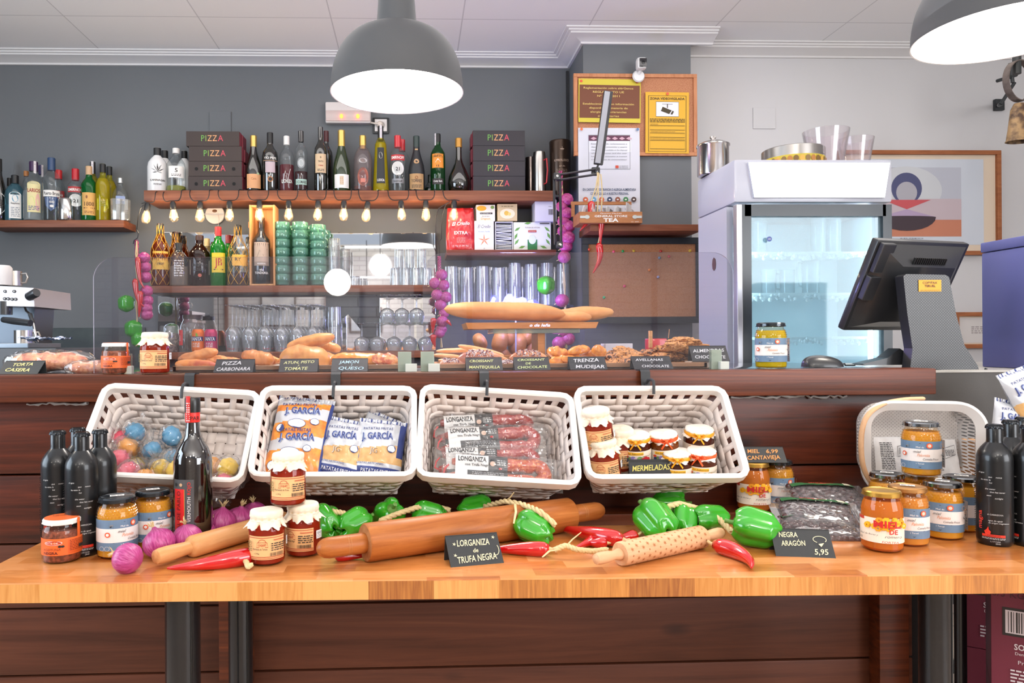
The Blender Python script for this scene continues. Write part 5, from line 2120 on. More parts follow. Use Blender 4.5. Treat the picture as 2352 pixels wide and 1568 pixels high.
loaf('ham_pastry', 'long golden ham and cheese puff behind the jamon card', 818, 826, 2.06, 118, 34, GOLDP, 'pastry', (0, .02, 0), .22, group=PG, seed=10)
loaf('ham_pastry', 'reddish end piece of ham puff near the screen foot', 884, 826, 2.03, 62, 30, speck('#c0562e', '#e8a86a', 80, .5, .4, .1, .4, .6), 'pastry', (0, .1, 0), .4, group=PG, seed=11)
CGp='croissants and sugared sticks'
for i, (px, py, w, h, ang)in enumerate(((1045, 805, 88, 12, -.02), (1050, 822, 96, 14, .16), (1040, 835, 70, 14, .25), (1105, 805, 110, 15, .22), (1125, 815, 90, 13, .28), (1025, 818, 60, 12, .1))):
 loaf('pastry_stick', ('ridged orange pastry stick '+('uppermost in the pile', 'crossing low in the pile', 'lowest in the pile', 'leaning over the croissant', 'right behind the croissant', 'peeping beside the screen foot')[i]), px, py, 2.12-.02*i, w, h, speck('#df9552', '#f3bd84', 24, .5, .4, .2, .3, .2), 'pastry', (0, ang, 0), .1, group=CGp, seed=20+i)
def croissant(label, px, py, Y, wpx, hpx, rz, mat, base, seed=0):
 c=at(px, py, Y)
 k=pxm(Y)
 t=thing('croissant', label, 'croissant', c, group=CGp)
 w, h=wpx*k/2, hpx*k/2
 b=MB()
 def fn(u, v):
  a=u*2*PI
  s_=(v-.5)*2
  r_=max(0, 1-abs(s_)**2.2)**.7
  seg=.86+.14*abs(math.cos(s_*PI*2.6))**.6
  return Vector((s_*w, -abs(s_)**2*.03+math.cos(a)*h*1.2*r_*seg, math.sin(a)*h*r_*seg))
 b.grid(fn, 28, 60, base, wrapu=True)
 b.build('crust', t, smooth=70)
 b=MB()
 rnd=random.Random(seed)
 for i in range(110):
  s_=rnd.uniform(-.62, .62)
  a=rnd.uniform(.2, PI-.2)+PI*0
  r_=max(0, 1-abs(s_)**2.2)**.7*(.86+.14*abs(math.cos(s_*PI*2.6))**.6)
  p_=Vector((s_*w, -abs(s_)**2*.03-abs(math.cos(a))*h*1.2*r_*1.02, math.sin(a)*h*r_*1.02))
  b.box(p_.x, p_.y, p_.z, 0.0026, .0026, .0024, mat if i%3 else flat('#7b3f56', .5), rot=Matrix.Rotation(rnd.uniform(0, 3), 3, 'Y'))
 o=b.build('sugar_topping', t, smooth=0)
 o['kind']='stuff'
 t.rotation_euler=(0, 0, rz)
 return t
SUG=flat('#efe6e2', .4)
croissant('glazed croissant dotted with sugar behind the mantequilla card', 1098, 822, 2.00, 104, 38, .1, SUG, speck('#a85a48', '#dd9468', 30, .5, .35, .2, .4, .2), 1)
croissant('sugared chocolate croissant behind the croissant de chocolate card', 1212, 822, 2.00, 88, 38, -.1, flat('#e8d2c6', .4), speck('#b4603c', '#e39a5e', 30, .5, .35, .2, .4, .2), 2)
croissant('pale croissant end lying low beside the sugared one', 1165, 838, 1.98, 60, 22, .2, SUG, speck('#8a5a7a', '#e0a078', 30, .5, .35, .2, .4, .2), 3)
croissant('glazed croissant half behind the screen foot', 1030, 835, 2.02, 60, 26, .3, SUG, speck('#c08068', '#e8b08c', 30, .5, .35, .2, .4, .2), 4)
for i, (px, py, w, h, ang)in enumerate(((1283, 812, 56, 30, .3), (1290, 828, 64, 26, -.1), (1330, 805, 66, 24, -.1), (1322, 826, 66, 22, .1), (1360, 815, 60, 22, .15), (1300, 838, 60, 20, 0), (1346, 836, 60, 18, .05), (1376, 806, 34, 26, .4), (1384, 834, 40, 18, 0))):
 loaf('pastry_plait', 'golden glazed plait '+('at the pile edge by the croissants', 'below the pile edge', 'crowning the pile', 'in the pile heart', 'reaching over to the cookies', 'lying right behind the trenza card', 'low beside the trenza card end', 'curled up with a raisin', 'touching the first cookies')[i], px, py, 2.05-.015*(i%4), w, h, GOLDP, 'pastry', (0, ang, .3*(i%3)), .35, group='glazed pastry plaits', seed=40+i)
ck=None
rnd=random.Random(12)
def make_cookie(label, mat, seed):
 t=thing('cookie', label, 'cookie', group='chunky cookies behind the bar screen')
 b=MB()
 def fn(u, v):
  a=u*2*PI
  th_=v*PI
  nz=1+.36*mnoise.noise(Vector((math.cos(a)*2.5, math.sin(a)*2.5, v*5+seed)))+.24*mnoise.noise(Vector((math.cos(a)*7, math.sin(a)*7, v*14+seed)))
  return Vector((.042*math.sin(th_)*math.cos(a)*nz, .036*math.sin(th_)*math.sin(a)*nz, -.0135*math.cos(th_)*nz))
 b.grid(fn, 36, 20, mat, wrapu=True)
 b.build('dough', t, smooth=60)
 return t
CKP=[make_cookie('chocolate chip cookie at the start of the cookie row by the plaits', CHOC, 1), make_cookie('broken chocolate cookie behind the hazelnut card', CHOC2, 2), make_cookie('almond cookie on top of the tall cookie pile', ALM, 3)]
spots=[(1405, 818, 0), (1440, 812, 1), (1415, 834, 1), (1452, 832, 0), (1480, 815, 0), (1475, 838, 1), (1512, 822, 1), (1506, 840, 0), (1545, 832, 2), (1540, 812, 1), (1575, 838, 2), (1552, 797, 2), (1583, 820, 2), (1590, 796, 2), (1572, 786, 2), (1605, 808, 2), (1612, 834, 2)]
TXC=['dark chip cookie first of the row by the plaits', 'cookie second along the top of the cookie row', 'cookie lying low beside the trenza card end', 'dark chip cookie low before the hazelnut card', 'cookie in the dip of the row over the hazelnut card', 'broken cookie directly behind the hazelnut card', 'cookie where the row starts to rise', 'dark cookie touching the hazelnut card top edge', 'almond cookie at the foot of the tall pile', 'cookie on the slope of the tall pile', 'almond cookie with pale rim at the bottom of the tall pile', 'almond cookie left of the summit of the pile', 'almond cookie in the middle of the tall pile', 'almond cookie near the summit over the almond card', 'almond cookie at the very top of the pile', 'almond cookie half behind the almond card', 'almond cookie below the almond card']
for i, ((px, py, k), l)in enumerate(zip(spots, TXC)):
 p_=at(px, py, 2.08-.02*(i%4))
 rot=(rnd.uniform(-.3, .3), rnd.uniform(-.35, .35), rnd.uniform(0, 6))
 if k is not None and CKP[k].get('placed')is None:
  o=CKP[k]
  o['placed']=1
  o.location, o.rotation_euler, o['label']=p_, rot, l
 else:
  o=dup(CKP[k], p_, rot, l)
for o in bpy.data.objects:
 if 'placed' in o:
  del o['placed']
for px, py, w, rz, lab, L_, m_ in((47, 863, .105, -.12, 'slate card for torta casera beside the wrapped cakes', [('TORTA', .0, .60, .22, .5), ('CASERA', -.05, .18, .24, .62)], flat('#dfd08a', .8)), (538, 859, .098, .0, 'slate card for pizza carbonara before the pizza pastries', [('PIZZA', -.08, .56, .26, .5), ('CARBONARA', .0, .12, .24, .86)], CHW), (686, 858, .098, .0, 'slate card for tuna and tomato before the domed pastry', [('ATUN, PISTO', .0, .62, .20, .80), ('y', .0, .44, .12, .05), ('TOMATE', -.05, .12, .22, .6)], flat('#dfe09a', .8)), (803, 857, .092, .0, 'slate card for jamon before the ham puff', [('JAMON', -.02, .60, .22, .56), ('y', .06, .44, .12, .05), ('QUESO', .05, .12, .22, .7)], flat('#bfe3ea', .8)), (1112, 854, .094, .0, 'greenish slate card for butter croissants', [('CROISSANT', -.06, .62, .18, .66), ('MANTEQUILLA', .0, .14, .20, .84)], flat('#e8ec9a', .8)), (1222, 853, .092, .0, 'slate card for chocolate croissants', [('CROISSANT', .0, .70, .16, .78), ('DE', -.1, .42, .15, .16), ('CHOCOLATE', .0, .12, .18, .84)], flat('#dff0a0', .8)), (1350, 851, .096, .0, 'slate card for trenza mudejar before the golden plaits', [('TRENZA', -.02, .58, .26, .68), ('MUDEJAR', .04, .10, .24, .78)], CHW), (1498, 850, .102, .0, 'slate card for hazelnut and chocolate cookies', [('AVELLANAS', -.05, .62, .18, .72), ('Y', .0, .42, .14, .05), ('CHOCOLATE', .06, .12, .18, .7)], CHW)):
 q=at(px, py, 1.90)
 gr='mantequilla' in lab
 c=make_card(lab, w, .047, L_, m_, .80)
 c.location, c.rotation_euler=(q.x, 1.885, CZ+.0005), (0, 0, rz)
q=at(1634, 829, 1.93)
c=make_card('slate card for almond and chocolate cookies raised on the cookie pile', .100, .050, [('ALMENDRAS', .0, .58, .20, .86), ('CHOCOLATE', .0, .16, .20, .82)], CHW, .62)
c.location=(q.x, 1.93, q.z)
b=MB()
b.box(0, 0, 0, .10, .05, q.z-CZ-.001, flat('#c9b7a4', .7), .002)
tag(b.build('card_riser', smooth=0, loc=(q.x, 1.965, CZ+.0005)), 'small box under the raised almond cookie card', 'box')
CAKE=speck('#b8552c', '#f0a878', 60, .5, .5, .15, .1, .3)
for px, py, w, h, Y, sd, l in((115, 832, 170, 48, 2.02, 1, 'film wrapped orange cake behind the torta card'), (215, 846, 108, 34, 1.96, 5, 'second film wrapped cake tapering towards the screen')):
 t=loaf('wrapped_cake', l, px, py, Y, w, h, CAKE, 'cake', (0, 0, 0), .2, group='film wrapped cakes', seed=sd)
 b=MB()
 k=pxm(Y)
 def fn(u, v, w=w, h=h, sd=sd, k=k):
  a=u*2*PI
  s_=(v-.5)*2
  r_=max(0, 1-abs(s_)**4)**.5
  nz=1.10+.22*mnoise.noise(Vector((s_*4+sd, math.cos(a)*2, math.sin(a)*2)))
  return Vector((s_*w*k*.60, math.cos(a)*h*k*.66*r_*nz, math.sin(a)*h*k*.52*r_*nz))
 b.grid(fn, 30, 44, FILMC, wrapu=True)
 b.build('film', t, smooth=25)
YB2=2.17
BRDW=wood('#c98646', '#ad6c32', '#d99a5c', (5, 60, 60), .4, .1, seed=31)
p0, p1=at(1070, 753, YB2), at(1375, 740, YB2)
t=thing('bread_stand', 'raised wooden bread board on a glass slab and wooden post', 'bread stand', ((p0.x+p1.x)/2, YB2, CZ))
w=p1.x-p0.x
zt, zb=at(1220, 740, YB2).z-CZ, at(1220, 754, YB2).z-CZ
b=MB()
b.prism([(-w/2, zt), (w/2, zt), (w/2-.008, zb), (-w/2+.006, zb)], 0, .20, BRDW)
b.build('board', t, smooth=0)
b=MB()
za=at(1220, 765, YB2).z-CZ
b.box(.015, .10, za, w*.66, .17, zb-za-.001, thin('#cfe0cf', .05, 1.5, .35, '#b9c9b6'), .003)
b.build('glass_slab', t, smooth=0)
b=MB()
qx=at(1236, 800, YB2+.10).x-(p0.x+p1.x)/2
b.box(qx, .10, .0, .022, .12, za, BRDW, .002)
b.box(qx+.012, .035, .0, .0015, .002, za, thin('#dfe8df', .1, 1.5, .3), 0)
b.build('post', t, smooth=0)
BAG=speck('#c07a3a', '#dc9c5c', 16, .5, .6, .25, 0, .25)
loaf('baguette', 'large floury baguette on the front of the bread board', 1160, 716, 2.24, 284, 48, BAG, 'bread', (0, .045, .05), .16, fr=5, group='baguettes on the raised board', seed=3)
loaf('baguette', 'second baguette behind poking out past the board end', 1335, 722, 2.30, 150, 34, BAG, 'bread', (0, -.07, -.1), .2, fr=6, group='baguettes on the raised board', seed=8, tip=1.2)
loaf('baguette', 'shorter floury baguette between the other two', 1300, 728, 2.27, 120, 28, BAG, 'bread', (0, .02, 0), .2, fr=6, group='baguettes on the raised board', seed=12)
ROL=speck('#8a5428', '#b0713c', 16, .5, .5, .25, .1, .2)
for i, (px, py, w, h, rx, l)in enumerate(((1103, 786, 44, 30, .5, 'brown bread roll lowest and apart beside the white spoon'), (1150, 785, 40, 52, 1.3, 'upright brown roll under the middle of the glass slab'), (1172, 775, 30, 40, 1.3, 'brown roll half hidden behind two upright ones'), (1150, 815, 46, 40, .6, 'brown roll behind the butter croissant'), (1190, 792, 44, 52, 1.2, 'upright brown roll touching the wooden post side'), (1212, 775, 34, 36, 1.0, 'brown roll close under the glass slab by the post'), (1222, 800, 34, 44, 1.1, 'brown roll pressed against the wooden post'))):
 loaf('bread_roll', l, px, py, 2.46+.01*i, h, w, ROL, 'bread', (0, -rx, 0), .06, group='brown rolls under the bread board', seed=60+i, fr=4)
t=thing('bread_crate', 'dark crate holding the brown rolls behind the bread stand', 'crate', (at(1165, 840, 2.5).x, 2.42, CZ))
b=MB()
b.box(0, .0, 0, .26, .01, .03, BRDW, .001)
b.box(0, .16, 0, .26, .01, .03, BRDW, .001)
b.box(-.125, .08, 0, .01, .16, .03, BRDW, .001)
b.box(.125, .08, 0, .01, .16, .03, BRDW, .001)
b.box(0, .08, 0, .25, .16, .006, BRDW, .001)
b.build('crate_body', t, smooth=0)
NY=2.40
NEON=glow('#dfe0ff', 9)
t=thing('neon_sign', 'glowing violet white neon script standing behind the baguette', 'neon sign', at(1185, 700, NY))
o0=at(1185, 700, NY)
def npt(px, py, Y=NY):
 return at(px, py, Y)-o0
b=MB()
for pts in(((1130, 705), (1131, 694), (1134, 686), (1136, 684)), ((1162, 705), (1166, 694), (1170, 684), (1174, 680), (1175, 686), (1172, 696), (1168, 706)), ((1184, 693), (1196, 690), (1206, 689)), ((1212, 700), (1216, 694), (1224, 692)), ((1184, 705), (1198, 706), (1226, 705))):
 b.tube([npt(*q)for q in pts], .0055, NEON, 8)
b.build('tube', t)
b=MB()
ol_=[(1124, 712), (1125, 695), (1129, 681), (1134, 677), (1141, 680), (1143, 694), (1154, 694), (1160, 682), (1167, 674), (1176, 674), (1181, 683), (1190, 684), (1200, 681), (1213, 686), (1226, 687), (1236, 692), (1240, 712)]
q=[npt(*p_)for p_ in ol_]
b.prism([(p_.x, p_.z)for p_ in q], .006, .009, thin('#d8dcff', .05, 1.5, .12, '#9ea4e8'), side=flat('#b8bdf4', .3))
b.build('backing', t, smooth=0)
b=MB()
b.box(0, .008, CZ-o0.z, .004, .004, o0.z-CZ-.01, flat('#aeb4d8', .3), 0)
b.build('stand', t, smooth=0)
point('neon_light', at(1190, 690, NY-.05), 6.0, (.36, .36, 1.0), .06)
point('violet_fill_back', at(1200, 668, 3.5), 8, (.36, .36, 1.0), .08)  # added violet fill near the back wall, apart from the sign
t=thing('neon_script', 'small glowing script fixed to the front edge of the bread board', 'neon sign', at(1240, 747, YB2-.006))
p=Print()
p.text('o de leña', 0, -.0035, .0085, glow('#c9ccff', 3), shear=.3, w=.060, bold=.005)
p.build('lettering', t, plane())
q=at(1511, 800, 2.38)
t=thing('red_clip_box', 'small red plastic box with a wooden peg behind the cookies', 'box', (q.x, 2.38, CZ))
h=at(1511, 777, 2.38).z-CZ
b=MB()
b.box(0, .02, 0, .062, .04, h, flat('#c81e24', .3, coat=.4), .004)
b.build('red_casing', t, smooth=30)
b=MB()
for s_ in(-1, 1):
 b.box(-.026+s_*.003, -.006, h-.03, .005, .008, .055, PALE, 0, None)
b.build('wooden_peg', t, smooth=0)
b=MB()
b.tube([(.035, 0, h), (.038, 0, h+.03)], .001, STR_ if False else PALE, 6)
b.build('stick', t)
q=at(1418, 800, 2.36)
b=MB()
b.box(0, 0, 0, .088, .06, at(1418, 789, 2.36).z-CZ, flat('#d9d4da', .6), .001)
tag(b.build('white_carton', smooth=0, loc=(q.x, 2.37, CZ+.0005)), 'low white box behind the first cookies', 'box')
#  bottles on the shelves
PROFS={'bordeaux':[(.93, 0), (1, .02), (1, .60), (.93, .67), (.60, .735), (.40, .78), (.36, .82), (.36, 1.0)], 'cava':[(.93, 0), (1, .02), (1, .36), (.90, .48), (.62, .62), (.42, .73), (.36, .82), (.36, 1.0)], 'spirit':[(.93, 0), (1, .02), (1, .60), (.95, .67), (.72, .73), (.44, .78), (.38, .83), (.38, 1.0)], 'squat':[(.94, 0), (1, .02), (1, .56), (.92, .66), (.62, .76), (.38, .81), (.34, .85), (.34, 1.0)], 'bell':[(.75, 0), (.92, .05), (1, .16), (.93, .28), (.66, .42), (.38, .54), (.26, .64), (.24, 1.0)], 'cone':[(.97, 0), (1, .02), (.98, .10), (.70, .72), (.52, .78), (.34, .82), (.32, 1.0)], 'amber':[(.94, 0), (1, .03), (1, .50), (.92, .62), (.55, .74), (.36, .82), (.34, 1.0)], }
_bottle_n=0
def bottle(label, cat, px, ytop, wpx, Y, zb, ybase, prof, glass, cap=None, capfrac=.2, fill=None, level=.8, labels=(), sxy=(1, 1), name='bottle', group=None, capk=1.08, net=None, strip=None, face=0.0):
 x=at(px, ybase, Y).x
 H=(at(px, ytop, Y).z-zb)
 r=wpx*pxm(Y)/2
 t=thing(name, label, cat, (x, Y, zb), group=group)
 t.rotation_euler=(0, 0, -math.atan2(x, Y)+face)
 P=[(a*r, z*H)for a, z in PROFS[prof]]
 Q=[]
 for(r0, z0), (r1, z1)in zip(P, P[1:]):
  Q.append((r0, z0))
 Q.append(P[-1])
 b=MB()
 b.lathe([(0, 0)]+Q, glass, 28, None, sxy)
 b.build('glass', t, smooth=50)
 if fill is not None:
  rr=profr(Q)
  zs=[0.004+(level*H-.004)*i/8 for i in range(9)]
  b=MB()
  b.lathe([(0, zs[0])]+[(rr(z)*.95, z)for z in zs]+[(0, zs[-1])], fill, 24, None, sxy)
  b.build('liquid', t, smooth=50)
 if cap is not None:
  nr=P[-1][0]*capk
  b=MB()
  z0=H*(1-capfrac)
  b.lathe([(P[-1][0], z0), (nr, z0+.0005), (nr, H-.002), (nr-.002, H+.0005), (0, H+.0008)], cap, 22)
  b.build('cap', t)
 if strip:
  p=Print(.0001)
  p.rect(-.006, H*.80, .006, H*1.003, flat('#d9d3d6', .6), 3)
  p.scribble(-.004, H*.82, .004, H*.98, 8, flat('#6a5a6a', .6), 2)
  p.build('tax_strip', t, cyl(P[-1][0]*capk+.0006, 0, strip))
 if labels:
  p=Print(.0002)
  for L_ in labels:
   k=L_[0]
   if k=='r':
    _, z0, z1, hw, m=L_
    p.rect(-hw*r, z0*H, hw*r, z1*H, m, 14)
   elif k=='t':
    _, s_, z, h, w, m=L_[:6]
    p.text(s_, (L_[6]if len(L_)>6 else 0)*r, z*H, h*H, m, w=w*r, bold=.02)
   elif k=='e':
    _, u, z, a, b2, m=L_
    p.ell(u*r, z*H, a*r, b2*H, m, 16)
   elif k=='p':
    _, pts, m=L_
    p.poly([(u*r, z*H)for u, z in pts], m)
   elif k=='s':
    _, z0, z1, hw, rows, m=L_
    p.scribble(-hw*r, z0*H, hw*r, z1*H, rows, m, rows)
   elif k=='l':
    _, pts, w, m=L_
    p.line([(u*r, z*H)for u, z in pts], w*r, m)
  rf=profr(Q)
  p.build('label', t, lambda u, v, h:(lambda R_:Vector((R_*sxy[0]*math.cos(-PI/2+u/r), R_*sxy[1]*math.sin(-PI/2+u/r), v)))(rf(v)+.0006+h))
 if net:
  rf=profr(Q)
  b=MB()
  n=7
  for s_ in(-1, 1):
   for i in range(n):
    pts=[]
    for k in range(22):
     z=H*(.02+.95*k/21)
     a=2*PI*i/n+s_*z/H*4.2
     R_=max(rf(z), r*.3)+.0012
     pts.append((R_*math.cos(a), R_*math.sin(a), z))
    b.tube(pts, .0010, net, 4)
  b.build('net', t)
 return t
DKG=flat('#16150f', .05, spec=.8, coat=1.0)
DKB=flat('#1a1210', .06, spec=.8, coat=1.0)
MATB=flat('#1b1a1a', .45)
CLR=thin('#f4f6f6', .02, 1.5, .03, '#d8dde0')
GRG=thin('#2fae4a', .02, 1.5, .10, '#1c8a34')
YEL=syrup('#d8c81e', .35)
AMB=syrup('#a8521a', .3)
RUB=syrup('#7c1c2a', .25)
BLG=thin('#9fc8d4', .02, 1.5, .18, '#6fa0ae')
LWH, LTAN, LYEL=flat('#e6e2dc', .6), flat('#c9a076', .6), flat('#e0b54e', .6)
LINK=flat('#2a2422', .6)
GF=flat('#d9b566', .3, .8)
BT='spirit and wine bottles on the long shelf'
Yt=3.88
z, yb=Z_TOP, 437
LEAF=flat('#3b3b3c', .6)
leafp=[]
for k in range(7):
 a=R(90+(k-3)*32)
 l=.13 if k in(0, 6)else .2
 leafp.append(('p', [(0, .42), (.75*l/.2*.5*math.cos(a)-.07*math.sin(a), .42+l*.55*math.sin(a)+.01), (math.cos(a)*.75*l/.2, .42+l*math.sin(a)), (.75*l/.2*.5*math.cos(a)+.07*math.sin(a), .42+l*.55*math.sin(a)-.01)], LEAF))
bottle('white ceramic gin bottle with dark leaf drawing at the shelf end', 'bottle', 362, 340, 44, Yt-.02, z, yb, 'squat', flat('#e6e4e2', .25, coat=.5), MATB, .19, labels=leafp+[('t', 'CANNAGIN', .22, .04, 1.5, LEAF), ('s', .13, .17, .4, 2, LEAF)], group=BT)
bottle('second white ceramic bottle behind the leaf drawing bottle', 'bottle', 379, 346, 40, Yt+.06, z, yb, 'squat', flat('#e6e4e2', .25, coat=.5), MATB, .19, group=BT)
bottle('clear gin bottle with square white label and pale cap', 'bottle', 405, 341, 42, Yt-.02, z, yb, 'squat', CLR, LWH, .12, syrup('#c8c86a', .5), .13, [('r', .30, .56, .85, LWH), ('t', '5', .42, .09, .28, LINK), ('s', .33, .39, .5, 2, LINK)], group=BT)
bottle('third white ceramic bottle beside the pizza boxes', 'bottle', 424, 347, 36, Yt+.05, z, yb, 'squat', flat('#e6e4e2', .25, coat=.5), MATB, .19, group=BT)
bottle('dark cava bottle with gold neck and orange label', 'bottle', 583, 312, 38, Yt-.02, z, yb, 'cava', DKG, GF, .20, labels=[('r', .05, .30, .9, flat('#d39a6a', .5)), ('t', 'Cava', .20, .04, .6, flat('#a86a3a', .5)), ('e', .5, .31, .18, .02, flat('#9fb08a', .5))], group=BT)
bottle('black sherry bottle with white lettering and pink label', 'bottle', 621, 305, 36, Yt-.02, z, yb, 'bordeaux', DKG, MATB, .18, labels=[('t', 'TIO PEPE', .535, .035, 1.6, LWH), ('r', .505, .512, 1.0, flat('#c89a7a', .5)), ('r', .31, .49, .62, flat('#b9a6ac', .5)), ('e', 0, .20, .34, .045, flat('#b0764a', .5)), ('e', 0, .20, .22, .03, LINK)], group=BT)
bottle('clear bottle with ruby liqueur and white cap', 'bottle', 659, 313, 33, Yt-.02, z, yb, 'spirit', CLR, LWH, .16, RUB, .48, [('t', 'LECHUZA', .15, .06, 1.5, LWH), ('l', [(-.6, .14), (-.2, .36), (.1, .2), (.5, .4)], .06, LWH)], group=BT)
bottle('clear rum bottle with dark cap and owl emblem', 'bottle', 692, 301, 30, Yt-.02, z, yb, 'spirit', CLR, DKB, .18, syrup('#4a1a1a', .2), .33, [('e', 0, .46, .6, .09, flat('#8b8f90', .4)), ('e', 0, .46, .42, .065, flat('#b8bcbc', .4)), ('r', .11, .20, .9, flat('#a9c4b8', .5)), ('t', 'OCUMARE', .13, .045, 1.6, LINK)], group=BT)
bottle('tall red wine bottle with tan label', 'bottle', 737, 292, 30, Yt-.03, z, yb, 'bordeaux', DKG, DKB, .17, labels=[('r', .28, .57, .9, flat('#cbb08e', .6)), ('t', 'IN', .50, .03, .2, LINK), ('t', 'TINTO', .44, .025, .8, LINK), ('t', 'Crianza', .38, .025, .7, flat('#a83a2a', .6)), ('s', .30, .34, .5, 2, LINK)], group=BT)
bottle('second red wine bottle hidden behind the tan label wine', 'bottle', 750, 301, 30, Yt+.06, z, yb, 'bordeaux', DKG, flat('#4a1418', .4), .17, group=BT)
bottle('green champagne bottle with tall gold foil and white label', 'bottle', 785, 300, 40, Yt-.02, z, yb, 'cava', flat('#26351a', .05, coat=1.0), GF, .40, labels=[('r', .05, .27, .9, LWH), ('r', .10, .24, .22, flat('#c8b29a', .5)), ('s', .12, .22, .15, 3, flat('#9c6a3a', .5))], group=BT, capk=1.15)
bottle('squat brandy flask with copper medallion and gold foil', 'bottle', 834, 312, 42, Yt-.02, z, yb, 'squat', thin('#e8dcd6', .02, 1.5, .25, '#9a8f92'), GF, .24, AMB, .1, [('e', 0, .25, .62, .16, flat('#9c5a48', .35, .5)), ('e', 0, .25, .5, .13, flat('#8a4438', .4)), ('r', .15, .22, .25, flat('#c97a6a', .5)), ('e', 0, .53, .45, .045, flat('#a9a4a2', .4))], group=BT)
bottle('yellow herb liqueur in a tapering bottle with black label', 'bottle', 875, 290, 38, Yt-.02, z, yb, 'cone', thin('#f2ee9a', .02, 1.5, .1, '#d8c820'), MATB, .22, YEL, .74, [('r', .12, .66, .55, flat('#1e2126', .5)), ('e', 0, .54, .28, .05, flat('#a9a89a', .5)), ('t', 'LUDICIA', .15, .035, .9, LWH)], group=BT, strip=.1)
bottle('clear vodka bottle with red cap and red banner', 'bottle', 914, 312, 37, Yt-.02, z, yb, 'spirit', CLR, flat('#c8202a', .3, coat=.5), .21, None, .6, [('r', .54, .64, .95, flat('#b8242a', .5)), ('t', 'SMIRNOFF', .565, .05, 1.7, LWH), ('e', 0, .40, .8, .12, LWH), ('t', '21', .36, .06, .5, LINK), ('r', .14, .22, .8, flat('#8a8a8e', .3, .6)), ('t', 'Smirnoff', .16, .035, 1.1, LINK)], group=BT)
bottle('second red capped vodka bottle behind the front one', 'bottle', 924, 321, 36, Yt+.05, z, yb, 'spirit', CLR, flat('#c8202a', .3, coat=.5), .21, group=BT)
bottle('matte black brandy bottle with tan label and oval badge', 'bottle', 957, 313, 38, Yt-.02, z, yb, 'cava', flat('#222326', .4), flat('#2a3a36', .4), .20, labels=[('r', .03, .31, .95, flat('#b08a5c', .6)), ('t', 'TORRES', .16, .05, 1.3, LINK), ('e', 0, .24, .2, .03, flat('#8a5a30', .5)), ('s', .06, .12, .6, 3, LINK), ('e', 0, .53, .40, .045, flat('#b8926a', .5)), ('r', .74, .765, .42, flat('#c8a070', .5))], group=BT)
bottle('green whisky bottle with orange ship label', 'bottle', 1006, 308, 34, Yt-.02, z, yb, 'spirit', thin('#2f8a3a', .02, 1.5, .3, '#1c5a28'), MATB, .14, syrup('#1c4a20', .2), .6, [('r', .40, .64, .85, flat('#e08a28', .5)), ('t', 'CUTTY', .585, .035, 1.1, flat('#3a2a1a', .6)), ('p', [(-.35, .49), (.1, .49), (.4, .50), (.0, .56)], LWH), ('t', '12', .42, .03, .4, LINK), ('r', .12, .22, .8, flat('#2a2420', .5)), ('t', 'Cutty Sark', .16, .03, 1.2, LWH)], group=BT, strip=-.9)
bottle('round dark flask partly hidden behind the green whisky', 'bottle', 988, 402, 44, Yt+.05, z, yb, 'bell', flat('#14231a', .05, coat=1.0), None, group=BT)
bottle('bell shaped black bottle with cork and long neck', 'bottle', 1054, 318, 52, Yt-.02, z, yb, 'bell', DKG, flat('#b8863c', .35, .5), .17, group=BT, capk=1.25)
LT='gin and liqueur bottles on the short shelf'
z, yb=Z_LEFT, 505
Yl=3.95
bottle('dark bottle with oval cream label cut by the picture edge', 'bottle', -2, 365, 34, Yl-.04, z, yb, 'cava', DKG, MATB, .2, labels=[('e', .0, .28, .9, .17, LWH), ('s', .2, .34, .5, 5, LINK)], group=LT)
bottle('pale blue gin bottle with arched cream label', 'bottle', 35, 403, 42, Yl-.04, z, yb, 'squat', BLG, MATB, .18, syrup('#6fa3b0', .5), .35, [('r', .05, .56, .6, LWH), ('e', 0, .56, .6, .07, LWH), ('e', -.0, .48, .3, .08, flat('#6a9ab0', .5)), ('t', 'BOMBAY', .57, .03, .8, LINK), ('t', 'Sapphire', .36, .035, .8, LINK), ('s', .08, .30, .4, 6, flat('#8a8f96', .6))], (1, .7), group=LT)
bottle('small bottle with black cap behind the pale blue gin', 'bottle', 22, 409, 26, Yl+.035, z, yb, 'squat', CLR, MATB, .18, group=LT)
bottle('large clear gin bottle with yellow and pink label', 'bottle', 78, 372, 44, Yl-.045, z, yb, 'spirit', CLR, flat('#3e2348', .4), .16, syrup('#dfe4e4', .6), .5, [('r', .13, .60, .62, flat('#dccf9a', .6)), ('e', 0, .60, .62, .05, flat('#dccf9a', .6)), ('e', -.2, .30, .3, .1, flat('#cfd08a', .6)), ('e', .35, .3, .2, .15, flat('#e2b0a0', .6)), ('t', 'LARIOS', .465, .06, 1.15, flat('#9c2430', .6)), ('s', .16, .24, .5, 3, flat('#5a5a8a', .6))], group=LT, strip=.3)
bottle('bottle with amber cap behind the large gin bottle', 'bottle', 61, 393, 26, Yl+.035, z, yb, 'spirit', CLR, flat('#b0703a', .4), .10, group=LT)
bottle('bottle with violet cap and paper seal behind the large gin', 'bottle', 95, 380, 26, Yl+.035, z, yb, 'spirit', CLR, flat('#2e2350', .4), .16, group=LT, strip=.6)
bottle('clear gin bottle with blue cap and blue hexagonal label', 'bottle', 119, 363, 40, Yl-.045, z, yb, 'spirit', CLR, flat('#2c4468', .35), .20, None, .5, [('r', .37, .47, .95, LWH), ('t', 'Puerto Bruno', .395, .05, 1.7, LINK), ('p', [(-.75, .36), (.5, .38), (.85, .30), (.3, .18), (-.1, .14), (-.6, .22)], flat('#3c5480', .5)), ('t', 'GIN', .27, .03, .5, LWH), ('e', .0, .22, .2, .02, LWH)], group=LT)
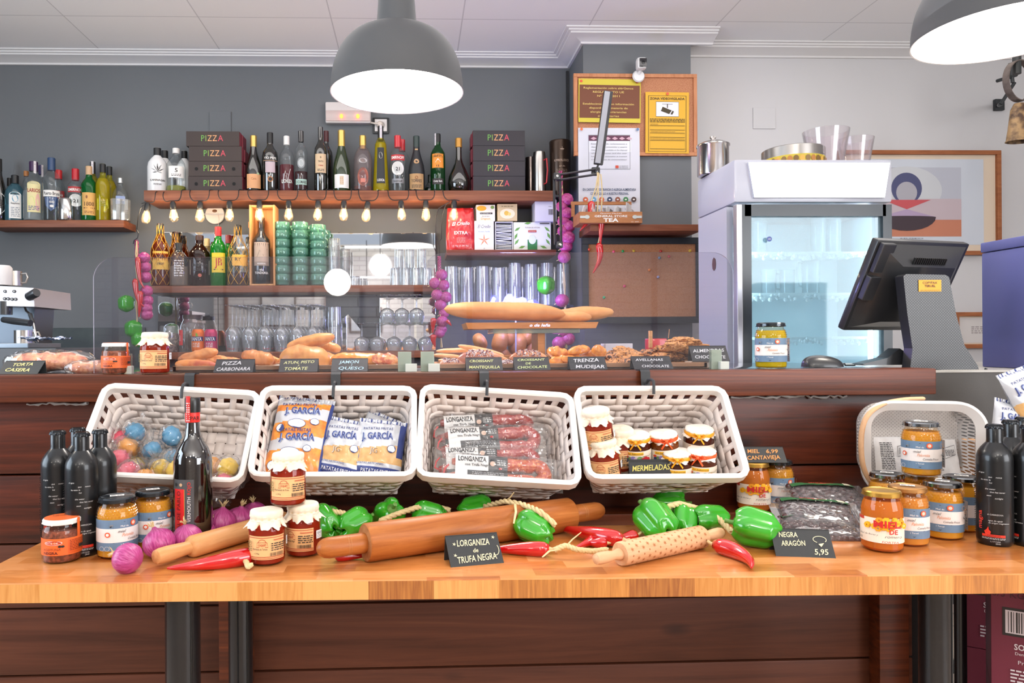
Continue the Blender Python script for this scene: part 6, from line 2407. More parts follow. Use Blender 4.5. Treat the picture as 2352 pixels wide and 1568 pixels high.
bottle('bottle with bulky red cap behind the blue capped gin', 'bottle', 135, 391, 30, Yl+.035, z, yb, 'squat', CLR, flat('#c8282a', .35), .17, None, .5, [('r', .45, .60, .9, flat('#a83a3c', .5)), ('t', 'Ruavieja', .5, .05, 1.2, LWH)], group=LT, capk=1.5)
bottle('clear vodka bottle with red cap on the short shelf', 'bottle', 174, 388, 38, Yl-.035, z, yb, 'spirit', CLR, flat('#b8202a', .35), .22, None, .5, [('r', .53, .64, .95, flat('#a82a2c', .5)), ('t', 'SMIRNOFF', .555, .05, 1.7, LWH), ('e', 0, .38, .8, .12, LWH), ('t', '21', .34, .06, .5, LINK)], group=LT)
bottle('green whisky bottle with ochre label reading 1808', 'bottle', 205, 382, 34, Yl-.05, z, yb, 'spirit', thin('#2c9a4a', .02, 1.5, .35, '#14803a'), flat('#c9a37c', .5), .16, syrup('#1c1a14', .05), .10, [('r', .09, .50, .95, flat('#d0a058', .6)), ('t', '1808', .26, .07, 1.2, flat('#5a3a1c', .6)), ('e', -.3, .42, .12, .03, flat('#7a4a2a', .6)), ('s', .20, .24, .7, 1, flat('#7a4a2a', .6)), ('s', .12, .17, .6, 2, flat('#7a4a2a', .6))], group=LT)
bottle('yellow liqueur bottle with white seal behind the green whisky', 'bottle', 214, 372, 28, Yl+.035, z, yb, 'spirit', thin('#f0e98a', .02, 1.5, .2, '#b8b01c'), MATB, .22, YEL, .7, group=LT, strip=-.2)
bottle('bright yellow liqueur bottle with faceted label', 'bottle', 237, 377, 32, Yl-.045, z, yb, 'spirit', thin('#f0e98a', .02, 1.5, .2, '#b8b01c'), MATB, .15, YEL, .74, [('p', [(-.8, .18), (.2, .16), (.8, .22), (.6, .38), (-.2, .42), (-.8, .38)], flat('#cfc830', .5)), ('s', .24, .34, .4, 3, flat('#8a8a20', .6))], group=LT)
bottle('second yellow liqueur bottle behind the faceted label one', 'bottle', 252, 383, 30, Yl+.035, z, yb, 'spirit', thin('#f0e98a', .02, 1.5, .2, '#b8b01c'), MATB, .15, YEL, .74, group=LT)
bottle('small clear vodka bottle with silver screw cap', 'bottle', 277, 409, 34, Yl-.035, z, yb, 'squat', CLR, flat('#c9cac8', .3, .8), .12, None, .5, [('r', .38, .56, .6, flat('#8a9ac0', .6)), ('t', 'VODKA', .45, .05, .9, LWH)], group=LT)
MT='brandy and whisky bottles under the string lights'
z, yb=Z_MID, 655
Ym=3.88
NETM=flat('#e0a42a', .5)
bottle('brandy bottle in orange netting with yellow label', 'bottle', 369, 514, 42, Ym-.03, z, yb, 'amber', thin('#c8742a', .02, 1.5, .2, '#8a3a12'), MATB, .16, syrup('#96400f', .2), .7, [('r', .26, .55, .92, LYEL), ('t', 'TERRY', .44, .05, 1.3, LINK), ('t', '1900', .33, .04, .7, LINK)], group=MT, net=NETM)
bottle('amber brandy bottle behind the netted one', 'bottle', 403, 533, 36, Ym+.05, z, yb, 'amber', thin('#d8843a', .02, 1.5, .2, '#8a3a12'), flat('#3a1c14', .4), .14, syrup('#96400f', .2), .6, group=MT, net=NETM)
bottle('round shouldered clear decanter with black stopper', 'bottle', 411, 558, 42, Ym-.05, z, yb, 'squat', CLR, MATB, .20, syrup('#e8d8c8', .75), .45, [('s', .2, .6, .5, 7, flat('#c9c4c0', .6))], group=MT)
bottle('whisky bottle with cream label pointed at the bottom', 'bottle', 459, 541, 50, Ym-.03, z, yb, 'squat', thin('#6a3a20', .02, 1.5, .4, '#34180c'), flat('#3a2018', .4), .10, syrup('#2c140a', .1), .7, [('p', [(-.95, .50), (.95, .50), (.95, .22), (0, .12), (-.95, .22)], flat('#cdbfa6', .6)), ('t', 'Ballantine', .38, .06, 1.4, LINK), ('e', 0, .20, .16, .035, flat('#a8503a', .5)), ('s', .28, .34, .6, 2, LINK)], group=MT)
bottle('second whisky bottle behind the pointed cream label', 'bottle', 476, 548, 36, Ym+.05, z, yb, 'squat', thin('#c9b48a', .02, 1.5, .3, '#b8a070'), flat('#c9b48a', .5), .16, group=MT)
bottle('dark whisky bottle furthest behind the cream label one', 'bottle', 490, 556, 26, Ym+.07, z, yb, 'squat', thin('#6a3a20', .02, 1.5, .4, '#34180c'), flat('#5a2a20', .4), .10, group=MT)
bottle('bright green whisky bottle with red cap and yellow label', 'bottle', 502, 521, 36, Ym-.04, z, yb, 'spirit', thin('#3cc848', .02, 1.5, .35, '#189a2c'), flat('#b81f24', .35), .16, syrup('#1a3014', .1), .32, [('r', .22, .55, .9, flat('#e2c030', .6)), ('t', 'JB', .33, .13, .9, flat('#b82a24', .6)), ('s', .25, .29, .6, 1, LINK)], group=MT)
bottle('second green bottle with dark red cap behind', 'bottle', 525, 540, 32, Ym+.06, z, yb, 'spirit', thin('#3cc848', .02, 1.5, .35, '#189a2c'), flat('#7c1c22', .35), .16, group=MT)
bottle('near empty netted brandy bottle with black cap', 'bottle', 547, 517, 44, Ym-.04, z, yb, 'amber', CLR, MATB, .16, syrup('#4a1c12', .2), .22, [('r', .32, .50, .9, flat('#e8b04a', .6)), ('t', 'RY', .40, .05, .6, LINK, -.3)], group=MT, net=NETM, face=.3)
bottle('clear netted bottle half behind the wine crate', 'bottle', 572, 545, 36, Ym+.06, z, yb, 'amber', CLR, MATB, .12, group=MT, net=flat('#d9c9a8', .5))
p0, p1=at(573, 655, 3.80), at(631, 468, 3.80)
w, h=p1.x-p0.x, at(600, 470, 3.80).z-Z_MID
PINEW=wood('#d09a66', '#b98050', '#dcae7e', (50, 50, 3), .5, .1, seed=41)
t=thing('wine_crate', 'upright open wooden wine crate between brandy and tumblers', 'crate', ((p0.x+p1.x)/2, 3.80, Z_MID))
b=MB()
for s_ in(-1, 1):
 b=MB()
 b.box(s_*(w/2-.005), .055, 0, .009, .11, h, PINEW, .001)
 b.build('side_board', t, smooth=0)
b=MB()
b.box(0, .055, h-.009, w-.02, .11, .008, PINEW, .001)
b.box(0, .055, 0, w-.02, .11, .008, PINEW, .001)
b.box(0, .107, .008, w-.02, .006, h-.017, PINEW, 0)
b.build('back_board', t, smooth=0)
for s_, zz in((-1, .30), (1, .30), (1, .06)):
 b=MB()
 b.box(s_*(w/2+.003), .02, h*(.72 if zz>.1 else .2), .008, .02, .03, PINEW, .001)
 b.build('latch', t, smooth=0)
bottle('dark wine bottle standing inside the wooden crate', 'bottle', 601, 500, 40, 3.845, Z_MID+.0085, 652, 'bordeaux', flat('#23272c', .12, coat=.8), DKB, .16, labels=[('r', .27, .62, .92, flat('#b8a290', .6)), ('l', [(-.5, .40), (-.2, .50), (.2, .42), (.7, .52)], .03, LINK), ('t', 'VIÑA', .19, .03, .5, LWH), ('t', 'TONDONIA', .145, .035, 1.6, LWH), ('r', .275, .33, .9, flat('#9c8a7c', .6)), ('t', 'RESERVA', .29, .02, .9, LWH)])
#  pizza boxes
BRN=flat('#3c302c', .65, var=.05, vscale=8)
BRN2=flat('#302c30', .65, var=.05, vscale=8)
MAR=flat('#7c2a38', .6)
def pizza_box(label, xc, Y, z, w, h, side, mat, holes=False, group=None):
 d=.13
 t=thing('pizza_box', label, 'pizza box', (xc, Y, z), group=group)
 b=MB()
 b.box(0, d/2, 0, w, d, h-.0012, mat, .0008)
 b.build('carton', t, smooth=0)
 b=MB()
 b.box(side*(w/2+.0008), d/2+.004, .0015, .0016, d-.006, h-.004, MAR, 0)
 b.box(side*(w/2+.005), d/2+.02, .004, .006, d-.05, h-.012, MAR, .001)
 b.build('side_flap', t, smooth=0)
 p=Print()
 k=h*.40
 for s_, u, c in(('P', -.40, '#6aa84a'), ('I', -.275, '#8fae4a'), ('Z', -.12, '#d9a06a'), ('Z', .085, '#dfa070'), ('A', .32, '#d04a5a')):
  p.text(s_, u*.125, h*.33, k, flat(c, .6), rot=0, w={'P':.017, 'I':.0035, 'Z':.024, 'A':.027}[s_]*w/.28)
 if holes:
  for s_ in(-1, 1):
   p.ell(s_*w*.35, h*.48, .0085, .0085, flat('#0b0909', .8))
 p.build('lettering', t, plane())
 return t
G1, G2='pizza boxes stacked by the gin bottles', 'pizza boxes stacked by the steel jugs'
ORD=['topmost', 'second from the top', 'third from the top', 'lowest']
ys=[(301, 335, 428, 550), (335, 370, 434, 555), (370, 404, 433, 555), (404, 437, 432, 556)]
zc=Z_TOP
hh=(at(490, 301, 3.82).z-Z_TOP)/4
for i in range(3, -1, -1):
 a_, c_=at(ys[i][2], 400, 3.82), at(ys[i][3], 400, 3.82)
 pizza_box('%s pizza box in the stack next to the white gin bottles'%ORD[i], (a_.x+c_.x)/2, 3.82, zc, c_.x-a_.x, hh, 1, BRN, i>=2, G1)
 zc+=hh
zc=Z_TOP
hh=(at(1147, 299, 3.82).z-Z_TOP)/4
for i in range(3, -1, -1):
 a_, c_=at(1087, 400, 3.82), at(1206, 400, 3.82)
 pizza_box('%s pizza box in the stack next to the steel jugs'%ORD[i], (a_.x+c_.x)/2, 3.82, zc, c_.x-a_.x, hh, -1, BRN2, False, G2)
 zc+=hh
 #  generic little vessels
def vessel(name, label, cat, loc, prof, mat, seg=28, group=None, part='body', extra=None, sxy=(1, 1)):
 t=thing(name, label, cat, loc, group=group)
 b=MB()
 b.lathe(prof, mat, seg, None, sxy)
 b.build(part, t, smooth=45)
 if extra:
  extra(t)
 return t
def jug_handle(mat, r, h, a=0.0):
 def f(t):
  b=MB()
  d=Vector((math.cos(a), math.sin(a), 0))
  b.tube([d*r+Vector((0, 0, h*.82)), d*(r+.018)+Vector((0, 0, h*.85)), d*(r+.024)+Vector((0, 0, h*.55)), d*(r+.016)+Vector((0, 0, h*.22)), d*r+Vector((0, 0, h*.2))], .0038, mat, 8)
  b.build('handle', t)
 return f
h=at(1240, 350, 3.86).z-Z_TOP
vessel('steel_jug', 'steel milk jug with red handle beside the pizza boxes', 'jug', (at(1239, 437, 3.86).x, 3.86, Z_TOP), [(0, 0), (.033, 0), (.034, .003), (.033, h*.9), (.030, h), (.029, h*.98), (.031, .01)], STEEL, extra=jug_handle(flat('#b8242a', .4), .033, h*.95, -.9))
h=at(1220, 360, 3.90).z-Z_TOP
vessel('steel_jug', 'darker steel jug with black handle touching the pizza boxes', 'jug', (at(1219, 437, 3.92).x, 3.92, Z_TOP), [(0, 0), (.027, 0), (.028, .003), (.027, h), (.026, h), (.026, .01)], flat('#8b7f7a', .25, 1.0), extra=jug_handle(MATB, .027, h*.95, -.6))
b=MB()
q=at(1287, 452, 3.86)
b.box(q.x, 3.86, q.z-.012, .11, .11, .012, flat('#1f2022', .5), .001)
tag(b.build('wall_ledge', smooth=0), 'small black ledge under the tall brown tin', 'ledge')
h=at(1287, 325, 3.86).z-q.z
def tin_print(t):
 p=Print()
 gold=flat('#b9a08a', .5)
 p.text('KIMBERLOUCK', 0, h*.60, .012, gold, w=.085)
 p.text('EST 1791', 0, h*.50, .007, gold, w=.03)
 p.scribble(-.03, h*.36, .03, h*.47, 4, flat('#7a6452', .5), 3)
 p.ell(0, h*.82, .011, .002, gold)
 p.line([(0, h*.86), (0, h*.81)], .002, gold)
 p.line([(-.008+.008*(1-math.cos(R(a))), h*.82-.006*math.sin(R(a)))for a in range(0, 181, 30)], .0014, gold)
 p.build('lettering', t, lambda u, v, l:Vector(((.050+.006*v/h+.0008+l)*math.cos(-PI/2+u/.055), (.050+.006*v/h+.0008+l)*math.sin(-PI/2+u/.055), v)))
vessel('tall_tin', 'tall tapered dark brown tin with anchor emblem at the corner', 'tin', (q.x, 3.86, q.z+.0005), [(0, 0), (.048, 0), (.050, .004), (.056, h*.96), (.056, h*.985), (.054, h), (0, h)], flat('#3b2c22', .3, .6), 36, extra=tin_print)
h=at(152, 460, 3.93).z-Z_LEFT
vessel('steel_cup', 'polished steel measuring cup in front of the blue capped gin', 'cup', (at(152, 505, 3.89).x, 3.89, Z_LEFT), [(0, 0), (.040, 0), (.042, .003), (.041, h*.92), (.034, h), (.033, h*.98), (.038, .02)], CHROME, 36)
TUM=thin('#f6f8f8', .03, 1.5, .12, '#f0f2f4', boost=2.3)
def tumbler(label, loc, r, h, mat, cat='tumbler', name='tumbler', group=None, src=None, up=True, taper=.93, facets=0):
 if src is not None:
  return dup(src, loc, None, label)
 w=.0022
 pr=[(0, .004), (r*taper-w, .004), (r-w, h-.001), (r-w/2, h), (r, h-.001), (r*taper, .001), (0, 0)]
 if not up:
  pr=[(a, h-b_)for a, b_ in pr]
 t=thing(name, label, cat, loc, group=group)
 b=MB()
 b.lathe(pr, mat, facets or 24)
 b.build('glass', t, smooth=20 if facets else 45)
 return t
h=at(262, 458, 3.89).z-Z_LEFT
tg=tumbler('faceted glass tumbler before the silver capped vodka bottle', (at(268, 505, 3.88).x, 3.88, Z_LEFT), .030, h, TUM, facets=10, group='tumblers on the short shelf')
tumbler('glass tumbler at the very end of the short shelf', (at(292, 505, 3.90).x-.012, 3.90, Z_LEFT), .030, h, TUM, src=tg)
GTM=thin('#c8ecdc', .03, 1.5, .28, '#8fc4b2', boost=1.2)
def green_tumbler(label):
 r, h=.0425, .058
 t=thing('green_tumbler', label, 'tumbler', group='green glass tumblers in stacks')
 b=MB()
 b.lathe([(0, .006), (r*.80, .004), (r*.84, .020), (r*.97, .024), (r, .030), (r*.98, .052), (r*.96, h), (r*.92, h), (r*.93, .030), (r*.80, .022), (r*.76, .008), (0, .008)], GTM, 28)
 b.build('glass', t, smooth=60)
 return t
gt=None
for(px, top, dx, yy, nm)in((648, 511, 0, 3.84, 'stack beside the wine crate'), (690, 511, 0, 3.84, 'middle front stack'), (731, 517, 0, 3.84, 'stack next to the clear glasses'), (661, 520, 0, 3.935, 'rear stack behind the first'), (702, 520, 0, 3.935, 'rear stack behind the middle'), (742, 530, 0, 3.935, 'rear stack behind the third')):
 zt=at(px, top, yy).z
 n=7
 pitch=(zt-Z_MID-.058)/(n-1)
 for i in range(n):
  lab='green glass tumbler %s of the %s'%(['at the foot', 'second from below', 'third from below', 'in the middle', 'third from the top', 'second from the top', 'uppermost'][i], nm)
  loc=(at(px, 600, yy).x+.001*math.sin(i*2.1), yy, Z_MID+i*pitch)
  if gt is None:
   gt=green_tumbler(lab)
   gt.location=loc
  else:
   dup(gt, loc, i*.5, lab)
cg=None
def clear_glass(lab, px, Y, z, r, h, grp, cache={}):
 key=(round(r, 4), round(h, 4))
 loc=(at(px, 640, Y).x, Y, z)
 if key in cache:
  return dup(cache[key], loc, None, lab, group=grp)
 cache[key]=tumbler(lab, loc, r, h, TUM, 'glass', 'drinking_glass', grp, None, False)
 return cache[key]
for i in range(5):
 clear_glass('clear glass %s of the tall stack near the green tumblers'%['at the foot', 'second from below', 'midway', 'second from the top', 'at the top'][i], 768, 3.86, Z_MID+i*.046, .033, .062, 'stacked clear glasses')
for i in range(4):
 clear_glass('clear glass %s of the rear stack behind the globe reflection'%['lowest', 'second', 'third', 'highest'][i], 792, 3.93, Z_MID+i*.046, .033, .062, 'stacked clear glasses')
clear_glass('single clear glass right of the stacked ones', 815, 3.86, Z_MID, .030, .050, 'stacked clear glasses')
clear_glass('single small glass behind its neighbour by the bright mirror', 832, 3.93, Z_MID, .024, .044, 'stacked clear glasses')
hb=at(908, 616, 3.86).z-Z_MID
for i, px in enumerate((908, 932, 955, 980)):
 clear_glass('upturned water glass %s in the lower row by the onion string'%['first', 'second', 'third', 'last'][i], px, 3.86, Z_MID, .028, hb, 'two tiers of upturned water glasses')
ht=at(917, 573, 3.86).z-Z_MID-hb-.001
for i, px in enumerate((917, 942, 969)):
 clear_glass('upturned water glass %s in the upper tier under the lamp reflection'%['first', 'middle', 'last'][i], px, 3.86, Z_MID+hb+.001, .0245, ht, 'two tiers of upturned water glasses')
GP='tall glasses on the glass shelf'
hh=at(1150, 612, 3.86).z-Z_HI
for i, px in enumerate((1037, 1072, 1108, 1145, 1182, 1219, 1256, 1293)):
 hv=hh*(1.0, .97, 1.0, .96, 1.08, 1.05, 1.08, 1.06)[i]
 clear_glass('tall upturned glass %s along the front row of the glass shelf'%['first', 'second', 'third', 'fourth', 'fifth', 'sixth', 'seventh', 'eighth'][i], px, 3.85, Z_HI, .036, hv, GP)
 if i<7:
  clear_glass('tall glass in the rear row standing between front glasses %s'%['one and two', 'two and three', 'three and four', 'four and five', 'five and six', 'six and seven', 'seven and eight'][i], px+18, 3.94, Z_HI, .034, hh*1.02, GP)
def wine_glass(label, H, rb, rf, group, bowl=.55):
 t=thing('wine_glass', label, 'wine glass', group=group)
 b=MB()
 hb=H*bowl
 pr=[(rb*.80, 0), (rb*.93, hb*.3), (rb, hb*.55), (rb*.86, hb*.8), (rb*.4, hb*.97), (.004, hb*1.02), (.0035, H*.72), (.0038, H*.93), (.010, H*.975), (rf, H*.992), (rf, H), (0, H)]
 b.lathe(pr, TUM, 24)
 b.lathe([(rb*.78, 0), (rb*.91, hb*.3), (rb*.98, hb*.55), (rb*.84, hb*.8), (rb*.38, hb*.95), (0, hb*.985)], TUM, 24)
 b.build('glass', t, smooth=60)
 return t
H=at(600, 702, 3.84).z-Z_LOW
wg=None
G3='dense cluster of upturned wine glasses'
for i, px in enumerate((534, 572, 608, 645, 682, 718)):
 for j in range(4):
  lab='upturned wine glass in %s of column %s of the dense cluster'%(['the front', 'the second row', 'the third row', 'the rear'][j], ['one', 'two', 'three', 'four', 'five', 'six'][i])
  Yg=3.765+.066*j
  loc=(at(px+j*9, 750, Yg).x, Yg, Z_LOW)
  if wg is None:
   wg=wine_glass(lab, H, .038, .034, G3)
   wg.location=loc
   p=Print()
   p.text('Teruel', 0, .012, .008, flat('#b8242a', .5), w=.035, shear=.3)
   p.build('red_print', wg, cyl(.0335))
  else:
   dup(wg, loc, .2*i, lab)
H2=at(900, 742, 3.84).z-Z_LOW
sg=None
G4='round stemmed glasses in two tiers'
for i, px in enumerate((831, 866, 905, 941, 977)):
 lab='round stemmed glass %s in the lower tier behind the ham puff'%['first', 'second', 'third', 'fourth', 'last'][i]
 loc=(at(px, 780, 3.84).x, 3.84, Z_LOW)
 if sg is None:
  sg=wine_glass(lab, H2, .040, .036, G4, .52)
  sg.location=loc
 else:
  dup(sg, loc, 0, lab)
b=MB()
a_, c_=at(845, 742, 3.84), at(1000, 742, 3.84)
b.box((a_.x+c_.x)/2, 3.84, Z_LOW+H2+.0008, c_.x-a_.x, .10, .003, thin('#e8f0f0', .02, 1.5, .1, '#cfd8d8'), 0)
tag(b.build('glass_plate', smooth=0), 'thin glass plate carrying the upper tier of stemmed glasses', 'plate')
for i, px in enumerate((889, 923, 957)):
 dup(sg, (at(px, 720, 3.84).x, 3.84, Z_LOW+H2+.0042), 0, 'round stemmed glass %s in the upper tier on the glass plate'%['first', 'middle', 'last'][i])
for i in range(3):
 clear_glass('ribbed tall glass %s of the stack between wine glasses and grey stone'%['lowest', 'middle', 'top'][i], 768, 3.84, Z_LOW+i*.064, .036, .10, 'ribbed tall glasses')
h=at(442, 722, 3.86).z-Z_LOW
def jl(t):
 b=MB()
 b.lathe([(.050, h-.022), (.0505, h-.002), (0, h)], flat('#4a3a34', .4), 30)
 b.build('lid', t)
vessel('storage_jar', 'wide clear storage jar with brown lid behind the cans', 'jar', (at(443, 800, 3.88).x, 3.88, Z_LOW), [(0, 0), (.056, 0), (.060, .006), (.060, h*.70), (.048, h*.84), (.048, h-.020)], thin('#f6f0ec', .02, 1.5, .12, '#e6dad2'), extra=jl)
h=at(386, 748, 3.84).z-Z_LOW
vessel('glass_jar', 'short glass jar half filled with dark beans beside the storage jar', 'jar', (at(390, 800, 3.84).x, 3.84, Z_LOW), [(0, 0), (.046, 0), (.048, .004), (.048, h*.9), (.044, h)], TUM, extra=lambda t:(lambda b:(b.lathe([(0, .003), (.045, .003), (.045, h*.72), (0, h*.72)], speck('#3a3230', '#8a7a70', 60, .5), 24), b.build('contents', t)))(MB()))
for px, c1, c2, lab in((455, '#e8742a', '#6ab43a', 'soft drink can in green and orange beside the storage jar'), (485, '#c83a6a', '#b82a5a', 'pink soft drink can next to the green and orange one')):
 h=at(px, 756, 3.80).z-Z_LOW
 r=h*.27
 def canx(t, r=r, h=h, c1=c1, c2=c2):
  p=Print()
  p.rect(-1.5*r, h*.12, 1.5*r, h*.86, flat(c1, .4), 16)
  p.ell(-.4*r, h*.72, .7*r, h*.14, flat(c2, .4))
  p.rect(-1.0*r, h*.48, 1.1*r, h*.68, flat('#2c2a6a', .4), 10)
  p.text('FANTA', 0, h*.50, h*.15, LWH, w=1.7*r, bold=.03)
  p.scribble(-.6*r, h*.2, .5*r, h*.42, 3, LWH, 3)
  p.build('can_print', t, cyl(r))
 vessel('drink_can', lab, 'can', (at(px, 800, 3.80).x, 3.80, Z_LOW), [(0, 0), (r*.75, 0), (r, h*.06), (r, h*.9), (r*.82, h*.98), (r*.80, h), (0, h*.985)], flat(c1, .3, .3), 26, 'soft drink cans', extra=canx)
H=at(418, 745, 3.82).z-Z_LOW
t=vessel('small_bottle', 'slim clear bottle with red label edge behind the cans', 'bottle', (at(421, 800, 3.81).x, 3.81, Z_LOW), [(0, 0), (.020, 0), (.021, .003), (.021, H*.75), (.010, H*.9), (.010, H)], CLR)
p=Print()
p.rect(-.018, H*.25, .004, H*.8, flat('#c83a3a', .5), 5)
p.text('ZERO', -.008, H*.5, .008, LWH, rot=PI/2)
p.build('label', t, cyl(.021))
CS='coffee and tea boxes on the dark shelf'
t=thing('coffee_bag', 'bulging red coffee bag at the start of the dark shelf', 'coffee bag', (at(1058, 573, 3.86).x, 3.86, Z_COF))
k=pxm(3.86)
w, h=66*k, (573-474)*k
REDF=flat('#c0272b', .35, coat=.4)
b=MB()
def cf(u, v, s_=1):
 x, z_=(u-.5)*2, v
 d=.030*(1-abs(x)**4)**.5*(min(1, (1-v)*3.5))**.6*(1 if v>.02 else .9)
 nz=.006*mnoise.noise(Vector((x*3, v*6, s_)))+.003*mnoise.noise(Vector((x*8, v*14, s_)))
 return Vector((x*w/2*(1-.10*v+.05*math.sin(v*PI)), -s_*d+nz, v*h))
b.grid(lambda u, v:cf(u, v, 1), 30, 36, REDF)
b.grid(lambda u, v:cf(1-u, v, -1), 30, 36, REDF)
b.build('bag', t, smooth=40)
p=Print(.0003)
p.text('El Criollo', 0, h*.58, .018, LWH, w=w*.62, shear=.35, rot=.06, bold=.02)
p.text('EXTRA', 0, h*.37, .016, LWH, w=w*.46, bold=.02)
p.scribble(-.022, h*.17, .022, h*.30, 5, flat('#e89a90', .5), 4)
p.text('1 kg (2,20 lb)', 0, h*.09, .007, LWH, w=w*.5)
p.build('printing', t, lambda u, v, l:cf(u/w+.5, v/h, 1)+Vector((0, -.0035-l, 0)))
def carton(label, px0, px1, py0, py1, Y, d, mat, pr=None, zb=None, name='carton_box', cat='box', group=CS, open_=False):
 a_, c_=at(px0, py1, Y), at(px1, py0, Y)
 z0=zb if zb is not None else a_.z
 w, h=c_.x-a_.x, at((px0+px1)/2, py0, Y).z-z0
 t=thing(name, label, cat, ((a_.x+c_.x)/2, Y, z0), group=group)
 b=MB()
 if open_:
  e=.003
  b.box(-w/2+e/2, d/2, 0, e, d, h, mat)
  b.box(w/2-e/2, d/2, 0, e, d, h, mat)
  b.box(0, d/2, 0, w-2*e, d, e, mat)
  b.box(0, d/2, h-e, w-2*e, d, e, mat)
  b.box(0, d-e/2, e, w-2*e, e, h-2*e, mat)
 else:
  b.box(0, d/2, 0, w, d, h-.0005, mat, .001)
 b.build('carton', t, smooth=0)
 if pr:
  p=Print()
  pr(p, w, h)
  p.build('printing', t, plane())
 return t, w, h
WB=flat('#e4e2e2', .6)
def pr1(p, w, h):
 p.ell(-w*.22, h*.78, w*.26, h*.16, flat('#e8a82a', .6))
 p.ell(w*.36, h*.84, w*.1, h*.1, flat('#7a9a4a', .6))
 p.rect(-w*.30, h*.42, w*.36, h*.52, LINK)
 p.text('LA ESTRELLA', .01*w, h*.445, h*.05, LWH, w=w*.55)
 p.text('Digest', -.0, h*.10, h*.12, flat('#e0922a', .6), w=w*.5)
 p.scribble(-w*.2, h*.24, w*.2, h*.34, 2, flat('#8a8a8a', .6), 2)
def pr2(p, w, h):
 p.text('El Criollo', 0, h*.76, h*.11, LINK, w=w*.66, shear=.35)
 p.text('Rooibos Vainilla', 0, h*.62, h*.045, flat('#5a86a8', .6), w=w*.58)
 for a in range(5):
  an=R(72*a+20)
  p.poly([(0, h*.35), (w*.10*math.cos(an+.4), h*.35+w*.10*math.sin(an+.4)), (w*.34*math.cos(an), h*.35+w*.34*math.sin(an)), (w*.10*math.cos(an-.4), h*.35+w*.10*math.sin(an-.4))], flat('#d98a5a', .6))
 p.text('20', 0, h*.06, h*.03, LINK)
def pr4(p, w, h):
 g, g2=flat('#6aa04a', .6), flat('#2f7a44', .6)
 for x, y, a in((-.40, .75, .6), (-.42, .30, .9), (.40, .75, 2.4), (.42, .30, 2.2), (-.28, .12, .3), (.30, .12, 2.8), (-.12, .96, .1), (.44, .52, 2.0), (-.44, .5, 1.1)):
  cx, cy=x*w, y*h
  dx, dy=math.cos(a)*.10*w, math.sin(a)*.10*w
  p.poly([(cx-dx, cy-dy), (cx-dy*.35, cy+dx*.35), (cx+dx, cy+dy), (cx+dy*.35, cy-dx*.35)], g)
 p.rect(-w*.13, 0, w*.13, h*.38, g2)
 p.ell(0, h*.38, w*.10, h*.16, flat('#d9e4d4', .5))
 p.text('TUYOR DE VITION', 0, h*.78, h*.05, flat('#7a5a3a', .6), w=w*.40)
 p.rect(-w*.11, h*.64, w*.11, h*.71, flat('#b8342a', .6))
 p.text('Hornimans', 0, h*.655, h*.035, LWH, w=w*.18)
 p.rect(w*.2, h*.93, w*.46, h*.96, LINK)
b1, w1_, h1_=carton('tall white tea carton showing an orange flower', 1090, 1134, 507, 573, 3.84, .09, WB, pr2, Z_COF)
carton('white and yellow herbal tea carton stacked on the flower one', 1094, 1137, 470, 507, 3.85, .09, flat('#e6dfcf', .6), pr1, at(1113, 507, 3.84).z)
b3, w3, h3=carton('open white carton filled with tea sachets', 1138, 1178, 509, 573, 3.84, .09, WB, None, Z_COF, open_=True)
rnd=random.Random(5)
zz=.004
i=0
while zz<h3-.012:
 b=MB()
 tl=rnd.uniform(-.10, .10)
 b.box(0, .045, zz, w3-.012, .07, .0045, flat(('#dcdde2', '#c9ccd6', '#e6e4e4')[i%3], .5), .001, rot=Matrix.Rotation(tl, 3, 'Y'))
 o=b.build('tea_sachet', None, smooth=0)
 o.location=b3.location
 tag(o, 'flat tea sachet lying in the open white carton', 'tea sachet', 'tea sachets in the open carton')
 zz+=.0085
 i+=1
b4, w4, h4=carton('open tan carton of vanilla tea stacked above the sachets', 1143, 1188, 468, 506, 3.84, .08, flat('#cbb488', .6), lambda p, w, h:(p.ell(0, h*.42, w*.38, h*.30, flat('#e4d8b8', .6)), p.ell(-.05*w, h*.45, w*.12, h*.14, flat('#d9b04a', .6)), p.ell(.1*w, h*.4, w*.08, h*.1, flat('#e6c870', .6)), p.scribble(-w*.3, h*.8, w*.3, h*.9, 1, flat('#8a7a50', .6), 1)), at(1163, 507, 3.84).z)
carton('wide white and green tea carton with leaf pattern', 1180, 1265, 510, 573, 3.84, .09, flat('#e6e8e0', .6), pr4, Z_COF)
carton('plain white carton with barcode above the leaf pattern box', 1229, 1278, 458, 506, 3.82, .11, flat('#d3d1dc', .6), lambda p, w, h:(p.bars(w*.12, h*.30, w*.36, h*.56, LINK, 12), p.text('Hola', w*.2, h*.66, h*.05, LINK)), at(1250, 510, 3.84).z+.0005)
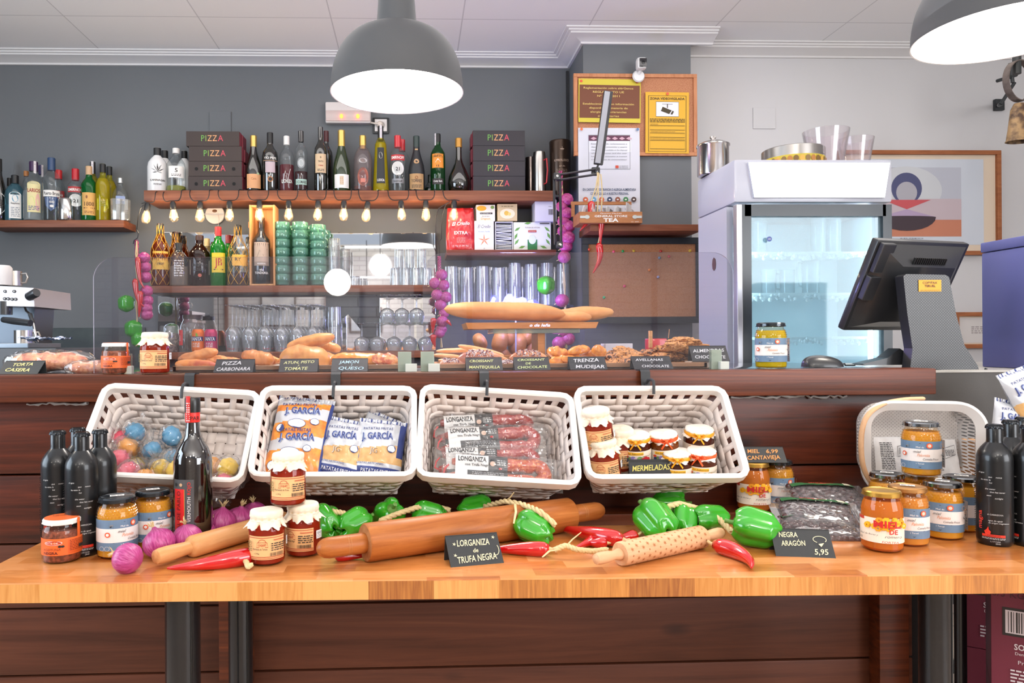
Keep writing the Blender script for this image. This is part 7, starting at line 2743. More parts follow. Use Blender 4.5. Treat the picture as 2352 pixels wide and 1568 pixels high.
#  string lights
t=thing('string_lights', 'black cord of twelve glowing teardrop bulbs wound round the long shelf', 'string lights', at(690, 462, 3.78))
og=at(690, 462, 3.78)
SOCK=[(339, 467), (397, 463), (460, 463), (527, 462), (596, 461), (663, 461), (731, 461), (790, 461), (845, 463), (921, 461), (978, 461), (1043, 461)]
CORD=flat('#1e1e20', .5)
b=MB()
pts=[]
LEDGET=Z_TOP+.004
for i, (px, py)in enumerate(SOCK):
 q=at(px, py, 3.78)-og
 pts.append(q+Vector((-.03, 0, .0)))
 pts.append(q+Vector((0, 0, .008)))
 pts.append(q+Vector((.028, 0, .0)))
 if i<11:
  q2=at(SOCK[i+1][0], SOCK[i+1][1], 3.78)-og
  dx=(q2.x-q.x)
  top=Z_TOP-og.z+.006
  if dx<.2:
   pts+=[q+Vector((dx*.30, -.004, .018)), q+Vector((dx*.33, -.006, .045)), q+Vector((dx*.28, .01, top)), q+Vector((dx*.36, .05, top)), q+Vector((dx*.55, .05, top)), q+Vector((dx*.62, .01, top)), q+Vector((dx*.60, -.006, .035)), q+Vector((dx*.68, -.002, .010))]
P2=[pts[0]]
for a_, c_ in zip(pts, pts[1:]):
 P2+=[a_.lerp(c_, .5), c_]
for _ in range(2):
 P2=[P2[0]]+[(P2[i-1]+P2[i]*2+P2[i+1])/4 for i in range(1, len(P2)-1)]+[P2[-1]]
b.tube(P2, .0024, CORD, 6)
q=at(1043, 465, 3.78)-og
lp=[q+Vector((-.02, 0, .005))]+[at(x_, y_, 3.78)-og for x_, y_ in((1008, 478), (1000, 500), (1001, 540), (1008, 556), (1014, 548), (1014, 520), (1016, 490), (1024, 470))]
b.tube(lp, .0022, CORD, 6)
b.tube([at(1008, 556, 3.78)-og, at(1009, 590, 3.78)-og], .0022, CORD, 6)
q=at(339, 470, 3.78)-og
b.tube([q+Vector((-.02, 0, 0)), at(322, 480, 3.78)-og, at(317, 500, 3.8)-og, at(314, 530, 3.84)-og], .0022, CORD, 6)
b.build('cord', t)
BG=thin('#fff4e2', .02, 1.5, .05, '#fff0d8')
FIL=glow('#fff0d6', 90)
for i, (px, py)in enumerate(SOCK):
 q=at(px, py+2, 3.78)-og
 tl=Matrix.Translation(q)@Matrix.Rotation((.12, -.06, .04, .0, .02, .0, .05, .03, .14, -.04, .0, .03)[i], 4, 'Y')
 b=MB()
 b.lathe([(0, .004), (.011, .004), (.0145, -.004), (.0150, -.030), (.0125, -.034)], CORD, 18, tl)
 b.build('socket', t)
 b=MB()
 b.lathe([(.0125, -.032), (.0145, -.040), (.0215, -.062), (.0235, -.074), (.0215, -.086), (.014, -.096), (.004, -.099), (0, -.0995)], BG, 22, tl)
 bo=b.build('bulb', t, smooth=60)
 b=MB()
 for k in range(4):
  a=k*PI/2
  b.tube([tl@Vector((.003*math.cos(a), .003*math.sin(a), -.040)), tl@Vector((.007*math.cos(a), .007*math.sin(a), -.078))], .0022, FIL, 5)
 b.build('filament', bo)
 if i%2==0:
  point('bulb_light', at(px, py+30, 3.76), 1.1, (1, .78, .5), .02)
q=at(493, 492, WY-.02)
t=thing('wall_disc', 'round cream disc with a wire hoop on the grey wall', 'wall disc', (q.x, WY-.012, q.z))
b=MB()
b.lathe([(0, .006), (.050, .006), (.052, 0)], flat('#ddd0c8', .5), 32, Matrix.Rotation(PI/2, 4, 'X'))
b.ball((.0, -.008, .018), (.013, .004, .008), flat('#7a5030', .5), 12, 8)
b.build('disc', t)
b=MB()
b.tube([(-.052, -.02, .0), (0, -.03, -.005), (.052, -.02, .0)], .003, thin('#ffffff', .02, 1.5, .3), 6)
b.tube([(-.05, -.015, .045), (-.02, -.02, .062), (.03, -.02, .060), (.05, -.015, .04)], .002, STEEL, 6)
b.tube([(.018, -.012, .01), (.026, -.016, -.03), (.02, -.02, -.07)], .0015, flat('#c9b8b0', .4), 6)
b.build('wire_hoop', t)
a_, c_=at(747, 281, WY-.05), at(851, 233, WY-.05)
t=thing('emergency_light', 'white emergency light with two orange bulbs behind the pendant lamp', 'emergency light', ((a_.x+c_.x)/2, WY, (a_.z+c_.z)/2))
w, h=c_.x-a_.x, c_.z-a_.z
b=MB()
b.box(0, -.022, -h/2, w, .044, h, flat('#d9d0cc', .4), .008)
b.build('housing', t, smooth=40)
b=MB()
b.box(0, -.048, -h/2+.008, w-.006, .012, h*.50, thin('#fff4f0', .1, 1.5, .45, '#e8d8d4'), .004)
b.build('diffuser', t, smooth=40)
for s_ in(-.14, .22):
 b=MB()
 b.ball((s_*w, -.058, -h*.22), (.009, .006, .012), glow('#ff7a2a', 6), 12, 8)
 b.build('bulb', t)
a_, c_=at(859, 305, WY), at(891, 274, WY)
t=thing('wall_socket', 'white wall socket in a black surround with a plug in it', 'socket', ((a_.x+c_.x)/2, WY, (a_.z+c_.z)/2))
b=MB()
b.box(0, -.006, -.044, .088, .012, .088, flat('#26282a', .5), .005)
b.build('surround', t, smooth=30)
b=MB()
b.box(0, -.014, -.033, .066, .006, .066, flat('#dcd6d2', .4), .003)
b.lathe([(.022, 0), (.019, .001), (.018, .004)], flat('#b9b2ae', .4), 24, Matrix.Translation((0, -.017, 0))@Matrix.Rotation(PI/2, 4, 'X'))
b.build('faceplate', t, smooth=30)
b=MB()
b.lathe([(.017, 0), (.017, .022), (.010, .030), (0, .031)], flat('#d6c8bc', .4), 22, Matrix.Translation((-.004, -.017, 0))@Matrix.Rotation(PI/2, 4, 'X'))
b.tube([(-.006, -.042, 0), (-.03, -.040, .002), (-.055, -.03, .010), (-.062, -.02, .035)], .005, flat('#d6c8bc', .4), 8)
b.build('plug', t)
#  hanging strings of vegetables
STR=flat('#cdb78c', .8)
def hang(name, label, top, bottom, items, Y):
 """items: (kind, px, py, size)"""
 o0=at(top[0], top[1], Y)
 t=thing(name, label, 'vegetable string', o0, group='hanging strings of mock vegetables')
 b=MB()
 for k in range(2):
  pts=[o0-o0]
  n=8
  bt=at(bottom[0], bottom[1], Y)-o0
  for i in range(1, n+1):
   pts.append(bt*(i/n)+Vector((.004*math.sin(i*2.3+k*2), .004*math.cos(i*1.7+k*2), 0)))
  b.tube(pts, .0030, STR, 6)
 b.build('cord', t)
 for kd, px, py, s_ in items:
  c=at(px, py, Y+.002*(px%7))-o0
  b=MB()
  if kd=='onion':
   b.ball(c, (s_, s_*.92, s_*.95), ONM, 20, 14, .1, 300)
   b.tube([c+Vector((-s_*.6, 0, -s_*.3)), c+Vector((-s_*1.2, -.002, -s_*.6))], [.003, .0015], RAF, 5)
   b.build('onion', t, smooth=70)
  elif kd=='braid':
   for k in range(3):
    b.tube([c+Vector((.006*math.sin(i*.9+k*2.1), .006*math.cos(i*.9+k*2.1), s_*(.5-i/12)))for i in range(13)], .0045, flat('#9c3264', .5), 6)
   b.build('braid', t, smooth=70)
  elif kd=='pepper':
   def fn(u, v, c=c, s_=s_):
    a=u*2*PI
    pr_=(math.sin(min(1, v*3.2+.02)*PI/2)**.6)*(math.sin(min(1, (1-v)*2.6+.02)*PI/2)**.5)
    rr=s_*pr_*(.85+.15*v)*(1+.09*math.cos(4*a))
    return c+Vector((rr*math.cos(a), rr*math.sin(a), s_*2.1*(v-.5)))
   b.grid(fn, 32, 18, GRN, wrapu=True)
   b.build('pepper', t, smooth=80)
 return t
def hchil(t, pix, r, Y):
 o0=t.location
 pts=[at(px, py, Y)-o0 for px, py in pix]
 pts=resample(pts, 14, closed=False)
 for _ in range(2):
  pts=[pts[0]]+[(pts[i-1]+pts[i]*2+pts[i+1])/4 for i in range(1, 13)]+[pts[13]]
 rs=[r*(min(1, k/13*7+.5))*(1-.85*max(0, (k/13-.2)/.8)**1.3)for k in range(14)]
 b=MB()
 b.tube(pts, rs, RED, 14)
 b.build('chilli', t, smooth=70)
Yh=3.70
on_=[('onion', x, y, .030)for x, y in((331, 592), (333, 613), (334, 636), (337, 668), (338, 690), (336, 708), (337, 722))]
t=hang('vegetable_string', 'string of red chillies, green peppers and small onions by the brandy shelf', (314, 553), (314, 790), on_+[('pepper', 290, 697, .040), ('pepper', 306, 755, .042), ('pepper', 318, 780, .036), ('braid', 314, 575, .10)], Yh)
hchil(t, [(316, 590), (318, 620), (322, 648), (332, 662)], .013, Yh-.03)
hchil(t, [(310, 640), (312, 665), (316, 690), (331, 704)], .014, Yh-.035)
hchil(t, [(322, 668), (321, 700), (319, 728)], .015, Yh-.03)
b=MB()
b.tube([at(314, 528, Yh+.02)-t.location, at(318, 536, Yh)-t.location, at(316, 546, Yh)-t.location, at(308, 552, Yh)-t.location, at(306, 560, Yh)-t.location], .0028, flat('#2a2a2c', .4), 6)
b.build('wire_hook', t)
t=hang('vegetable_string', 'string of purple onions hanging from the light cord before the stemmed glasses', (1010, 590), (1014, 798), [('braid', 1009, 605, .07), ('onion', 1014, 631, .030), ('onion', 999, 650, .030), ('onion', 1019, 655, .030), ('onion', 1004, 677, .030), ('onion', 1024, 682, .030), ('onion', 1012, 700, .031), ('onion', 1016, 738, .030), ('onion', 1014, 756, .028), ('onion', 1020, 718, .028), ('onion', 1010, 765, .026)], Yh)
hchil(t, [(996, 730), (994, 748), (994, 764)], .015, Yh-.03)
hchil(t, [(996, 768), (995, 782), (1000, 797)], .016, Yh-.035)
hchil(t, [(1026, 735), (1037, 748)], .010, Yh-.03)
t=hang('vegetable_string', 'long string of purple onions hanging at the end of the shelves', (1290, 405), (1300, 800), [('braid', 1288, 430, .16), ('onion', 1302, 458, .032), ('onion', 1300, 490, .034), ('onion', 1306, 520, .032), ('onion', 1294, 508, .03), ('onion', 1304, 546, .036), ('onion', 1300, 566, .032), ('onion', 1296, 590, .032), ('onion', 1290, 474, .028), ('onion', 1293, 530, .028), ('onion', 1291, 690, .034), ('onion', 1284, 788, .034), ('onion', 1305, 778, .034), ('pepper', 1254, 655, .044), ('onion', 1296, 762, .026)], 3.62)
#  desk lamp arm
YA=3.52
o0=at(1280, 405, YA)
t=thing('arm_lamp', 'black jointed arm lamp with upright LED bar before the notice board', 'lamp', o0)
BK=flat('#1b1c20', .4, coat=.3)
b=MB()
for dx in(-7, 7):
 b=MB()
 b.tube([at(1279+dx, 403, YA)-o0, at(1282+dx, 562, YA)-o0], .0065, BK, 8)
 b.build('upright_rod', t)
for dy in(-6, 6):
 b=MB()
 b.tube([at(1278, 408+dy, YA)-o0, at(1372, 394+dy, YA-.05)-o0], .0055, BK, 8)
 b.build('arm_rod', t)
b=MB()
for px, py, r_ in((1279, 405, .017), (1368, 394, .020), (1285, 562, .016)):
 q=at(px, py, YA-.01)-o0
 b=MB()
 b.box(q.x, q.y, q.z-r_, r_*2, .02, r_*2, BK, .006)
 b.lathe([(.006, 0), (.006, .004), (0, .005)], CHROME, 14, Matrix.Translation(q+Vector((0, -.011, 0)))@Matrix.Rotation(PI/2, 4, 'X'))
 b.build('joint', t)
A, B_=at(1374, 378, YA-.05)-o0, at(1397, 210, YA-.05)-o0
mid, dv=(A+B_)/2, (B_-A)
ang=math.atan2(dv.x, dv.z)
Mx=Matrix.Translation(mid)@Matrix.Rotation(ang, 4, 'Y')
b=MB()
L_=dv.length
b.box(0, 0, -L_/2, .042, .018, L_, BK, .002, Mx)
b.build('bar_housing', t, smooth=0)
b=MB()
b.box(-.006, -.0105, -L_/2+.004, .026, .004, L_-.008, flat('#9a9ba2', .35), .001, Mx)
b.build('diffuser', t, smooth=0)
b=MB()
b.tube([at(1369, 394, YA-.05)-o0, A], .005, BK, 8)
b.build('neck', t)
q=at(1372, 400, YA-.06)
t=thing('vegetable_string', 'three red chillies hanging on raffia from the lamp arm', 'vegetable string', q, group='hanging strings of mock vegetables')
b=MB()
for a_, c_ in(((1374, 396), (1358, 462)), ((1372, 396), (1371, 500)), ((1380, 400), (1381, 486)), ((1376, 398), (1368, 450)), ((1376, 520), (1374, 560))):
 b.tube([at(a_[0], a_[1], YA-.06)-q, at((a_[0]+c_[0])/2+3, (a_[1]+c_[1])/2, YA-.065)-q, at(c_[0], c_[1], YA-.06)-q], .0032, STR, 6)
b.build('raffia', t)
hchil(t, [(1359, 462), (1357, 488), (1350, 510), (1332, 530)], .017, YA-.06)
hchil(t, [(1381, 486), (1382, 515), (1379, 545), (1380, 560)], .0165, YA-.07)
hchil(t, [(1375, 558), (1379, 580), (1376, 602), (1362, 627)], .0165, YA-.075)
#  notice boards on the pillar
CORK=speck('#a8694a', '#c08a66', 240, .5, .85, .15, 0, .3)
CORK2=speck('#a87048', '#bc845c', 300, .5, .85, .15, 0, .2)
def board(px0, px1, py0, py1, Y, fw, fm, cm, label):
 a_, c_=at(px0, py1, Y), at(px1, py0, Y)
 w, h=c_.x-a_.x, c_.z-a_.z
 t=thing('cork_board', label, 'notice board', ((a_.x+c_.x)/2, Y, a_.z))
 b=MB()
 b.box(0, .012, fw*.5, w-fw, .008, h-fw, cm)
 b.build('cork', t, smooth=0)
 b=MB()
 for x, z, sx, sz in((0, 0, w, fw), (0, h-fw, w, fw), (-w/2+fw/2, fw, fw, h-2*fw), (w/2-fw/2, fw, fw, h-2*fw)):
  b.box(x, .008, z, sx, .018, sz, fm, .0015)
 b.build('frame', t, smooth=0)
 return t, w, h
YP=PY_-.02
t1, _, _=board(1319, 1601, 170, 357, YP, .018, wood('#c98a62', '#b0724c', '#d9a078', (40, 40, 6), .5, .1, seed=51), CORK, 'wood framed cork board carrying posters on the pillar')
t2, w2, h2=board(1338, 1613, 545, 743, 3.60, .032, flat('#22272b', .5), CORK2, 'black framed cork board with coloured pins below the tea shelf')
def sheet(name, label, px0, px1, py0, py1, Y, mat, fn, rot=0.0, cat='poster'):
 a_, c_=at(px0, py1, Y), at(px1, py0, Y)
 w, h=c_.x-a_.x, c_.z-a_.z
 t=thing(name, label, cat, ((a_.x+c_.x)/2, Y, a_.z+h/2))
 t.rotation_euler=(0, rot, 0)
 b=MB()
 b.box(0, 0, -h/2, w, .0012, h, mat)
 b.build('paper', t, smooth=0)
 p=Print()
 fn(p, w, h)
 p.build('printing', t, plane((0, -.0008, 0)))
 return t
YW=flat('#cdbb3c', .6)
PBR=flat('#6e3c22', .6)
BG_=flat('#d9bc6a', .6)
def sg1(p, w, h):
 p.rect(-w*.485, -h*.40, w*.485, h*.36, PBR)
 for i, (s_, ww)in enumerate((('Reglamentación sobre alérGenos', .80), ('REGLAMENTO UE', .50), ('Nº 1169/2011', .36), ('', 0), ('Establecimiento con información', .82), ('disponible en materia de', .62), ('alergias e intolerancias', .58), ('alimentarias', .34))):
  if s_:
   p.text(s_, -.02*w, h*(.27-.092*i), h*.042, BG_, w=w*ww, bold=.01)
def tack(p, u, v, c):
 p.ell(u, v, .007, .007, flat(c, .4), 12)
sheet('notice_poster', 'brown and yellow allergen regulation poster pinned on the cork board', 1329, 1471, 182, 281, YP-.004, YW, lambda p, w, h:(sg1(p, w, h), tack(p, -w*.46, h*.44, '#d8502a'), tack(p, w*.44, h*.44, '#c03a2a')), .012)
def sg2(p, w, h):
 ink, s=flat('#3c4048', .6), h
 y=lambda f:h/2-f*h
 p.rect(-w*.33, y(.27), w*.36, y(.055+.03), flat('#dcdde4', .6))
 p.line([(-w*.33, y(.46)), (w*.34, y(.46)), (w*.34, y(.08)), (-w*.33, y(.08))], .002, ink, True)
 p.rect(-w*.33, y(.145), w*.34, y(.085), flat('#5a2a44', .6))
 for i in range(6):
  x=-w*.30+i*w*.115
  p.poly([(x, y(.12)), (x+w*.05, y(.10)), (x+w*.10, y(.12)), (x+w*.05, y(.135))], flat('#c9a0b0', .6))
 for i, s_ in enumerate(('Existen hojas de reclamaciones a', 'disposición del consumidor y usuario', 'Claim forms are available at the disposal', 'of the consumer and the user', 'Les feuilles de réclamation se trouvent', 'à la disposition du consommateur')):
  p.text(s_, 0, y(.185+.035*i), h*.013, ink, w=w*.58)
 p.rect(w*.10, y(.45), w*.15, y(.42), flat('#c8452e', .6))
 p.text('GOBIERNO', w*.235, y(.433), h*.011, ink, w=w*.14)
 p.text('DE ARAGON', w*.235, y(.452), h*.011, ink, w=w*.14)
 p.text('EN CASO DE INTOLERANCIA O ALERGIA ALIMENTARIA', -.0, y(.70), h*.026, flat('#3c4a66', .6), w=w*.86, bold=.02)
 p.text('COMUNIQUELO A NUESTRO PERSONAL', -.0, y(.745), h*.026, flat('#3c4a66', .6), w=w*.62, bold=.02)
 for i, c in enumerate(('#d0643c', '#5aa0c8', '#c8643c', '#2c3a5a', '#8a4a34', '#3a7a4a', '#4a3432')):
  x=-w*.39+i*w*.13
  p.ell(x, y(.80), w*.042, w*.042, flat(c, .6), 18)
  p.ell(x, y(.80), w*.018, w*.012, flat('#e9e4e0', .6), 8)
 tack(p, -w*.45, y(.02), '#e0703a')
 tack(p, w*.46, y(.02), '#5a7aa8')
sheet('notice_poster', 'long white complaint form and allergy poster hanging below the cork board', 1329, 1469, 294, 500, YP-.006, flat('#cfcfd8', .5, coat=.4), sg2, 0)
def sg3(p, w, h):
 k=flat('#3a2f14', .6)
 p.line([(-w*.43, -h*.47), (w*.43, -h*.47), (w*.43, h*.44), (-w*.43, h*.44)], .003, k, True)
 p.text('ZONA VIDEOVIGILADA', 0, h*.375, h*.036, k, w=w*.80, bold=.03)
 p.rect(-w*.26, h*.10, w*.26, h*.34, flat('#dcdde6', .6))
 p.line([(-w*.26, h*.10), (w*.26, h*.10), (w*.26, h*.34), (-w*.26, h*.34)], .002, k, True)
 p.poly([(-w*.15, h*.19), (-w*.11, h*.26), (w*.10, h*.20), (w*.04, h*.14)], k)
 p.poly([(w*.07, h*.14), (w*.12, h*.20), (w*.15, h*.18), (w*.11, h*.13)], k)
 p.rect(-w*.12, h*.30, w*.12, h*.305, k)
 p.rect(-.002, h*.24, .002, h*.30, k)
 p.scribble(-w*.40, -h*.0, w*.40, h*.07, 3, k, 3)
 for y0, y1 in((-.12, -.05), (-.24, -.17), (-.43, -.29)):
  p.line([(-w*.40, h*y0), (w*.40, h*y0), (w*.40, h*y1), (-w*.40, h*y1)], .002, k, True)
 p.text('RESPONSABLE:', -w*.30, -h*.035, h*.014, k)
 p.text('PUEDE EJERCITAR SUS DERECHOS ANTE:', -w*.1, -h*.155, h*.012, k, w=w*.56)
 p.text('MAS INFORMACION SOBRE EL TRATAMIENTO DE SUS DATOS:', 0, -h*.275, h*.012, k, w=w*.8)
 tack(p, 0, h*.47, '#d8552a')
sheet('warning_sign', 'yellow video surveillance sign pinned on the cork board', 1483, 1582, 212, 352, YP-.005, flat('#d9a41c', .5), sg3, .008)
for px, py, c, l in((1353, 573, '#d2502a', 'orange pin in the top corner of the black framed board'), (1409, 578, '#e0506a', 'pink pin behind the hanging chilli tip'), (1430, 577, '#2a9a4a', 'green pin in the upper row of the black framed board'), (1455, 576, '#d9b43a', 'yellow pin in the upper row of the black framed board'), (1517, 577, '#c03a2a', 'red pin in the upper row of the black framed board'), (1584, 576, '#d9b43a', 'yellow pin near the board corner next to the fridge'), (1514, 592, '#7a90a0', 'grey pin under the upper row of pins'), (1536, 589, '#d84a4a', 'red pin just under the upper row of pins'), (1491, 620, '#e0802a', 'orange pin alone on the cork'), (1511, 636, '#9a9ab0', 'pale violet pin in the middle of the cork'), (1434, 657, '#d9506a', 'pink pin low on the cork'), (1387, 683, '#2a9a5a', 'green pin low above the baguette')):
 b=MB()
 b.ball((0, -.004, 0), .0072, flat(c, .3), 10, 8)
 tag(b.build('push_pin', loc=at(px, py, 3.602)), l, 'push pin', 'coloured pins on the black framed board')
q=at(1466, 172, YP-.02)
t=thing('security_camera', 'small white round footed camera on top of the cork board', 'camera', q)
CW=flat('#dcdcdc', .35)
b=MB()
b.lathe([(0, .010), (.026, .008), (.031, 0), (0, 0)], CW, 28, Matrix.Translation((0, -.004, -.008))@Matrix.Rotation(PI/2, 4, 'X'))
b.tube([(0, -.01, 0), (.002, -.03, .018)], .007, CW, 10)
b.build('foot', t)
b=MB()
b.box(.002, -.04, .010, .048, .046, .058, CW, .014)
b.build('camera_body', t, smooth=50)
b=MB()
b.box(.005, -.064, .016, .036, .006, .044, flat('#232326', .15, coat=.8), .003)
b.lathe([(.009, 0), (.007, .001), (0, .0012)], flat('#0c0c10', .1), 20, Matrix.Translation((.005, -.0672, .038))@Matrix.Rotation(PI/2, 4, 'X'))
b.build('lens_panel', t, smooth=40)
YT=3.42
a_, c_=at(1331, 514, YT), at(1475, 450, YT)
w, h=c_.x-a_.x, c_.z-Z_TEA
TB=wood('#b07448', '#96603a', '#c08858', (8, 50, 50), .5, .1, seed=61)
t=thing('tea_box', 'open wooden tea box with lettering full of sachets on the tea shelf', 'tea box', ((a_.x+c_.x)/2, YT, Z_TEA))
b=MB()
hf=h*.42
b.box(0, .004, 0, w, .008, hf, TB, .001)
b.box(-w/2+.004, .07, 0, .008, .13, hf, TB)
b.box(w/2-.004, .07, 0, .008, .13, hf, TB)
b.box(0, .07, 0, w-.016, .124, .006, TB)
b.box(0, .136, 0, w, .008, hf, TB)
b.build('box_body', t, smooth=0)
b=MB()
for x, z, sx, sz in((0, h-.016, w, .016), (-w/2+.010, hf, .016, h-hf-.016), (w/2-.010, hf, .016, h-hf-.016)):
 b.box(x-.01, .140, z, sx, .010, sz, TB, .001)
b.build('lid_frame', t, smooth=0)
p=Print()
p.text('Queens Market', 0, hf*.80, hf*.10, LWH, w=w*.34)
p.text('GENERAL STORE', 0, hf*.52, hf*.17, LWH, w=w*.52, bold=.02)
p.text('TEA', 0, hf*.10, hf*.32, LWH, w=w*.24, bold=.03)
p.text('est. 1840', w*.38, hf*.06, hf*.08, LWH, w=w*.12)
for s_ in(-1, 1):
 p.rect(s_*w*.43-w*.06, hf*.42, s_*w*.43+w*.06, hf*.64, flat('#b9bdb8', .5))
 p.ell(s_*w*.38, hf*.53, w*.04, hf*.17, flat('#b9bdb8', .5))
p.build('lettering', t, plane())
rnd=random.Random(8)
for i in range(20):
 x=-w*.42+w*.84*i/19
 b=MB()
 b.box(0, 0, 0, .030, .0022, .075+rnd.uniform(-.008, .02), flat(('#d6d3d2', '#c9c4c4', '#8e8688')[i%3], .5), rot=Matrix.Rotation(rnd.uniform(-.3, .3), 3, 'Y')@Matrix.Rotation(.9, 3, 'Z'))
 o=b.build('tea_sachet', smooth=0)
 o.location=t.location+Vector((x, .03+(i%4)*.024, .008))
 tag(o, 'paper tea sachet standing upright in the wooden tea box', 'tea sachet', 'sachets in the wooden tea box')
 #  fridge
FY=2.79
xl, xr=at(1690, 600, FY).x, at(2055, 600, FY).x
FZ=at(1870, 364, FY).z
FW=xr-xl
FWM=flat('#c3c4ce', .3, coat=.3)
t=thing('drinks_fridge', 'tall white glass door fridge with glowing header behind the bar', 'fridge', ((xl+xr)/2, FY, 0))
D=.37
zd=at(1870, 466, FY).z
b=MB()
for x, y, z, sx, sy, sz in((-FW/2+.012, D/2+.04, .08, .024, D-.08, zd-.08), (FW/2-.012, D/2+.04, .08, .024, D-.08, zd-.08), (0, D-.012, .08, FW-.048, .024, zd-.08), (0, D/2+.04, 0, FW-.048, D-.1, .53), (0, D/2+.04, zd-.02, FW-.048, D-.1, .02)):
 b.box(x, y, z, sx, sy, sz, FWM)
b.build('cabinet_body', t, smooth=0)
b=MB()
b.box(0, D/2+.01, zd+.004, FW, D, FZ-zd-.004, FWM, .012)
b.build('header', t, smooth=40)
x0, x1=at(1718, 380, FY).x, at(2043, 375, FY).x
xm=(xl+xr)/2
za, zb_=at(1880, 374, FY).z, at(1880, 454, FY).z
b=MB()
b.prism([(x0-xm, za), (x1-xm, za), (x1-xm-.022, zb_), (x0-xm+.022, zb_)], -.004, .01, glow('#eaf6ff', 3.2), side=FWM)
b.build('light_panel', t, smooth=0)
dz0, dz1=.62, zd-.006
b=MB()
DF=flat('#32383e', .25)
fw=.035
b.box(-FW/2+.025+fw/2, .012, dz0, fw, .03, dz1-dz0, DF)
b.box(FW/2-.012-fw/2, .012, dz0, fw, .03, dz1-dz0, DF)
b.box(0, .012, dz1-.045, FW-.07, .03, .045, DF)
b.box(0, .012, dz0, FW-.07, .03, .045, DF)
b.box(-FW/2+.012, .008, dz0, .022, .035, dz1-dz0, flat('#b9bbc2', .25, .6), .003)
dr=b.build('door', t, smooth=0)
b=MB()
b.box(0, .014, dz0+.045, FW-.09, .004, dz1-dz0-.09, thin('#e6f4f8', .05, 1.5, .22, '#b9d2dc'))
b.build('door_pane', dr, smooth=0)
LIN=flat('#d2e4ea', .4)
b=MB()
b.box(0, D-.03, .53, FW-.05, .008, zd-.56, LIN)
b.box(-FW/2+.028, D/2+.04, .53, .006, D-.12, zd-.56, LIN)
b.box(FW/2-.028, D/2+.04, .53, .006, D-.12, zd-.56, LIN)
b.build('lining', t, smooth=0)
ICE=flat('#dfeaee', .5, bump=.8, bscale=90)
for py in(592, 683, 780):
 z=at(1850, py, FY+.2).z
 b=MB()
 b.box(0, D/2+.02, z, FW-.07, D-.14, .012, ICE, .002)
 rnd=random.Random(py)
 for i in range(70):
  b.ball((rnd.uniform(-.26, .26), .07+rnd.uniform(0, .03), z+.004-rnd.uniform(0, .022)), rnd.uniform(.005, .010), ICE, 6, 4)
 o=b.build('frosted_shelf', t)
for s_ in(-1, 1):
 area('fridge_light', (xm+s_*(FW/2-.05), FY+.06, 1.15), .03, 1.9, (.82, .94, 1.0), (xm-s_*.12, FY+D, 1.15), .03).data.size_y=1.1
b=MB()
b.box(FW/2-.06, .06, dz0+.05, .014, .012, .62, glow('#eaf8ff', 4))
b.build('light_tube', t, smooth=0)
p=Print()
p.ell(0, 0, .010, .010, flat('#5a6aa8', .5))
p.text('AR', 0, -.003, .006, LWH)
p.build('round_sticker', t, plane((at(1766, 549, FY).x-xm, -.004, at(1766, 549, FY).z)))
z2=at(1850, 683, FY+.2).z+.0125
z3=at(1850, 592, FY+.2).z+.0125
for px, Y, z, r, h_, l in((1862, FY+.16, z2, .034, .15, 'frosted beer mug on the middle fridge shelf'), (1765, FY+.18, z2, .030, .10, 'chilled stemmed glass at the edge of the fridge shelf'), (1808, FY+.18, z2, .030, .10, 'chilled stemmed glass next to the beer mug'), (1745, FY+.22, z3, .03, .14, 'frosty glass on the top fridge shelf near the sticker'), (1880, FY+.22, z3, .03, .16, 'frosty tall glass in the middle of the top fridge shelf'), (1915, FY+.22, z3, .03, .15, 'frosty tall glass beside another on the top fridge shelf')):
 g=tumbler(l, (at(px, 650, Y).x, Y, z), r, h_, thin('#eef6f8', .05, 1.5, .25, '#dce8ec'), 'glass', 'chilled_glass', 'chilled glasses in the fridge', None, True)
 if 'mug' in l:
  jug_handle(thin('#eef6f8', .05, 1.5, .3, '#dce8ec'), r, h_, PI)(g)
q=at(1650, 607, 3.0)
b=MB()
b.lathe([(0, 0), (.016, 0), (.017, .003), (0, .004)], flat('#5a2c30', .5), 8, Matrix.Translation((0, 0, 0))@Matrix.Rotation(-PI/2, 4, 'Y'), (1, 1.6))
b.build('oval_badge', t, smooth=0, loc=(-FW/2-.0005, .2, q.z), rot=(PI/2, 0, 0))
vessel('steel_canister', 'polished steel canister with knob lid at the back of the fridge top', 'canister', (xl+.038, FY+.30, FZ+.0005), [(0, 0), (.062, 0), (.064, .004), (.064, .12), (.068, .124), (.068, .130), (.045, .142), (.010, .146), (.006, .152), (.013, .160), (.012, .166), (0, .168)], CHROME, 36)
q=at(1821, 362, FY+.17)
def fruits(t):
 p=Print()
 R_=.118
 p.rect(-.17, .004, .17, .034, flat('#c9b23a', .5), 30)
 rnd=random.Random(4)
 for i in range(15):
  p.ell(-.155+i*.022, .017, .010, .012, flat(('#b5793a', '#7a5a2a', '#d9a84a', '#8a6a3a')[i%4], .5), 12)
 p.ell(-.125, .014, .02, .008, flat('#c8442a', .5))
 p.build('printing', t, cyl(R_))
vessel('biscuit_tin', 'round biscuit tin with fruit band on top of the fridge', 'tin', (q.x, FY+.17, FZ+.0005), [(0, 0), (.118, 0), (.118, .040), (.1185, .040), (.1185, .072), (.115, .075), (0, .075)], STEEL, 44, extra=fruits)
BWL=thin('#fbf8fa', .02, 1.5, .06, '#e6e0e4', boost=1.5)
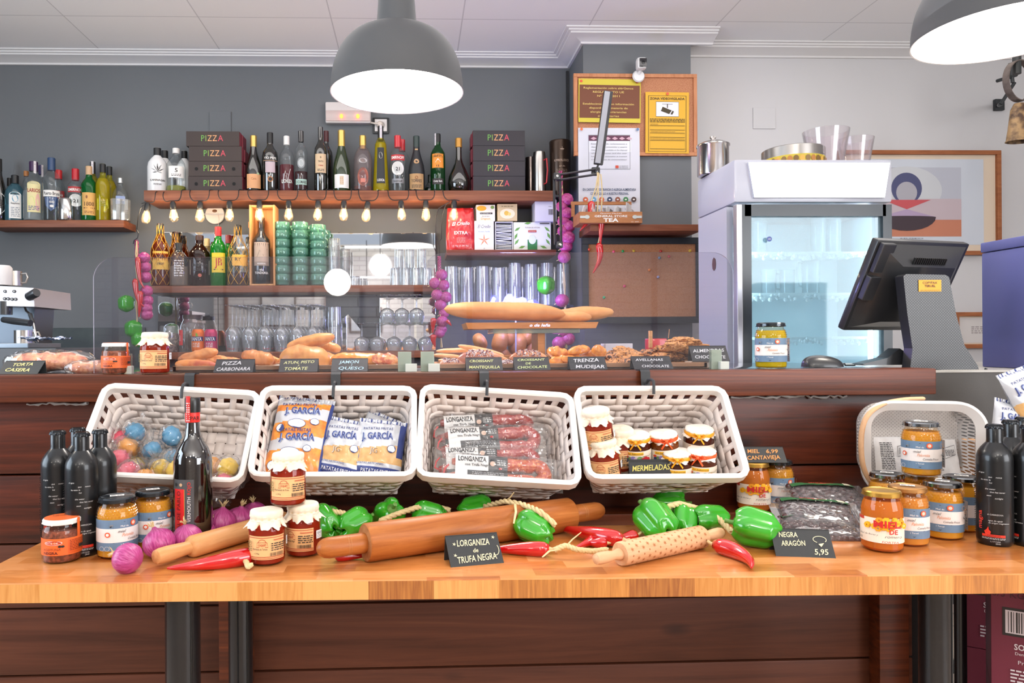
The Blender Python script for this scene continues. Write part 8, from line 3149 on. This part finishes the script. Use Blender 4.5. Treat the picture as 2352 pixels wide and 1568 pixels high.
for px, r0, r1, h_, yy, l in((1897, .062, .088, .150, .16, 'large clear plastic bowl on the fridge next to the biscuit tin'), (1965, .048, .070, .135, .22, 'second clear plastic bowl nested beside the first on the fridge')):
 vessel('plastic_bowl', l, 'bowl', (at(px, 360, FY+yy).x, FY+yy, FZ+.0005), [(0, .001), (r0, 0), (r1, h_), (r1-.002, h_+.001), (r0-.003, .004), (0, .004)], BWL, 40, 'clear plastic bowls on the fridge')
 #  picture, bell, lamps
def pic(p, w, h):
 C_=flat
 p.rect(-w*.40, -h*.40, w*.40, h*.42, C_('#c8cdd6', .6))
 p.rect(-w*.34, -h*.32, w*.26, h*.34, C_('#b7b9c4', .6))
 p.rect(-w*.34, -h*.32, w*.26, h*-.16, C_('#c07a5e', .6))
 cx=-w*.08
 p.ell(cx, h*.12, w*.22, h*.23, C_('#c6c8cc', .6), 32)
 p.rect(-w*.34, -h*.16, w*.26, h*.04, C_('#bfaeb4', .6))
 p.ell(cx, h*.14, w*.095, w*.095, C_('#4a4d72', .6), 32)
 p.ell(cx, h*.10, w*.065, w*.065, C_('#a9a6ae', .6), 28)
 p.poly([(cx-w*.15, h*.03), (cx+w*.15, h*.03), (cx, -h*.06)], C_('#c05056', .6))
 p.poly([(cx-w*.17, -h*.13), (cx+w*.17, -h*.13), (cx, -h*.06)], C_('#ad97b4', .6))
 p.poly([(cx+w*.18*math.cos(R(a)), -h*.135+(h*.012 if a<180 else h*.13)*math.sin(R(a)))for a in range(0, 360, 15)], C_('#3c2c34', .6))
 p.scribble(-w*.16, -h*.385, w*.06, -h*.355, 1, C_('#6a6a70', .6), 3)
 p.text('MUSEO', -w*.05, -h*.345, h*.012, C_('#6a6a70', .6), w=w*.14)
def framed(label, px0, px1, py0, py1, fn, mat):
 a_, c_=at(px0, py1, RWY-.03), at(px1, py0, RWY-.03)
 w, h=c_.x-a_.x, c_.z-a_.z
 t=thing('framed_picture', label, 'picture', ((a_.x+c_.x)/2, RWY-.03, (a_.z+c_.z)/2))
 b=MB()
 for x, z, sx, sz in((0, -h/2, w, .022), (0, h/2-.022, w, .022), (-w/2+.011, -h/2+.022, .022, h-.044), (w/2-.011, -h/2+.022, .022, h-.044)):
  b.box(x, .012, z, sx, .026, sz, mat, .002)
 b.build('frame', t, smooth=0)
 b=MB()
 b.box(0, .018, -h/2+.02, w-.04, .006, h-.04, flat('#d9c6b0', .6))
 b.build('mount', t, smooth=0)
 p=Print(.0004)
 fn(p, w, h)
 p.build('artwork', t, plane((0, .0145, 0)))
FRM=wood('#a5663f', '#8a4f2e', '#b57850', (8, 50, 50), .5, .1, seed=71)
framed('framed abstract print of circle and lens shapes behind the fridge', 1930, 2300, 345, 586, pic, FRM)
framed('small framed sketch half hidden behind the register screen', 2195, 2330, 716, 800, lambda p, w, h:(p.rect(-w*.4, -h*.35, w*.4, h*.35, flat('#cfc9c6', .6)), p.scribble(-w*.2, -h*.1, w*.25, h*.12, 4, flat('#8f8484', .6), 5)), FRM)
q=at(2341, 186, 3.1)
t=thing('cow_bell', 'old cow bell on a thick leather collar fixed to a wall bracket', 'bell', q)
LEA=speck('#4a403c', '#6a5e58', 40, .5, .6, .2)
b=MB()
b.lathe([(.075, -.014), (.079, -.014), (.079, .014), (.075, .014), (.075, -.014)], LEA, 36, Matrix.Translation((-.0, 0, .0))@Matrix.Rotation(PI/2, 4, 'X')@Matrix.Rotation(.25, 4, 'Y'), (1, 1.12))
b.build('collar', t)
b=MB()
b.lathe([(0, -.095), (.022, -.097), (.036, -.125), (.052, -.25), (.058, -.262), (.055, -.262), (.034, -.13)], speck('#4a3426', '#a08058', 30, .5, .6, .12, 0, .6), 28, None, (1, .7))
b.build('bell', t)
b=MB()
b.tube([(-.01, .0, .11), (-.01, 0, .03)], .016, flat('#2a2c2c', .5), 10)
BRk=flat('#26292b', .5)
for a_, c_ in(((2320, 145), (2326, 190)), ((2290, 186), (2335, 172)), ((2298, 240), (2330, 190))):
 b.tube([at(a_[0], a_[1], 3.4)-q, at(c_[0], c_[1], 3.4)-q], .008, BRk, 8)
z_=at(2297, 240, RWY-.02)-q
b.tube([at(2298, 240, 3.4)-q, Vector((z_.x, RWY-.01-q.y, z_.z))], .01, BRk, 8)
b.box(z_.x, RWY-.012-q.y, z_.z-.03, .05, .02, .06, BRk, .003)
b.build('bracket', t)
LG=flat('#4a4b4d', .6)
c=at(912, 215, 2.25)
RZ=c.z
def make_lamp(label, loc):
 t=thing('pendant_lamp', label, 'pendant lamp', loc, group='dark grey dome pendants')
 out, inn=[], []
 for i in range(15):
  a=R(90*i/14)
  r_=.062+(.200-.062)*math.cos(a)**.86 if i<14 else .062
  out.append((r_, .012+.178*math.sin(a)))
 out=[(.2015, 0), (.2015, .004)]+out
 neck=[(.064, .190), (.060, .215), (.050, .36), (.042, .47), (.012, .482), (0, .482)]
 b=MB()
 b.lathe(out, LG, 64)
 b.lathe(neck, LG, 40)
 b.build('dome_shade', t, smooth=40)
 b=MB()
 b.lathe([(.2015, 0), (.1985, .001)]+[(max(r_-.004, .001), z-.004)for r_, z in out[3:]]+[(0, .184)], flat('#f4f2ee', .5), 64)
 b.build('white_interior', t, smooth=60)
 b=MB()
 b.lathe([(0, .050), (.14, .050), (.15, .056), (.14, .062), (0, .062)], glow('#fff8ee', 9), 40)
 b.build('light_disc', t)
 b=MB()
 b.tube([(0, 0, .48), (0, 0, CEIL-loc[2])], .004, BLK, 8)
 b.build('cord', t)
 return t
lp=make_lamp('dark grey dome pendant lamp shining above the bar middle', (c.x, 2.25, RZ))
q=at(2309, 90, 1.79)
dup(lp, (q.x, 1.79, RZ), 0, 'dark grey dome pendant lamp cut by the picture corner')
for x, y in((c.x, 2.25), (q.x, 1.79), (-1.9, 1.9)):  # third spot is added out of view, with no pendant around it
 l=bpy.data.lights.new('pendant_light', 'SPOT')
 l.energy, l.color, l.spot_size, l.spot_blend, l.shadow_soft_size=34, (1.0, .90, .78), 2.3, .6, .14
 o=bpy.data.objects.new('pendant_light', l)
 COL.objects.link(o)
 o.location=(x, y, RZ-.02)
 if y==1.79:
  l.energy=20
  #  cash register
PB=flat('#26272a', .35, coat=.2)
PERF, _n, _b=newmat('perforated_black')
_tc, _vo, _cr=_n.nodes.new('ShaderNodeTexCoord'), _n.nodes.new('ShaderNodeTexVoronoi'), _n.nodes.new('ShaderNodeValToRGB')
_vo.inputs['Scale'].default_value=190
_vo.inputs['Randomness'].default_value=0
_pm=_n.nodes.new('ShaderNodeMapping')
_pm.inputs['Scale'].default_value=(1, .01, 1)
_pm.inputs['Rotation'].default_value=(0, PI/4, 0)
_n.links.new(_tc.outputs['Object'], _pm.inputs['Vector'])
_n.links.new(_pm.outputs[0], _vo.inputs['Vector'])
_n.links.new(_vo.outputs['Distance'], _cr.inputs[0])
_cr.color_ramp.elements[0].position, _cr.color_ramp.elements[0].color=.17, lin('#7c7c80')
_cr.color_ramp.elements[1].position, _cr.color_ramp.elements[1].color=.24, lin('#1a1a1c')
_n.links.new(_cr.outputs[0], _b.inputs['Base Color'])
_b.inputs['Roughness'].default_value=.35
c=at(2082, 660, 2.06)
SZ=1.0965
t=thing('register_screen', 'black touch screen register seen from behind with perforated stand', 'cash register', (c.x, 1.98, SZ))
from_=Vector((c.x, 1.98, SZ))
Mx=Matrix.Translation(c-from_)@Matrix.Rotation(.27, 4, 'Z')@Matrix.Rotation(.46, 4, 'X')
b=MB()
W_, H_=.335, .272
b.box(0, .012, -H_/2, W_, .024, H_, PB, .006, Mx)
vs=[(-W_/2+.01, 0, -H_/2+.01), (W_/2-.01, 0, -H_/2+.01), (W_/2-.01, 0, H_/2-.01), (-W_/2+.01, 0, H_/2-.01), (-.09, -.038, -.09), (.10, -.038, -.09), (.10, -.038, .075), (-.09, -.038, .075)]
b.add(vs, [(0, 1, 5, 4), (1, 2, 6, 5), (2, 3, 7, 6), (3, 0, 4, 7), (4, 5, 6, 7)], PB, Mx)
b.build('screen_housing', t, smooth=30)
b=MB()
b.box(-W_/2+.03, -.008, -.035, .05, .02, .07, PB, .003, Mx)
b.box(-W_/2+.03, -.008, .045, .045, .016, .085, PB, .003, Mx)
b.build('card_reader', t, smooth=0)
b=MB()
for i in range(16):
 b.box(-.055+i*.0075, -.034, .082, .003, .006, .018, flat('#0c0c0d', .6), 0, Mx)
b.build('vent_slots', t, smooth=0)
Y0=1.93
pl=[(2090, 853), (2250, 856), (2246, 840), (2215, 792), (2196, 720), (2180, 636), (2172, 631), (2082, 629), (2075, 634), (2084, 720), (2096, 800)]
q=[at(x, y, Y0)-from_ for x, y in pl]
b=MB()
b.prism([(p_.x, p_.z)for p_ in q], Y0-1.98, Y0-1.98+.035, PERF, side=PB)
b.build('stand', t, smooth=0)
b=MB()
q=[at(x, y, Y0+.03)-from_ for x, y in((1990, 836), (2050, 822), (2078, 800), (2096, 812), (2098, 838), (2000, 839))]
b.prism([(p_.x, p_.z)for p_ in q], 0, .05, PB)
b.build('stand_foot', t, smooth=0)
p=Print()
p.rect(-.031, -.0155, .031, .0155, flat('#e0981c', .5))
p.text('COPYFAX', 0, .005, .006, LINK, w=.040, bold=.02)
p.text('TERUEL', 0, -.0035, .006, LINK, w=.030, bold=.02)
p.scribble(-.026, -.0135, .026, -.0105, 1, flat('#8a5a10', .5), 2)
q=at(2135, 656, Y0)-from_
p.build('orange_sticker', t, plane((q.x, Y0-1.98-.001, q.z)))
b=MB()
b.tube([at(x, y, 1.92)-from_ for x, y in((2150, 851), (2170, 853), (2200, 856), (2230, 857), (2262, 852), (2265, 846))], .0035, BLK, 8)
b.build('cable', t)
q=at(1903, 838, 1.93)
t=thing('computer_mouse', 'black computer mouse on the dark bar worktop', 'mouse', (q.x, 1.96, CZ))
b=MB()
b.grid(lambda u, v:Vector((.052*-math.cos(v*PI), .031*math.cos(u*PI)*math.sin(v*PI)**.5, .034*math.sin(u*PI)*math.sin(v*PI)**.6*(1.15-.45*v))), 20, 24, PB)
b.build('mouse_body', t, smooth=80)
b=MB()
b.tube([(.050, 0, .006), (.064, .004, .008), (.075, .02, .003), (.12, .05, .002)], .002, BLK, 6)
b.build('cable', t)
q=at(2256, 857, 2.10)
t=thing('equipment_box', 'large box with violet light put into its colour at the end of the side counter', 'box', (q.x, 1.84, SZ))
VIOLET_SPILL=flat('#4c4f82', .5)  # violet spill of the neon put into the base colour
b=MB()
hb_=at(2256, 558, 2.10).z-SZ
b.box(.17, .13, 0, .34, .26, hb_-.03, VIOLET_SPILL, .004)
b.box(.17, .13, hb_-.029, .344, .264, .029, VIOLET_SPILL, .004)
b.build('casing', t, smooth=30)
#  mesh basket, right end of the table
MESH, _t, _b=newmat('white_wire_mesh')
_n, _L=_t.nodes, _t.links
_tc, _vo, _m, _mx, _tr=_n.new('ShaderNodeTexCoord'), _n.new('ShaderNodeTexVoronoi'), _n.new('ShaderNodeMath'), _n.new('ShaderNodeMixShader'), _n.new('ShaderNodeBsdfTransparent')
_vo.inputs['Scale'].default_value=175
_vo.inputs['Randomness'].default_value=0
_m.operation='LESS_THAN'
_m.inputs[1].default_value=.44
_mp=_n.new('ShaderNodeMapping')
_mp.inputs['Rotation'].default_value=(0, PI/4, 0)
_mp.inputs['Scale'].default_value=(1, .02, 1)
_L.new(_tc.outputs['Object'], _mp.inputs['Vector'])
_L.new(_mp.outputs[0], _vo.inputs['Vector'])
_L.new(_vo.outputs['Distance'], _m.inputs[0])
_L.new(_m.outputs[0], _mx.inputs[0])
_b.inputs['Base Color'].default_value=lin('#dad2cc')
_L.new(_b.outputs[0], _mx.inputs[1])
_L.new(_tr.outputs[0], _mx.inputs[2])
_L.new(_mx.outputs[0], _n['Material Output'].inputs[0])
q=at(2123, 1033, 1.655)
t=thing('mesh_basket', 'white wire mesh basket tipped on its side with wooden handle', 'basket', q, -.30)
Wb, Hb=.252, .218
ring=resample(rrect(Wb, Hb, .062, 8), 80)
b=MB()
def ms(u, v):
 p_=ring[int(round(u*80))%80]
 k=1-.13*v
 return Vector((p_.x*k, .12*v, p_.y*k+.004*v))
b.grid(ms, 80, 6, MESH, wrapu=True)
b.add([ms(i/80, 1)for i in range(80)], [tuple(range(80))], MESH)
b.build('mesh_wall', t, smooth=60)
b=MB()
vs, fs=[], []
for i, p_ in enumerate(ring):
 tn=(ring[(i+1)%80]-ring[i-1]).normalized()
 nn=Vector((tn.y, 0, -tn.x))
 P_=Vector((p_.x, 0, p_.y))
 for o_, yy in((.003, 0), (.003, .012), (-.004, .016), (-.020, .012), (-.020, .010), (-.003, -.001)):
  vs.append(P_+nn*o_+Vector((0, yy, 0)))
for i in range(80):
 for j in range(6):
  fs.append((i*6+j, ((i+1)%80)*6+j, ((i+1)%80)*6+(j+1)%6, i*6+(j+1)%6))
b.add(vs, fs, flat('#ded8d3', .45))
fixn(b.build('rim', t))
b=MB()
hp=[Matrix.Rotation(.30, 3, 'Z')@(at(x, y, 1.685)-q)for x, y in((2120, 915), (2075, 916), (2030, 925), (1992, 950), (1979, 985), (1977, 1030), (1982, 1075), (2003, 1115), (2040, 1145))]
for _ in range(2):
 hp=[hp[0]]+[x_ for a_, c_ in zip(hp, hp[1:])for x_ in(a_*.75+c_*.25, a_*.25+c_*.75)]+[hp[-1]]
b.tube(hp, .009, wood('#dcae84', '#c99a70', '#e6bd95', (20, 20, 20), .5, .1, seed=81), 10, flatz=.5)
b.build('wooden_handle', t)
PAP=flat('#dfdcda', .6, bump=.3, bscale=40)
for px, py, Yb, w, h, l, k in((2065, 1128, 1.70, .105, .125, 'printed paper biscuit bag lying in the mesh basket', 1), (2172, 1128, 1.71, .085, .120, 'second paper biscuit bag behind the stacked honey jar', 2)):
 t=thing('biscuit_bag', l, 'paper bag', at(px, py, Yb), group='printed paper biscuit bags')
 b=MB()
 fnb=lambda u, v, s_=1, w=w, h=h:Vector(((u-.5)*w*(1-.1*v), -s_*.022*max(0, 1-(2*u-1)**4)**.6*(1-v*.7)+.02*v+.003*mnoise.noise(Vector((u*6, v*7, k))), v*h))
 b.grid(fnb, 20, 20, PAP)
 b.grid(lambda u, v:fnb(1-u, v, -1), 20, 20, PAP)
 b.build('bag', t, smooth=50)
 p=Print(.0003)
 p.scribble(-w*.42, h*.42, -w*.12, h*.92, 16, LINK, 5)
 p.line([(-w*.02, h*.65), (w*.34, h*.72), (w*.36, h*.9), (0, h*.84)], .001, LINK, True)
 p.scribble(w*.02, h*.70, w*.30, h*.82, 5, LINK, 6)
 for u, v in((-.08, .22), (.12, .18), (.30, .26)):
  p.ell(w*u, h*v, w*.14, h*.10, flat('#b8242a', .5))
  p.ell(w*u, h*v+.002, w*.11, h*.075, flat('#e08a3a', .5))
 p.build('printing', t, lambda u, v, l_, w=w, h=h, fnb=fnb:fnb(u/w+.5, v/h)+Vector((0, -.002-l_, 0)))
carton('tan cardboard box behind the mesh basket and water bottles', 2248, 2400, 1014, 1150, 1.76, .07, flat('#cf9c6e', .7), None, TZ, group=None)
for px, py, rot, s_, l in((2330, 990, (1.35, .25, -.2), .95, 'crisp bag standing on the tan box behind the water bottles'), (2372, 915, (1.3, -.3, .1), 1.05, 'upper crisp bag leaning at the picture edge')):
 o=dup(cs, at(px, py, 1.73), None, l)
 o.rotation_euler, o.scale=rot, (s_, )*3
 #  coffee machine
YC=2.85
SLV=flat('#b3aaaa', .35, .5)
o0=at(0, 700, YC)
t=thing('coffee_machine', 'espresso machine with steam wand at the end of the bar', 'coffee machine', (o0.x, YC, o0.z))
M_=lambda px, py, dy=0:at(px, py, YC+dy)-o0
b=MB()
q=[M_(-60, 653), M_(77, 661), M_(79, 704), M_(-60, 701)]
b.prism([(p_.x, p_.z)for p_ in q], 0, .30, SLV)
b.build('head_body', t, smooth=0)
b=MB()
q=[M_(-60, 701), M_(36, 703), M_(30, 790), M_(-60, 790)]
b.prism([(p_.x, p_.z)for p_ in q], .14, .30, flat('#5a6068', .3, .6))
b.box(M_(0, 790).x-.02, .12, M_(0, 800).z, .26, .26, M_(0, 788).z-M_(0, 800).z, flat('#7d848c', .3, .6), .003)
b.build('base_body', t, smooth=0)
for px, py in((12, 669), (33, 669), (11, 686), (19, 686), (28, 687), (36, 687)):
 b=MB()
 b.lathe([(.006, 0), (.0055, .003), (.004, .003), (0, .002)], BLK, 14, Matrix.Translation(M_(px, py)+Vector((0, -.0005, 0)))@Matrix.Rotation(PI/2, 4, 'X'))
 b.ball(M_(px, py)+Vector((0, -.003, 0)), .0026, LWH, 8, 6)
 b.build('button', t)
p=Print()
p.text('OP5', 0, 0, .008, glow('#ffffff', 1.5))
q=M_(22, 671)
p.build('display', t, plane((q.x, -.0005, q.z)))
b=MB()
b.lathe([(0, 0), (.016, 0), (.017, .045), (.015, .05), (.0, .05)], PB, 24, Matrix.Translation(M_(68, 681)+Vector((-.0, -.01, 0)))@Matrix.Rotation(PI/2, 4, 'X')@Matrix.Rotation(-.6, 4, 'Y')if False else Matrix.Translation(M_(66, 681))@Matrix.Rotation(1.25, 4, 'Y')@Matrix.Rotation(.5, 4, 'X'))
b.build('steam_knob', t)
b=MB()
b.lathe([(0, 0), (.028, 0), (.028, .05), (0, .05)], PB, 24, Matrix.Translation(M_(3, 722)+Vector((0, .02, 0))))
b.tube([M_(8, 734, -.01), M_(30, 737, -.05), M_(70, 742, -.09)], [.011, .013, .012], PB, 12)
b.build('portafilter', t)
b=MB()
b.tube([M_(56, 703, .05), M_(60, 714, .03), M_(70, 722, .0), M_(76, 742, -.02), M_(86, 786, -.03)], .0045, CHROME, 10)
b.tube([M_(69, 721, .0), M_(76, 742, -.02)], .0075, PB, 10)
b.build('steam_wand', t)
for px, r, h_, mat, l, zz in((56, .036, .050, STEEL, 'steel milk pitcher under the steam wand', 788), (34, .026, .056, STEEL, 'steel pitcher standing on the coffee machine', 656)):
 q=at(px, zz, YC+.08)
 vessel('steel_pitcher', l, 'pitcher', q, [(0, 0), (r, 0), (r, h_), (r-.002, h_), (r-.002, .004), (0, .004)], mat, 30, 'steel pitchers', extra=jug_handle(mat, r, h_))
q=at(6, 655, YC+.05)
vessel('cup', 'white cup resting upside down on the coffee machine', 'cup', q, [(.034, 0), (.036, .03), (.034, .066), (.026, .076), (0, .077)], flat('#d3cecb', .4), 28)
q=at(30, 800, 2.55)
b=MB()
b.grid(lambda u, v:Vector(((u-.5)*.16, (v-.5)*.08, .018+.014*mnoise.noise(Vector((u*5, v*4, 3)))+.006*mnoise.noise(Vector((u*13, v*11, 1))))), 40, 24, speck('#5a6a88', '#c3c6d0', 110, .5, .8, .05))
b.grid(lambda u, v:Vector(((u-.5)*.15, (v-.5)*.07, 0)), 2, 2, flat('#8a90a0', .8))
tag(b.build('bar_cloth', loc=(q.x, YC-.08, M_(0, 789).z+o0.z), smooth=60), 'crumpled blue grey bar cloth on the coffee machine tray', 'cloth')
carton('dark back bar cabinet carrying the coffee machine', -80, 128, 800, 900, YC-.12, .6, flat('#55585c', .5), None, .0, 'back_cabinet', 'cabinet', None)
#  below the table
WINE=flat('#6e2236', .6)
def wine_box(label, px, py, Y, w, h, z, fn, rz=-.62):
 a_=at(px, py, Y)
 t=thing('wine_carton', label, 'carton', (a_.x, Y, z), group='burgundy wine cartons under the table')
 t.rotation_euler=(0, 0, rz)
 b=MB()
 b.box(w/2, .10, 0, w, .20, h-.001, WINE, .001)
 b.build('carton', t, smooth=0)
 p=Print()
 fn(p, w, h)
 p.build('printing', t, plane())
def wb1(p, w, h):
 wh=flat('#d6ccd0', .6)
 p.rect(w*.12, h*.46, w*.94, h*.68, LINK)
 p.rect(w*.15, h*.48, w*.91, h*.66, wh)
 p.bars(w*.18, h*.49, w*.88, h*.65, LINK, 26, 4)
 p.text('SOMONTANO', w*.53, h*.36, h*.045, wh, w=w*.58, bold=.02)
 p.text('Denominación de Origen', w*.53, h*.32, h*.022, wh, w=w*.56)
 p.text('Product of Spain', w*.53, h*.25, h*.03, wh, w=w*.5)
 p.scribble(w*.2, h*.10, w*.86, h*.21, 4, wh, 4)
 p.text('6/3 KG', w*.18, h*.76, h*.05, flat('#3c0f1c', .6))
 p.line([(w*.66+.010*math.cos(R(a)), h*.77+.010*math.sin(R(a)))for a in range(30, 330, 30)], .003, flat('#200810', .6))
 for u in(.38, .46):
  p.poly([(w*u-.006, h*.78), (w*u, h*.83), (w*u+.006, h*.78)], flat('#200810', .6))
  p.rect(w*u-.002, h*.74, w*u+.002, h*.78, flat('#200810', .6))
 p.rect(w*.34, h*.725, w*.50, h*.735, flat('#200810', .6))
 p.ell(w*.62, h*.985, .022, .022, wh)
 p.text('B', w*.62, h*.955, .018, WINE)
 p.text('BESTUÉ', w*.62, h*.865, h*.055, wh, w=w*.52, bold=.02)
def wb2(p, w, h):
 p.text('RED WINE', w*.60, h*.62, h*.10, flat('#c8a8c0', .6), w=w*.90)
wine_box('wine carton facing the viewer above the red wine lettered one', 2214, 1500, 1.95, .18, .31, .350, wb1)
wine_box('wine carton below with large red wine lettering', 2214, 1560, 1.95, .18, .349, .0, wb2)
wine_box('nearer wine carton with crest and barcode at the picture edge', 2277, 1550, 1.62, .17, .285, .386, wb1)
wine_box('nearer lower wine carton only its top edge in view', 2277, 1560, 1.62, .17, .385, .0, wb2)
q=at(2150, 1480, 2.3)
t=thing('metal_rack', 'low black metal rack standing on the tiles behind the table leg', 'rack', (q.x, 2.3, 0))
for x in(-.12, .12):
 b=MB()
 b.box(x, 0, 0, .03, .03, .60, BLK)
 b.build('post', t, smooth=0)
for z, h_ in((.12, .03), (.34, .20)):
 b=MB()
 b.box(.0, .0, z, .30, .032, h_, BLK)
 b.build('rail', t, smooth=0)
